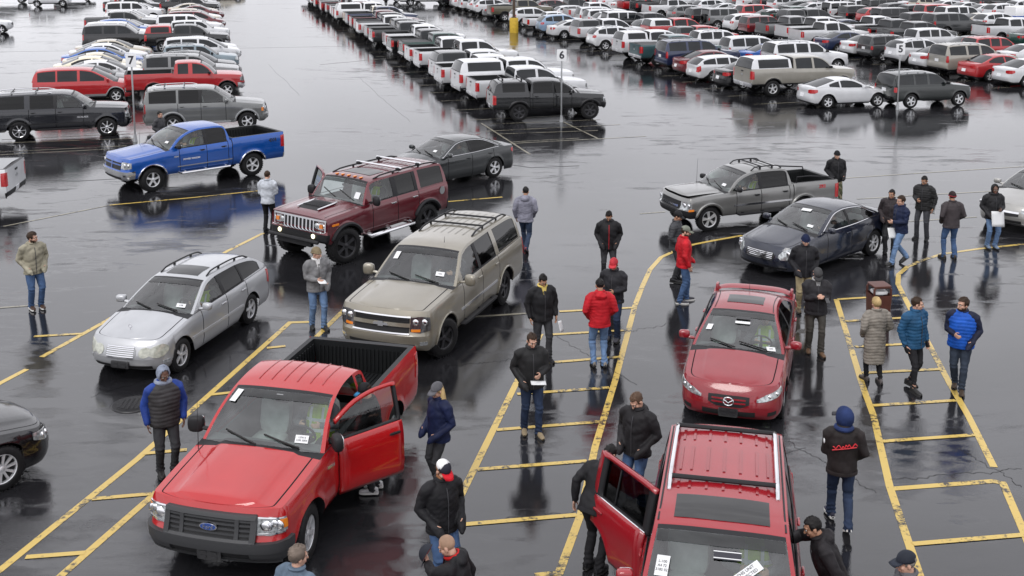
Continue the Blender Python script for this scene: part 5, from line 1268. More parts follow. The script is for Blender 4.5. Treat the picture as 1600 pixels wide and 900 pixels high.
def person(label, feet, facing, jacket=BLK, jk='plain', trousers=JEANS, shoes=(.03,.03,.03), H=1.77, legs='stand', arms=('pocket','pocket'), lean=0, hy=0, hp=10, hair='short', hc=BROWN_H, skin=0, beard=False, hat=None, hatc=BLK, brim=BLK, hood=None, vest=None, zip_=None, shirt=None, loc=None, group=None, side=0, sleeve=None, gloves=None, long_coat=False, sole='sole', patt='weave', z=0, bulk=1.07, tk='jeans', hatyaw=0):
    s = H/1.78; p0 = loc if loc is not None else G(*feet)
    root = empty('person', (p0.x, p0.y, z), R(facing-90)); tag(root, label, 'person', group)
    root.scale = (s, s, s)
    sit = legs == 'sit'
    hipz = .94 if not sit else 0.0
    ML = Matrix.Translation((0, 0, hipz)) @ Matrix.Rotation(R(side), 4, 'Y') @ Matrix.Rotation(R(-lean), 4, 'X') @ Matrix.Translation((0, 0, -hipz))
    if sit: ML = Matrix.Translation((0, 0, -.94)) @ Matrix.Translation((0,0,.94)) @ Matrix.Rotation(R(-lean), 4, 'X') @ Matrix.Translation((0,0,-.94))
    tr = lambda *v: ML @ Vector(v)
    neck = tr(0, -.01, 1.49)
    hm = Matrix.Translation(neck + (ML.to_3x3() @ Vector((0, .035, .125)))) @ Matrix.Rotation(R(side*.6), 4, 'Y') @ Matrix.Rotation(R(hy), 4, 'Z') @ Matrix.Rotation(R(-hp-lean*.5), 4, 'X')
    hd = lambda *v: hm @ Vector(v)
    body = MB(); jac = MB(); tro = MB()
    # ---- head and neck (part of the one body surface)
    HM = hm.to_3x3().to_4x4()
    def he(c, r, n=12): body.ell(tuple(hd(*c)), r, 0, n, 8, HM)
    he((0,-.012,.040), (.074,.094,.090), 16); he((0,.020,-.040), (.060,.070,.076), 14); he((0,.058,-.092), (.027,.026,.022)); he((0,.050,-.02), (.058,.042,.05))
    body.tube([hd(0,.090,.028), hd(0,.104,-.006), hd(0,.113,-.026)], [.011,.013,.016], 0, 8)
    body.tube([hd(-.048,.072,.034), hd(0,.090,.034), hd(.048,.072,.034)], .012, 0, 6)
    body.tube([hd(-.020,.082,-.060), hd(0,.089,-.058), hd(.020,.082,-.060)], .010, 0, 6)
    for sx in (-1, 1): he((sx*.076,-.010,-.008), (.012,.022,.033), 8); he((sx*.040,.058,-.022), (.024,.022,.022), 8)
    body.tube([hd(0,-.015,-.05), neck + Vector((0,0,.0)), tr(0,-.005,1.40)], [.054,.056,.075], 0, 10)
    body.ring([(.95,.12,.08,0),(1.1,.11,.075,0),(1.3,.13,.08,0),(1.42,.10,.07,0)], 0, 12, ML)
    # ---- arms
    kb = bulk
    for i, sx in enumerate((-1, 1)):
        sh = tr(sx*.185*kb, -.005, 1.425); a = arms[i]; t = ARM[a] if isinstance(a, str) else a
        tgt = sh + ML.to_3x3() @ Vector((sx*t[0], t[1], t[2])); hint = Vector((sx*.55, -.8, -.25)) if t[2] < -.25 or True else Vector((sx, -.3, 0))
        el, wr = ik(sh, tgt, .295, .265, ML.to_3x3() @ hint)
        d = (wr-el).normalized()
        body.tube([sh, el, wr], [.036,.034,.028], 0, 8)
        sr = sleeve or None
        if sr is None or True:
            tgtmb = jac
            if a == 'pocket': jac.tube([wr - d*.04, wr + d*.06, wr + d*.15, wr + d*.20], [.055,.064,.056,.03], 0, 10)
            jac.tube([sh + Vector((-sx*.05,0,.0)), sh + (el-sh)*.15, sh + (el-sh)*.6, el, el + (wr-el)*.5, wr - d*.005], [.082*kb,.084*kb,.072*kb,.064*kb,.056*kb,.046*kb], 0, 12)
        # hand: palm, four fingers of unequal length, thumb from the side of the palm
        inw = Vector((-sx, .15, 0)); side_ = d.cross(inw).normalized(); pn = side_.cross(d).normalized()   # pn faces the body
        fw = side_ if side_.y > 0 else -side_
        if abs(d.z) < .5: fw = side_ if side_.z > 0 else -side_
        pc = wr + d*.045
        Mh = Matrix((( *(fw),),( *(d),),( *(pn),))).transposed().to_4x4()
        body.ell(tuple(pc), (.042,.052,.017), 0, 10, 7, Mh)
        curl = .55 if a in ('front','phone','wheel') else .30
        for k, (o_, l_) in enumerate(((.030,.075),(.010,.084),(-.010,.078),(-.029,.062))):
            b0 = pc + d*.045 + fw*o_; m_ = b0 + (d*math.cos(curl*.6) + pn*math.sin(curl*.6))*l_*.5; e_ = m_ + (d*math.cos(curl*2.0+.1*k) + pn*math.sin(curl*2.0+.1*k))*l_*.5
            body.tube([b0 - d*.03, b0, m_, e_], [.0095,.0095,.0088,.0072], 0, 6)
        tb = pc - d*.012 + fw*.034; body.tube([tb, tb + (fw*.7 + d*.7 + pn*.35)*.035, tb + (fw*.45 + d + pn*.55)*.060], [.013,.011,.009], 0, 6)
        if gloves:
            g = MB(); g.ell(tuple(pc + d*.03), (.050,.080,.028), 0, 10, 7, Mh); g.tube([wr - d*.03, wr + d*.02], .04, 0, 8); g.build('glove', cloth(gloves, .6), root)
    # ---- jacket or shirt
    hem = .84 if not long_coat else .42
    J = [(hem,.200*kb,.150*kb,.0),(.93,.196*kb,.150*kb,.0),(1.06,.192*kb,.145*kb,.005),(1.20,.205*kb,.150*kb,.008),(1.32,.212*kb,.146*kb,.0),(1.41,.196*kb,.124*kb,-.005),(1.465,.130,.098,-.008),(1.505,.086,.086,-.005),(1.535,.078,.080,.0)]
    if long_coat: J = [(.42,.205,.17,0),(.6,.215,.18,0),(.8,.215,.175,0)] + [(a, b*1.02, c*1.05, e) for a, b, c, e in J[1:]]
    if jk == 'shirt': J = [(q[0], q[1]*.93, q[2]*.92, q[3]) for q in J]
    jac.ring(J, 0, 20, ML)
    if hood == 'down': jac.ell(tuple(tr(0,-.115,1.455)), (.125,.065,.075), 0, 12, 8, ML.to_3x3().to_4x4()); jac.tube([tr(-.10,-.04,1.50), tr(0,-.12,1.52), tr(.10,-.04,1.50)], .035, 0, 8)
    # ---- legs
    if not sit:
        for i, sx in enumerate((-1, 1)):
            hip = tr(sx*.092, 0, .93) if abs(lean) < 40 else Vector((sx*.092, -.02, .93)); hip.z = min(hip.z, .935)
            an = Vector((LEG[legs][i][0], LEG[legs][i][1], .085 + LEG[legs][i][2])); kn, an = ik(Vector((sx*.092, 0, .92)), an, .43, .425, Vector((sx*.12, 1, 0)))
            body.tube([hip, kn, an], [.05,.04,.034], 0, 8)
            r = [.105,.098,.080,.070,.066,.062,.066] if tk == 'jeans' else [.098,.088,.068,.058,.056,.045,.042]
            tro.tube([hip + Vector((-sx*.01,0,.03)), hip + (kn-hip)*.25, hip + (kn-hip)*.75, kn, kn + (an-kn)*.35, kn + (an-kn)*.85, an + Vector((0,0,-.02))], r, 0, 14)
            yaw = -sx*R(9) if LEG[legs][i][2] == 0 else 0; pit = R(-28) if LEG[legs][i][2] > .05 else 0
            Ms = Matrix.Translation(an + Vector((0,0,-.085))) @ Matrix.Rotation(yaw, 4, 'Z') @ Matrix.Rotation(pit, 4, 'X')
            sm = MB(); rows = []
            for y, w_, h_ in ((-.088,.012,.05),(-.08,.030,.085),(-.04,.036,.105),(.02,.040,.098),(.09,.047,.070),(.15,.046,.055),(.19,.034,.045),(.205,.012,.03)):
                rows.append([tuple(Ms @ Vector((w_*math.cos(t)*(1 if abs(math.sin(t)) < .9 else .8), y, .012 + h_*.5 + h_*.5*math.sin(t) if math.sin(t) > -.5 else .016))) for t in np.linspace(0, 2*math.pi, 12, endpoint=False)])
            sm.grid(rows, 0, True)
            so = []
            for y, w_ in ((-.092,.02),(-.075,.036),(-.02,.038),(.05,.045),(.12,.052),(.17,.046),(.205,.022)): so.append([tuple(Ms @ Vector(v)) for v in ((-w_,y,.0),(w_,y,.0),(w_,y,.028),(-w_,y,.028))])
            sm.grid(so, 1, True)
            sm.build('shoe', [cloth(shoes, .5, 'leather'), M[sole]], root)
        tro.ring([(.82,.165,.125,-.005),(.90,.172,.128,-.005),(1.0,.165,.12,0)], 0, 16, ML if abs(lean) < 40 else None)
    else:
        for sx in (-1,1): tro.tube([Vector((sx*.1,.0,.02)), Vector((sx*.14,.42,.06)), Vector((sx*.14,.62,-.30))], [.09,.07,.06], 0, 10)
    def rem(mb, name, m, vs, disp, kind, seed=None):
        o = mb.build(name, m, root, weld=False, smooth=False)
        md = o.modifiers.new('fuse', 'REMESH'); md.mode = 'VOXEL'; md.voxel_size = vs; md.use_smooth_shade = True
        sm_ = o.modifiers.new('smooth', 'SMOOTH'); sm_.factor = .5; sm_.iterations = 3 if vs > .01 else 2
        if vs < .01: dc = o.modifiers.new('thin', 'DECIMATE'); dc.ratio = .35
        REM.append((o, disp, kind)); return o
    rem(body, 'body', SKIN[skin], .0085, 0, 'skin')
    big = (CAM_H*CAM_H + p0.y**2) < 30**2
    rem(jac, 'coat' if long_coat else 'shirt' if jk == 'shirt' else 'jacket', cloth(jacket if not (vest and sleeve) else sleeve, .62 if jk != 'shirt' else .8, 'weave' if jk != 'puffer' else 'nylon'), .014 if big else .018, .008, jk)
    rem(tro, 'trousers', cloth(trousers, .8, patt), .014 if big else .018, .007, 'jeans')
    if vest:
        v = MB(); v.ring([(q[0], q[1]*1.09, q[2]*1.10, q[3]) for q in J[:6]] + [(1.47,.150,.108,-.005),(1.51,.098,.094,0)], 0, 20, ML); rem(v, 'vest', vest if not isinstance(vest, tuple) else cloth(vest, .6, 'nylon'), .015, .006, 'puffer' if isinstance(vest, tuple) else 'plain')
        if not isinstance(vest, tuple):
            for zz in (1.08, 1.24):
                b = MB(); kz = np.interp(zz, [q[0] for q in J], [q[1] for q in J])*1.11; ky = np.interp(zz, [q[0] for q in J], [q[2] for q in J])*1.13
                b.grid([[tuple(tr(kz*math.cos(t), ky*math.sin(t)+.005, zz+dz)) for t in np.linspace(0, 2*math.pi, 24, endpoint=False)] for dz in (0,.05)], 0, True); b.build('reflective_band', M['vest_stripe'], root)
            for sx in (-1,1):
                b = MB(); b.grid([[tuple(tr(sx*(.075+dx_), np.interp(q, [r_[0] for r_ in J], [r_[2] for r_ in J])*1.07*math.sqrt(1-.16)+.02, q)) for q in (1.0,1.15,1.3,1.4,1.45)] for dx_ in (0,.04)]); b.build('reflective_strip', M['vest_stripe'], root)
    yf = lambda zz, g=1.0: float(np.interp(zz, [q[0] for q in J], [q[2]+q[3] for q in J]))*g
    if zip_ or jk in ('puffer','plain') and not long_coat and not vest:
        b = MB(); b.tube([tr(0, yf(zz)+.006, zz) for zz in (hem+.01,.95,1.05,1.15,1.25,1.35,1.42)], .007, 0, 5); b.build('zip', cloth(zip_ or (.05,.05,.055), .5), root)
    # collar
    b = MB(); b.tube([tr(.082*math.cos(t), .084*math.sin(t)-.006, 1.515 + .012*math.sin(t)*-1) for t in np.linspace(R(105), R(435), 15)], .020, 0, 7); b.build('collar', cloth(shirt or jacket, .7), root)
    if shirt:
        b = MB(); b.add([tuple(tr(*q)) for q in ((-.055,.092,1.505),(.055,.092,1.505),(.018,.140,1.36),(-.018,.140,1.36))], [(0,1,2,3)]); b.build('shirt_front', cloth(shirt, .8), root)
    # hem band and pockets
    if jk in ('plain','hoodie','puffer') and not long_coat and not sit:
        b = MB(); q = J[0]; b.grid([[tuple(tr(q[1]*k*math.cos(t), q[2]*k*math.sin(t), zz)) for t in np.linspace(0, 2*math.pi, 24, endpoint=False)] for zz, k in ((hem-.012,.97),(hem-.008,1.02),(hem+.035,1.035),(hem+.045,1.0))], 0, True); b.build('hem', cloth(jacket if not vest else (vest if isinstance(vest, tuple) else jacket), .8), root)
    # ---- face pieces
    for sx in (-1, 1):
        b = MB(); b.ell(tuple(hd(sx*.030,.084,.012)), (.013,.010,.008), 0, 8, 6, HM); b.ell(tuple(hd(sx*.030,.092,.012)), (.006,.005,.006), 1, 8, 6, HM); b.build('eye', [M['eye_white'], M['brow']], root)
        b = MB(); b.tube([hd(sx*.014,.100,.036), hd(sx*.032,.094,.041), hd(sx*.050,.080,.035)], [.005,.006,.004], 0, 5); b.build('eyebrow', hairm(hc if hair != 'bald' else BROWN_H), root)
    b = MB(); b.tube([hd(-.022,.088,-.062), hd(0,.098,-.060), hd(.022,.088,-.062)], [.004,.006,.004], 0, 5); b.build('mouth', M['lips'], root)
    r = random.Random(sum(map(ord, label)))
    def shell(c, rr, keep, name, m, th=.0, amp=.004, nu=26, nv=18):
        b = MB(); rows = []
        for i in range(nv):
            ph = -math.pi/2 + math.pi*i/(nv-1); rows.append([Vector((rr[0]*math.cos(ph)*math.cos(t), rr[1]*math.cos(ph)*math.sin(t), rr[2]*math.sin(ph)))*(1+r.uniform(-amp, amp)/.08) for t in np.linspace(0, 2*math.pi, nu, endpoint=False)])
        for i in range(nv-1):
            for j in range(nu):
                q = [rows[i][j], rows[i][(j+1)%nu], rows[i+1][(j+1)%nu], rows[i+1][j]]; mid = sum(q, Vector())/4
                if keep(mid + Vector(c)): b.add([tuple(hd(*(v + Vector(c)))) for v in q], [(0,1,2,3)])
        o = b.build(name, m, root)
        if th: md = o.modifiers.new('thickness', 'SOLIDIFY'); md.thickness = th; md.offset = -1
        return o
    if hair in ('short','long','bun') and hat not in ('beanie',) and hood != 'up':
        shell((0,-.014,.043), (.079,.101,.095), lambda v: (v.y < .030 or v.z > .088) and (v.z > .0 or v.y < -.03) and v.z > -.075, 'hair', hairm(hc), .01, .007)
    if hair == 'long':
        for sx in (-1, 0, 1, -.5, .5):
            b = MB(); b.tube([hd(sx*.07,-.05,.02), hd(sx*.085,-.075+.06*abs(sx),-.10), hd(sx*.10,-.06+.10*abs(sx),-.22), hd(sx*.11+.01,-.05+.13*abs(sx),-.34)], [.036,.046,.044,.012], 0, 8); b.build('hair_lock', hairm(hc), root)
    if hair == 'bald': shell((0,-.013,.040), (.0755,.0955,.0912), lambda v: (v.y < .03 or v.z > .10) and (v.z > .0 or v.y < -.03) and v.z > -.05, 'hair', hairm((.30,.19,.13)), 0, .0005)
    if beard: shell((0,.022,-.046), (.066,.076,.080), lambda v: v.z < -.035 and v.y > -.01 and not (v.y > .07 and v.z > -.052), 'beard', hairm(hc if hair != 'bald' else BROWN_H), .008, .004)
    if hat in ('cap','trucker'):
        cyw = Matrix.Rotation(R(hatyaw), 3, 'Z')
        shell((0,-.012,.050), (.088,.108,.098), (lambda v: v.z > .048 and not (v.y < -.085 and v.z < .07)) if hat == 'cap' else (lambda v: v.z > .048 and v.y > .0), 'cap', cloth(hatc, .7), .008, .0)
        if hat == 'trucker': shell((0,-.012,.050), (.088,.108,.098), lambda v: v.z > .048 and v.y <= .0, 'cap_back', cloth((.75,.75,.75), .8), .006, 0)
        b = MB(); rows = []
        for t in np.linspace(-1, 1, 9): rows.append([tuple(hd(*v)) for v in ((t*.078, .066*math.sqrt(max(0, 1-(t*.85)**2))+.015, .052-.004*t*t), (t*.080, .10*math.sqrt(max(0,1-(t*.8)**2))+.045, .050-.02*t*t), (t*.066, .13*math.sqrt(max(0,1-(t*.7)**2))+.055, .040-.026*t*t))])
        b.grid(rows); o = b.build('cap_brim', cloth(brim, .7), root); md = o.modifiers.new('thickness', 'SOLIDIFY'); md.thickness = .006
    if hat == 'beanie':
        shell((0,-.012,.046), (.088,.110,.106), lambda v: v.z > .030 - (.05 if v.y < -.03 else 0), 'beanie', cloth(hatc, .9), .01, .002)
        b = MB(); b.tube([hd(.089*math.cos(t), .109*math.sin(t)-.012, .040 - (.03 if math.sin(t) < 0 else 0)*abs(math.sin(t))) for t in np.linspace(0, 2*math.pi, 21)], .014, 0, 6, False); b.build('beanie_cuff', cloth(brim, .9), root)
    if hood == 'up':
        col = hatc
        shell((0,-.016,.020), (.098,.120,.134), lambda v: (v.y < .052 or v.z > .128) and v.z > -.125, 'hood', cloth(col, .8), .018, .003, 30, 22)
        b = MB(); b.tube([tr(.105*math.cos(t), .100*math.sin(t)-.02, 1.50) for t in np.linspace(0, 2*math.pi, 17)], .034, 0, 8, False); b.build('hood_neck', cloth(col, .8), root)
    return root
def hand_of(root, dx_, dy, dz): return Vector((dx_, dy, dz))
def paper(root_like, label, loc, rz, tilt=60, size=(.21,.28), n=1, m='paper', name='paper_sheet'):
    e = empty(name, loc, rz); tag(e, label, 'paper')
    b = MB(); rows = []
    for i in range(6):
        t = i/5-.5; rows.append([(k*size[0]/2, t*size[1]*math.cos(R(tilt)), t*size[1]*math.sin(R(tilt)) + .012*math.cos(t*5)*k) for k in (-1,-.4,.4,1)])
    b.grid(rows); o = b.build('sheet', M[m], e); md = o.modifiers.new('thickness', 'SOLIDIFY'); md.thickness = .003
    return e
def finish_people():
    bpy.context.view_layer.update(); dg = bpy.context.evaluated_depsgraph_get(); new = []
    for o, disp, kind in REM: new.append(bpy.data.meshes.new_from_object(o.evaluated_get(dg)))
    for i, ((o, disp, kind), me) in enumerate(zip(REM, new)):
        o.modifiers.clear(); o.data = me
        n = len(me.vertices); co = np.empty(n*3); no = np.empty(n*3)
        me.vertices.foreach_get('co', co); me.vertices.foreach_get('normal', no); co = co.reshape(-1,3); no = no.reshape(-1,3)
        if disp:
            g = np.random.RandomState(i+5); d = np.zeros(n)
            for k in range(7):
                w_ = g.normal(size=3)*(14 if k < 4 else 30); w_[2] *= 1.5 if kind != 'jeans' else .9
                d += np.sin(co @ w_ + g.uniform(0, 6) + 1.3*np.sin(co @ (w_[[1,2,0]]*.6)))*(1 if k < 4 else .45)
            d = np.where(d > 0, d*.6, -np.abs(d)**1.2*.7)*disp*.55
            if kind == 'puffer': ph = (co[:,2])/.062*np.pi; d = d*.9 + (np.abs(np.sin(ph + (8.5 if len(co) and co[:,2].min() < .6 else 3.)*np.abs(co[:,0]) + .35*np.sin(co[:,0]*17)))**.6 - .62)*.0115
            if kind == 'jeans': lo = np.clip((.32-co[:,2])/.25, 0, 1); d += lo*.010*np.sin(co[:,2]*95 + 4*np.sin(co[:,0]*22)) + .005*np.exp(-((co[:,2]-.5)/.08)**2)*np.sin(co[:,2]*80+co[:,1]*30)
            co = co + no*d[:,None]; me.vertices.foreach_set('co', co.ravel()); me.update()
        me.polygons.foreach_set('use_smooth', [True]*len(me.polygons))

NB = (.012,.018,.05)
P_ = person
P_('bearded man in khaki hooded jacket and jeans standing at far left', (57,483), -48, (.27,.25,.19), 'plain', JEANS, (.06,.035,.025), 1.80, arms=('pocket','pocket'), hy=48, hair='short', hc=BROWN_H, beard=True, hood='down', sole='sole_white')
P_('man in white dress shirt and black trousers seen from behind', (420,364), 82, (.50,.53,.58), 'shirt', BLK, BLK, 1.79, arms=('front','front'), hair='short', hc=BROWN_H, hy=-5, hp=15)
P_('man in light grey jacket and jeans beside the silver estate car', (497,513), -62, (.17,.17,.175), 'plain', JEANS_L, (.03,.03,.03), 1.80, legs='stagger', arms=('pocket','front'), hy=42, hat='beanie', hatc=(.20,.16,.10), brim=(.20,.16,.10), shirt=(.6,.6,.6), zip_=(.1,.1,.1))
paper(None, 'folded white paper held by man in grey jacket', G(497,513)+Vector((.17,-.34,1.13)), R(30), 10, (.15,.20))
P_('man in grey hood and padded dark vest over blue sleeves', (262,742), -62, (.02,.05,.25), 'plain', CHAR, (.02,.02,.02), 1.80, arms=('down','down'), hood='up', hatc=(.22,.25,.32), vest=(.040,.038,.040), sleeve=(.02,.05,.24), skin=2, hy=10, hp=22)
P_('person with long blond hair, grey cap and navy hoodie', (687,762), 215, (.008,.013,.045), 'hoodie', CHAR, (.02,.02,.02), 1.70, arms=('pocket','pocket'), hair='long', hc=BLOND, hat='cap', hatc=(.10,.10,.11), brim=(.09,.09,.10), hp=18, hy=8)
P_('man in black jacket wearing white and red trucker cap', (692,922), -58, BLK, 'plain', JEANS, BLK, 1.80, arms=('pocket','pocket'), hat='trucker', hatc=(.02,.02,.03), brim=(.5,.01,.02), hc=(.25,.11,.05), beard=True, hp=34, hy=14)
P_('bald man in black hooded jacket lifting a dark cap to his face', (726,1060), 168, BLK, 'plain', JEANS_L, BLK, 1.76, arms=((.01,.22,.12),'down'), hair='bald', hood='down', lean=14, hp=22, hy=-5, shirt=(.4,.01,.01))
P_('grey haired man in blue grey jacket at the bottom edge', (470,1082), 55, (.10,.14,.19), 'plain', JEANS, BLK, 1.76, arms=('down','down'), hair='short', hc=(.14,.11,.09), hp=8, hy=-20)
P_('person in black cap and white sneakers behind red pickup door', (586,768), 178, BLK, 'plain', CHAR, (.62,.62,.63), 1.74, arms=(( .05,.42,-.22),'front'), hat='cap', hatc=BLK, brim=(.05,.25,.5), lean=8, hp=24, sole='sole_white')
P_('man in grey hooded sweatshirt walking away in red shoes', (821,393), 78, (.21,.21,.26), 'hoodie', (.03,.045,.08), (.25,.03,.03), 1.76, legs='walk', arms=('down','pocket'), hc=BLACK_H, hood='down', hp=16, skin=1)
P_('man in black jacket with red zip, hands in pockets', (950,440), -92, BLK, 'plain', CHAR, BLK, 1.78, arms=('pocket','pocket'), zip_=(.5,.02,.03), hc=BLACK_H, hp=38, hy=-12, skin=1, hood='down')
P_('man in red cap and black jacket facing man in red jacket', (958,532), -112, (.02,.02,.024), 'plain', JEANS_D, (.05,.05,.06), 1.78, arms=('front','pocket'), hat='cap', hatc=(.40,.03,.04), brim=(.4,.03,.04), hc=BROWN_H, hp=20, skin=1)
P_('man in bright red jacket and light jeans seen from behind', (936,573), 98, (.42,.012,.02), 'plain', JEANS_L, (.25,.23,.20), 1.78, arms=('pocket','pocket'), hc=BLACK_H, hood='down', hp=18, skin=1, bulk=1.06)
P_('man in black sweater and yellow collar holding a paper', (847,562), -72, BLK, 'plain', CHAR, BLK, 1.78, legs='stagger', arms=('down','down'), hc=BLACK_H, hp=38, shirt=(.55,.42,.12), skin=1)
paper(None, 'white sheet hanging from hand of man in yellow collar', G(866,562)+Vector((.12,-.10,.72)), R(60), 75, (.14,.22))
P_('man in black quilted jacket and tan shoes holding papers', (830,678), -78, (.016,.016,.017), 'plain', JEANS_D, (.24,.19,.12), 1.80, legs='stagger', arms=('front','pocket'), hc=BROWN_H, hair='short', hp=22, hy=8)
paper(None, 'folded papers held by man in tan shoes', G(831,678)+Vector((.10,-.30,1.02)), R(10), 10, (.24,.12))
P_('man in dark hooded coat looking down beside red SUV', (994,792), -128, (.016,.015,.017), 'plain', JEANS, BLK, 1.80, arms=('pocket','pocket'), hair='short', hc=(.10,.06,.04), hood='down', hp=40, hy=-18, bulk=1.08)
P_('person in black leaning behind the open door of red SUV', (927,894), 52, BLK, 'plain', BLK, BLK, 1.76, lean=30, arms=((.14,.06,-.50),'front'), hair='short', hc=BLACK_H, hp=30)
P_('man in red jacket with grey green cap, hands in pockets', (1067,472), 6, (.45,.012,.02), 'plain', JEANS, (.05,.05,.06), 1.80, legs='stagger', arms=('pocket','down'), hat='cap', hatc=(.16,.17,.14), brim=(.14,.15,.12), beard=True, hp=14, hy=-14, sole='sole_white')
P_('man in grey puffer jacket and black cap by grey pickup', (1055,441), -22, (.045,.047,.052), 'puffer', CHAR, BLK, 1.78, arms=('pocket','pocket'), hat='cap', hatc=BLK, brim=BLK, hc=BLACK_H, hp=22, skin=1)
P_('man in black hooded jacket and camouflage trousers', (1304,324), -85, (.012,.012,.014), 'plain', (.1,.1,.06), (.05,.04,.03), 1.78, legs='walk', arms=('pocket','pocket'), hat='beanie', hatc=BLK, brim=BLK, patt='camo', hp=10, hc=BLACK_H, hood='down')
P_('dark haired man in dark brown coat behind the man in navy', (1389,396), -118, (.030,.024,.026), 'plain', CHAR, BLK, 1.74, arms=('down','pocket'), hc=BLACK_H, hp=12, hy=-14, skin=1)
P_('man in navy jacket and blue jeans walking left with paper', (1404,413), 198, (.010,.016,.045), 'plain', JEANS_L, (.03,.03,.03), 1.80, legs='walk', arms=('front','swingb'), hc=BROWN_H, hp=8)
paper(None, 'white papers carried by man in navy jacket', G(1389,413)+Vector((.0,-.1,.84)), R(20), 70, (.22,.26))
P_('man in black quilted puffer reading his phone', (1440,374), -128, (.020,.020,.021), 'puffer', (.05,.052,.06), BLK, 1.80, legs='wide', arms=('down','front'), hc=BLACK_H, hp=26, hy=-10, skin=1)
paper(None, 'white papers held by man in quilted puffer', G(1447,374)+Vector((.12,-.05,.86)), R(-40), 70, (.16,.26))
P_('man in brown jacket and dark red beanie seen from behind', (1483,404), 96, (.050,.042,.045), 'plain', JEANS, (.06,.05,.04), 1.78, legs='wide', arms=('pocket','pocket'), hat='beanie', hatc=(.03,.02,.02), brim=(.22,.02,.03), skin=1)
P_('man in black hooded coat with large white paper by silver sedan', (1548,388), -88, (.018,.018,.02), 'plain', JEANS_L, (.15,.20,.28), 1.76, arms=('front','pocket'), hood='up', hatc=(.02,.02,.022), hp=8, skin=2, hy=-8)
paper(None, 'large white paper held by man in black hood', G(1549,388)+Vector((-.02,-.32,.88)), R(5), 78, (.34,.40))
P_('man in black beanie and khaki trousers behind man with phone', (1254,488), -92, (.014,.014,.017), 'plain', KHAKI, (.08,.06,.04), 1.80, arms=('pocket','pocket'), hat='beanie', hatc=NB, brim=NB, hp=22, bulk=1.05)
P_('man in grey cap reading his phone in brown boots', (1272,552), -92, (.022,.021,.024), 'plain', (.060,.056,.050), (.13,.08,.05), 1.80, legs='stagger', arms=('phone','phone'), hat='cap', hatc=(.05,.05,.052), brim=(.04,.04,.042), hp=46, shirt=(.3,.3,.3), bulk=1.10)
b = MB(); ph_ = empty('phone', G(1280,552)+Vector((.02,-.34,1.20)), R(0)); tag(ph_, 'dark phone in hands of man in grey cap', 'phone'); b.sebox((0,0,0), (.075,.15,.012), 0, .2, 12, 6, Matrix.Rotation(R(25), 4, 'X')); b.build('case', M['plate_dark'], ph_)
P_('woman in long taupe quilted coat with short blond hair', (1364,597), 100, (.215,.195,.17), 'puffer', BLK, (.10,.09,.09), 1.66, legs='stagger', arms=('pocket','pocket'), hair='short', hc=BLOND, long_coat=True, tk='slim', hp=5)
P_('man in teal blue quilted jacket and black gloves', (1424,609), -62, (.016,.070,.15), 'puffer', (.018,.018,.021), (.03,.03,.03), 1.80, legs='step', arms=('down','down'), hc=BROWN_H, hp=6, hy=48, gloves=BLK, tk='slim')
P_('man in royal blue and navy jacket looking left', (1497,610), -118, (.012,.015,.035), 'plain', (.03,.04,.06), (.05,.035,.025), 1.80, legs='step2', arms=('pocket','front'), hc=BROWN_H, beard=True, hp=6, hy=-42, vest=(.012,.085,.42), sleeve=(.012,.015,.035))
bl = P_('man in black jacket with red back lettering and blue hood', (1311,824), 84, (.020,.016,.016), 'plain', JEANS_D, (.04,.04,.06), 1.78, legs='walk', arms=('front','pocket'), hood='up', hat='cap', hatc=(.018,.032,.10), brim=(.03,.03,.035), hp=4, hy=42, sole='sole_white', bulk=1.06)
b = MB(); pts = [(x, -.163-.010*math.cos(x*9), 1.285 + x*.16 + .016*math.sin(x*118 + 1.6*math.sin(x*31)) + (.018*math.exp(-((x+.145)/.018)**2)) + .010*math.sin(x*53)) for x in np.linspace(-.16,.16,90)]; b.tube(pts, .0085, 0, 5); b.build('back_lettering', M['ink_red'], bl)
b = MB(); b.tube([(x, -.164-.010*math.cos(x*9), 1.255 + x*.16) for x in np.linspace(-.17,.15,12)], .008, 0, 5); b.build('red_stripe', M['ink_red'], bl)
b = MB(); b.ell((-.262,-.035,1.30), (.012,.035,.04), 0, 10, 6); b.build('shoulder_patch', M['vest_stripe'], bl)
P_('dark haired man leaning to look into the red SUV', (1300,1020), 172, (.016,.014,.016), 'plain', JEANS_D, BLK, 1.76, lean=22, arms=('down',(-.02,.40,.02)), hc=BLACK_H, hp=14, skin=1, hood='down')
P_('grey haired man in dark cap at the bottom right corner', (1408,1092), 178, (.10,.10,.11), 'plain', JEANS, BLK, 1.76, arms=('down','down'), hair='short', hc=GREY_H, hat='cap', hatc=(.02,.024,.035), brim=(.02,.024,.035), hp=12)
P_('man in dark jacket standing behind the blue pickup', (252,246), -20, (.05,.05,.055), 'plain', CHAR, BLK, 1.76, arms=('down','pocket'), hc=BLACK_H, hp=5)
P_('distant person in black on the empty lane', (603,13), 90, BLK, 'plain', BLK, BLK, 1.75, legs='walk', arms=('down','down'))
P_('distant person in red jacket behind the outer row', (182,23), 0, (.3,.03,.03), 'plain', CHAR, BLK, 1.75, arms=('down','down'))
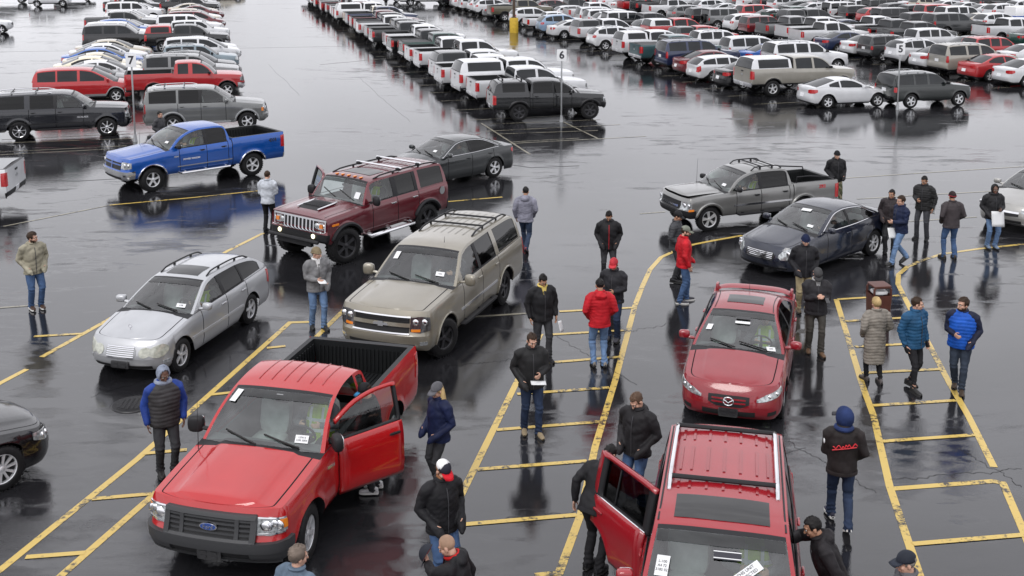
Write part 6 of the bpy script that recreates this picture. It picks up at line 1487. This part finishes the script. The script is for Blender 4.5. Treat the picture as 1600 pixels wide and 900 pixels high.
# the cap in the bald man's hand
b = MB(); rows = [[(.095*math.cos(a)*math.cos(t), .105*math.cos(a)*math.sin(t), .095*math.sin(a)) for t in np.linspace(0, 2*math.pi, 20, endpoint=False)] for a in np.linspace(0, math.pi/2, 8)]
hc_ = empty('cap', (0,0,0)); tag(hc_, 'dark cap with red lining held up by the bald man', 'cap'); b.grid(rows, 0, True); b.build('crown', cloth((.02,.022,.03), .8), hc_)
b = MB(); b.grid([[(.085*math.cos(a)*math.cos(t), .095*math.cos(a)*math.sin(t), .085*math.sin(a)) for t in np.linspace(0, 2*math.pi, 20, endpoint=False)] for a in np.linspace(0, math.pi/2, 8)], 0, True); b.build('lining', cloth((.35,.015,.02), .8), hc_)
b = MB(); b.grid([[(t*.08, .085*math.sqrt(1-(t*.8)**2)+k*.075*(1-t*t*.5)+.015, -.004-.012*k*t*t-.01*k) for k in (0,.5,1)] for t in np.linspace(-1,1,9)]); b.build('cap_brim', cloth((.02,.022,.03), .8), hc_)
bw = [o_ for o_ in bpy.data.objects if o_.get('label','').startswith('bald man')][0]; q = bw.matrix_basis @ Vector((-.17,.37,1.585)); hc_.location = q; hc_.rotation_euler = (R(-62), R(8), R(78))
# drivers
def driver(car, s_, label, vest=True, y=.38, hy=0, **k):
    c = s_.sp['cab']; x = c['xc']-.02-.98-.10; fz = min(s_.sp['zs']+.52, s_.T(x)-.08-.84*1.74/1.78)
    w0 = car.matrix_basis @ Vector((x, y, fz))
    return P_(label, None, math.degrees(car.rotation_euler.z), (.10,.10,.11), 'plain', CHAR, BLK, 1.74, legs='sit', arms=('wheel','wheel'), hp=5, hy=hy, vest=M['vest_lime'] if vest else None, loc=Vector((w0.x, w0.y, 0)), z=fz, hc=BLACK_H, lean=-6, **k)
SH = {}
for r_, lb in ((f150,'driver in lime vest at the wheel of the red pickup'),(wag,'driver in lime vest inside the silver estate car'),(sub,'driver in dark clothes behind the wheel of pewter SUV'),(h2,'driver in lime vest inside maroon off-roader'),(ram,'driver in lime vest inside the blue pickup'),(buick,'driver in dark clothes inside the black sedan'),(s10,'driver in lime vest inside the grey compact pickup'),(g35,'driver in dark clothes inside navy sedan'),(maz,'driver in lime vest inside red sedan with spoiler'),(vue,'driver in lime vest inside the red SUV with roof rails')):
    driver(r_, SHELLS[r_.name][1], lb, 'lime' in lb)
finish_people()
# ------------------------------------------------------------------ sign posts, light pole, bin
def sign(num, foot, h, label):
    e = empty('number_sign', G(*foot)); tag(e, label, 'sign post')
    b = MB(); b.tube([(0,0,0),(0,0,h)], .035, 0, 8); b.build('post', M['steel_grey'], e)
    b = MB(); b.lathe([(.001,.30),(.05,.29),(.07,.10),(.09,.0)], 0, 12, 'z'); b.build('footing', M['steel_grey'], e)
    b = MB(); b.sebox((0,-.05,h-.10), (.42,.02,.52), 0, .12, 14, 7); b.build('number_plate', M['white_vinyl'], e)
    b = MB(); b.box((0,-.03,h-.1), (.08,.03,.3)); b.build('bracket', M['steel_grey'], e)
    lettering('numeral', num, .46, 'ink', e, (1,0,0), (0,0,1), (0,-.063,h-.10), .002, True)
sign('7', (211.5,221), 3.35, 'number seven sign on a post between long black SUV and grey SUV')
sign('6', (877,190.5), 3.05, 'number six sign on a tall post in front of the dark shelled pickup')
sign('5', (1402,171), 2.95, 'number five sign on a post before the dark grey SUV')
lp = empty('light_pole', G(803,51)); tag(lp, 'tall brown light pole on a round yellow concrete base', 'light pole')
mat('yellow_concrete', (.55,.36,.03), .6, bump=.3, bscale=20, var=.2); mat('brown_steel', (.10,.07,.05), .5, bump=.1)
b = MB(); b.lathe([(.36,0),(.36,1.15),(.33,1.22),(.001,1.24)], 0, 20, 'z'); b.build('base', M['yellow_concrete'], lp)
b = MB(); b.tube([(0,0,1.2),(0,0,11)], [.12,.08], 0, 10); b.build('pole', M['brown_steel'], lp)
b = MB(); b.box((0,0,1.27), (.42,.42,.06)); b.build('flange', M['brown_steel'], lp)
for sx in (-1,1): b = MB(); b.tube([(0,0,10.9),(sx*.9,0,11.05)], .04, 0, 6); b.sebox((sx*1.15,0,11.05), (.6,.34,.16), 0, .4, 12, 7); b.build('lamp_head', M['brown_steel'], lp)
bn = empty('litter_bin', G(1371,505), R(8)); bn.scale = (.74,.74,.80); tag(bn, 'brownish red litter bin with a white liner behind woman in taupe coat', 'litter bin')
mat('bin_red', (.085,.026,.018), .5, bump=.2, bscale=40, var=.15)
b = MB(); rows = []
for z, k in ((0,.86),(.05,.9),(.75,1.0),(.80,1.03),(.84,1.03)): rows.append([(x*k, y*k, z) for x, y in ((-.27,-.25),(-.25,-.27),(.25,-.27),(.27,-.25),(.27,.25),(.25,.27),(-.25,.27),(-.27,.25))])
b.grid(rows, 0, True); b.face(rows[0][::-1]); b.build('bin_body', M['bin_red'], bn, ang=25)
b = MB(); 
for y in (-.22, .22): b.tube([(-.25,y,.82),(-.25,y,1.0),(-.2,y,1.05),(.2,y,1.05),(.25,y,1.0),(.25,y,.82)], .035, 0, 8)
b.sebox((0,.0,1.07), (.54,.52,.05), 0, .2, 14, 7); b.build('hood', M['bin_red'], bn)
b = MB(); b.sebox((0,0,.88), (.42,.40,.10), 0, .4, 12, 7); b.build('liner', M['paper'], bn)

# ------------------------------------------------------------------ rows of parked vehicles behind
paint_mat('fleet_paint', .25)
TYPES['pickup_shell'] = shelled('pickup_crew'); TYPES['pickup_heavy_shell'] = shelled('pickup_heavy'); TYPES['pickup_small_shell'] = shelled('pickup_small')
TYPES['pickup_covered'] = dict(TYPES['pickup_crew'])
PROTO = {}
def proto(ty, lod, name, rim='alloy', style='five'):
    k = (ty, lod)
    if k in PROTO: return PROTO[k], False
    sp = dict(TYPES[ty]); root = empty(name)
    s = Shell(sp, lod); s.body(); s.cage()
    emit(root, s, lod, WHITE, 'fleet_paint')
    if sp.get('shell'):
        n0 = set(s.parts); s.cage(sp['shell'], 'shell_')
        for kk, mb in s.parts.items():
            if not kk.startswith('shell_') : continue
            if kk == 'shell_body': mb.build('camper_shell', [M['fleet_paint'], M['black_trim']], root, ang=32)
            elif 'window' in kk: mb.build('shell_window', M['far_glass'], root)
    lights(root, s, lod, grille='black_trim' if ty not in ('sedan','coupe') else 'steel_grey')
    if lod == 1: mirrors(root, s, lod, 'black_trim' if 'pickup' in ty or 'suv' in ty else 'fleet_paint', WHITE)
    if lod == 1 and ty in ('suv_big','suv_mid','suv_long','crossover'): rails(root, s, sp['cab']['xf']-.5, sp['cab']['xr']+.2, .86, .05, 'steel_grey', .018)
    add_wheels(root, sp, lod, 'truck' if 'pickup' in ty else style, rim)
    if sp.get('bed') and not sp.get('shell'): bed_box(root, s, lod, 'black_trim' if ty == 'pickup_covered' else None)
    if sp.get('spare'):
        b = MB(); t, f = wheel_meshes(sp['rt']*.95, .24, 'truck', 2); Mx = Matrix.Translation((s.xr-.13, -.05, .98)) @ Matrix.Rotation(R(90), 4, 'Z')
        b.add([tuple(Mx @ Vector(v)) for v in t.v], t.f, 0); b.build('spare_wheel', [M['rubber']], root)
    PROTO[k] = root
    return root, True
CN = {'INK':((.010,.014,.0135,1),'dark green'),'WHITE':(WHITE,'white'),'BLACK':(BLACK,'black'),'SILVER':(SILVER,'silver'),'GREY':(GREY,'grey'),'RED':((.40,.014,.018,1),'red'),'MAROON':((.12,.010,.016,1),'maroon'),'NAVY':((.015,.025,.07,1),'navy'),'BLUE':((.03,.12,.42,1),'blue'),'TEAL':(TEAL,'teal'),'DGREY':((.035,.038,.040,1),'dark grey'),'PEWTER':(PEWTER,'pewter'),'TAN':(TAN,'tan'),'CHAMP':(CHAMP,'champagne'),'LBLUE':(LBLUE,'pale blue'),'OLIVE':(OLIVE,'olive'),'CREAM':(CREAM,'cream'),'DGREEN':(DGREEN,'dark green'),'STEEL':((.20,.26,.30,1),'steel blue')}
TN = {'sedan':('parked_sedan','sedan','car'),'coupe':('parked_coupe','coupe','car'),'wagon':('parked_estate','estate car','car'),'hatch':('parked_hatchback','hatchback','car'),'suv_long':('parked_suv','long SUV','SUV'),'suv_big':('parked_suv','large SUV','SUV'),'suv_mid':('parked_suv','SUV','SUV'),'crossover':('parked_crossover','crossover','SUV'),'minivan':('parked_minivan','minivan','minivan'),'jeep':('parked_off_roader','boxy off-roader','off-roader'),'pickup_regular':('parked_pickup','single cab pickup','pickup truck'),'pickup_crew':('parked_pickup','crew cab pickup','pickup truck'),'pickup_covered':('parked_pickup','pickup with bed cover','pickup truck'),'pickup_extended':('parked_pickup','extended cab pickup','pickup truck'),'pickup_small':('parked_pickup','compact pickup','pickup truck'),'pickup_heavy':('parked_pickup','tall heavy pickup','pickup truck'),'pickup_shell':('parked_pickup','pickup with camper shell','pickup truck'),'pickup_heavy_shell':('parked_pickup','tall pickup with camper shell','pickup truck'),'pickup_small_shell':('parked_pickup','compact pickup with camper shell','pickup truck')}
ORD = ['first','second','third','fourth','fifth','sixth','seventh','eighth','ninth','tenth'] + ['%dth' % i for i in range(11, 80)]
SH_ = {'sd':'sedan','cp':'coupe','wg':'wagon','hb':'hatch','sl':'suv_long','sb':'suv_big','sm':'suv_mid','xo':'crossover','mv':'minivan','jp':'jeep','ps':'pickup_regular','pk':'pickup_crew','pc':'pickup_covered','px':'pickup_extended','pl':'pickup_small','ph':'pickup_heavy','pt':'pickup_shell','hs':'pickup_heavy_shell','ls':'pickup_small_shell'}
CO_ = {'W':'WHITE','K':'BLACK','S':'SILVER','G':'GREY','R':'RED','M':'MAROON','N':'NAVY','B':'BLUE','T':'TEAL','D':'DGREY','P':'PEWTER','A':'TAN','C':'CHAMP','L':'LBLUE','O':'OLIVE','E':'CREAM','V':'DGREEN','Q':'STEEL'}
def visible(p, r=3.2):
    f = lambda z: (p.y*math.cos(PITCH) + (CAM_H-z)*math.sin(PITCH), CY + F_PX*(-p.y*math.sin(PITCH) + (CAM_H-z)*math.cos(PITCH))/(p.y*math.cos(PITCH) + (CAM_H-z)*math.sin(PITCH)))
    y, y0 = f(0); X = 800 + F_PX*p.x/y; rp = r*F_PX/y
    return -rp < X < 1600 + rp and y0 > -6
COUNT = [0]
def row(a, front, items, rowname, grp):
    """parks vehicles nose-out or tail-in along a line of the lot"""
    items = [(b + .85 - (b-46.6)*.052, SH_[c[:2]], CO_[c[2]], c[3:]) for b, c in items]
    for i, (b, ty, co, ex) in enumerate(items):
        sp = TYPES[ty]; a_ = a + rnd.uniform(-.3,.3); ac = a_ - (sp['fo'] + sp['wb']/2) if front else a_ + (sp['ro'] + sp['wb']/2)
        p = AB(ac, b + rnd.uniform(-.12,.12))
        if not visible(p): continue
        dist = p.length; lod = 1 if dist < 82 else 2
        nm, tn, cat = TN[ty]
        pr, first = proto(ty, lod, nm)
        kk = rnd.uniform(.9, 1.06); col = tuple(min(1, c*kk) for c in CN[co][0][:3]) + (1,)
        if first:
            o = pr
        else: o = copy_tree(pr)
        def setc(q):
            q.color = col
            for c in q.children: setc(c)
        setc(o)
        if ex:
            for c in o.children:
                if c.name.startswith('camper_shell'): c.color = CN[CO_[ex]][0]
        o.location = p; o.rotation_euler = (0, 0, HB + R(rnd.uniform(-1.2, 1.2)))
        nb = items[i-1] if i else items[1]; rel = 'behind' if i else 'ahead of'
        lab = f"{CN[co][1]} {tn}, {ORD[i]} in the {rowname}, {rel} {CN[nb[2]][1]} {TN[nb[1]][1]}"
        if len(lab.split()) > 16: lab = f"{CN[co][1]} {tn}, {ORD[i]} in the {rowname}"
        tag(o, lab, cat, grp); COUNT[0] += 1
def seq(b0, step, s): return [(b0 + step*i, c) for i, c in enumerate(s.split())]
row(-2.6, True, [(57.9,'mvR'),(60.9,'sdG'),(63.2,'sdW'),(65.6,'sdE'),(68.0,'cpE'),(70.6,'sdB'),(73.3,'sdW'),(76.0,'sdC'),(83.4,'sbK'),(86.0,'sbW'),(88.8,'xoN'),(91.6,'xoB'),(94.4,'sdS'),(97.2,'pcD')] + seq(100, 2.8, 'sdC xoS sdW') + [(110.7,'sbW')] + seq(113.6, 2.8, 'sdW sdS pkK xoW sdG sbK sdW pkW xoS sdK'), 'outer row behind sign 7', 'parked cars behind sign 7')
row(2.6, True, [(57.9,'pxR'),(61.3,'sbG'),(64.9,'xoK'),(68.8,'smQ'),(73.6,'mvW'),(77.0,'sdS'),(81.6,'ptKR'),(85.0,'sdW'),(88.4,'smS'),(92.2,'sbW'),(95.6,'sdG'),(98.9,'mvM'),(102.3,'smC'),(105.6,'sdW'),(111.2,'cpM'),(114.2,'sdC'),(117.6,'pkK')] + seq(120.8, 2.9, 'sbD xoW sdS sbW sdK'), 'inner row behind sign 7', 'parked cars behind sign 7')
row(12.3, False, [(50.4,'pkS'),(53.1,'hsWW'),(56.0,'pkS'),(58.8,'ptSD'),(63.6,'phS'),(66.9,'pkW'),(70.1,'pcV'),(72.9,'pkK'),(76.6,'pkW'),(80.0,'pkD'),(83.0,'pkG'),(86.6,'pcW'),(89.8,'pkK'),(92.6,'pkM'),(95.6,'phN'),(98.6,'pxE'),(101.4,'hsWW'),(104.3,'pkM'),(107.4,'pcW'),(110.6,'pkG'),(113.6,'pkM'),(116.6,'pkW')] + seq(119.6, 2.9, 'pkD pkK pkW pkG pkW pkK pkS'), 'truck row behind sign 6', 'trucks parked behind sign 6')
row(26.6, False, [(50.0,'hsPW'),(52.9,'sdK'),(55.9,'wgS'),(58.6,'sdM'),(61.3,'sbN'),(64.3,'pcT'),(67.6,'ptWW'),(74.2,'xoW'),(78.2,'ptSD'),(83.3,'sdW'),(86.6,'xoL'),(90.4,'plW'),(95.4,'xoW'),(101.8,'phO'),(105.4,'sdG'),(109.2,'xoW'),(112.2,'xoW')] + seq(115.1, 2.9, 'smS xoW sdG pkK smW sdS'), 'first row behind sign 5', 'cars parked behind sign 5')
row(32.3, False, [(58.4,'sbW'),(61.2,'sdB'),(64.0,'mvS'),(69.0,'smW'),(73.2,'lsRD'),(77.4,'ptRW'),(80.2,'xoD'),(83.2,'pkK'),(86.0,'jpW'),(88.6,'xoW'),(91.4,'smW'),(94.2,'mvS'),(97.4,'pcW')] + seq(100.6, 2.8, 'wgS pkK xoM jpW smG sbK pkW xoS sdW sdM'), 'second row behind sign 5', 'cars parked behind sign 5')
row(41.4, False, [(49.2,'sdW'),(51.9,'sdR'),(54.3,'sbP'),(57.0,'sdS'),(59.7,'xoS'),(62.4,'smD'),(65.1,'sdS'),(67.8,'sdN'),(70.9,'pkW'),(73.7,'phW'),(76.6,'pkG'),(80.3,'smM'),(83.0,'xoW'),(87.2,'jpG'),(90.8,'smK'),(94.6,'xoG'),(100.4,'pkW'),(103.6,'phK'),(106.8,'pxR'),(109.8,'sdS')] + seq(112.8, 2.9, 'xoW sdG smK sdW xoS'), 'third row behind sign 5', 'cars parked behind sign 5')
row(47.3, False, [(50.2,'smK'),(53.1,'sbD'),(56.2,'sdW'),(59.2,'smR'),(62.0,'sdD'),(66.2,'smW'),(69.0,'pcD'),(71.8,'pkK'),(74.8,'pkW'),(77.6,'sdN'),(80.6,'sdS'),(84.0,'ptDD'),(87.2,'pkV'),(90.4,'sdS'),(93.2,'mvR')] + seq(96.4, 2.9, 'sdW sdS xoW sdG pkW smK xoS sdW'), 'fourth row behind sign 5', 'cars parked behind sign 5')
row(56.0, False, [(57.6,'xoW'),(60.5,'sdK'),(63.6,'sdW'),(66.6,'sdV'),(70.3,'pkW'),(76.6,'sbD'),(80.0,'smK'),(83.6,'jpK'),(86.8,'xoR'),(89.6,'smK'),(92.2,'jpW'),(95.0,'cpW'),(97.6,'sdW'),(100.6,'sdD'),(103.6,'xoW'),(106.6,'sbK')] + seq(109.6, 2.9, 'smW sdG sdW xoS sdK'), 'fifth row behind sign 5', 'cars parked behind sign 5')
row(61.9, False, seq(63.6, 2.85, 'pcK smD pkK xoW sdW xoS sdC sbW sbR smD xoD jpD smW sdW xoS sdG sdW pkS'), 'sixth row behind sign 5', 'cars parked behind sign 5')
row(70.6, False, seq(71.2, 2.85, 'sdW sdC sdW cpW sdG sdW xoS sdW sdS sdW xoC sdW sdK sdS mvW'), 'seventh row behind sign 5', 'cars parked behind sign 5')
row(76.4, False, seq(75.2, 2.85, 'sdW sdG smW pkG sbW smD xoW pcK sbK xoW sdW smS sdW'), 'eighth row behind sign 5', 'cars parked behind sign 5')
row(85.2, False, seq(80.2, 2.85, 'sdW xoW sdS pkW sdK sdW smS sdW xoC sdW'), 'ninth row behind sign 5', 'cars parked behind sign 5')
row(91.0, False, seq(84.6, 2.85, 'xoW sdS pkW sdW smK sdW sdG'), 'tenth row behind sign 5', 'cars parked behind sign 5')
# a few vehicles at the far left
def lone(ty, co, foot_px, heading, label, end=1, side=-1):
    sp = TYPES[ty]; nm, tn, cat = TN[ty]; p = place(G(*foot_px), heading, sp, end, side); pr, first = proto(ty, 2 if p.length > 82 else 1, nm); o = pr if first else copy_tree(pr)
    def setc(q):
        q.color = CN[co][0]
        for c in q.children: setc(c)
    setc(o); o.location = p; o.rotation_euler = (0,0,R(heading)); tag(o, label, cat, 'vehicles along the far left lane')
lone('coupe','SILVER',(1371,167),15,'silver coupe at the near end of the rows behind sign 5')
lone('suv_mid','INK',(1498,166),15.5,'near black SUV right behind sign 5')
lone('suv_mid','WHITE',(2,53),16,'white SUV with dark bumper poking in at the left edge')
lone('suv_mid','SILVER',(98,10.5),15,'silver SUV alone at top left with both wheels showing')
lone('pickup_crew','GREY',(33,5),15,'grey pickup at the top left corner behind silver SUV')
lone('sedan','BLACK',(136,2),15,'black sedan ahead of the silver SUV at top left')
lone('sedan','CHAMP',(372,-4),14,'sedan with lit lamps on the far lane')
lone('pickup_crew','SILVER',(692,9),10,'silver pickup crossing the far lane behind the trucks',1,-1)
lone('suv_mid','DGREY',(655,3),10,'dark SUV ahead on the far lane near the top edge',1,-1)
# box truck at the top right corner
bt = empty('box_truck', G(1570,9,1.86), HB); bt.scale = (.62,.62,.62); tag(bt, 'white box truck with a blue stripe at the top right corner', 'truck')
b = MB(); b.sebox((3.0,-1.2,1.95), (6.2,2.4,2.1), 0, .06, 16, 9); b.build('cargo_box', M['white_vinyl'], bt)
mat('stripe_blue', (.02,.08,.36), .4)
b = MB(); b.box((3.0,-1.2,1.55), (6.24,2.44,.34)); b.build('stripe', M['stripe_blue'], bt)
b = MB(); b.sebox((7.0,-1.2,1.5), (1.7,2.1,1.9), 0, .35, 14, 9); b.sebox((8.1,-1.2,1.05), (1.2,2.0,1.0), 0, .35, 14, 9); b.build('cab', M['white_vinyl'], bt)
b = MB(); b.box((3.6,-1.2,.75), (8.6,1.0,.25)); b.build('chassis', M['underbody'], bt)
b = MB(); b.box((7.5,-1.2,1.95), (.9,2.12,.6)); b.build('window', M['far_glass'], bt)
t_, f_ = wheel_meshes(.45,.28,'truck',2)
for x, y in ((1.6,-.25),(1.6,-2.15),(7.6,-.25),(7.6,-2.15)):
    o = t_.build('wheel', M['rubber'], bt); o.location = (x,y,.45); r_ = f_.build('rim', [M['steel_grey'], M['underbody']], o)
print('parked:', COUNT[0], 'objects:', len(bpy.data.objects))
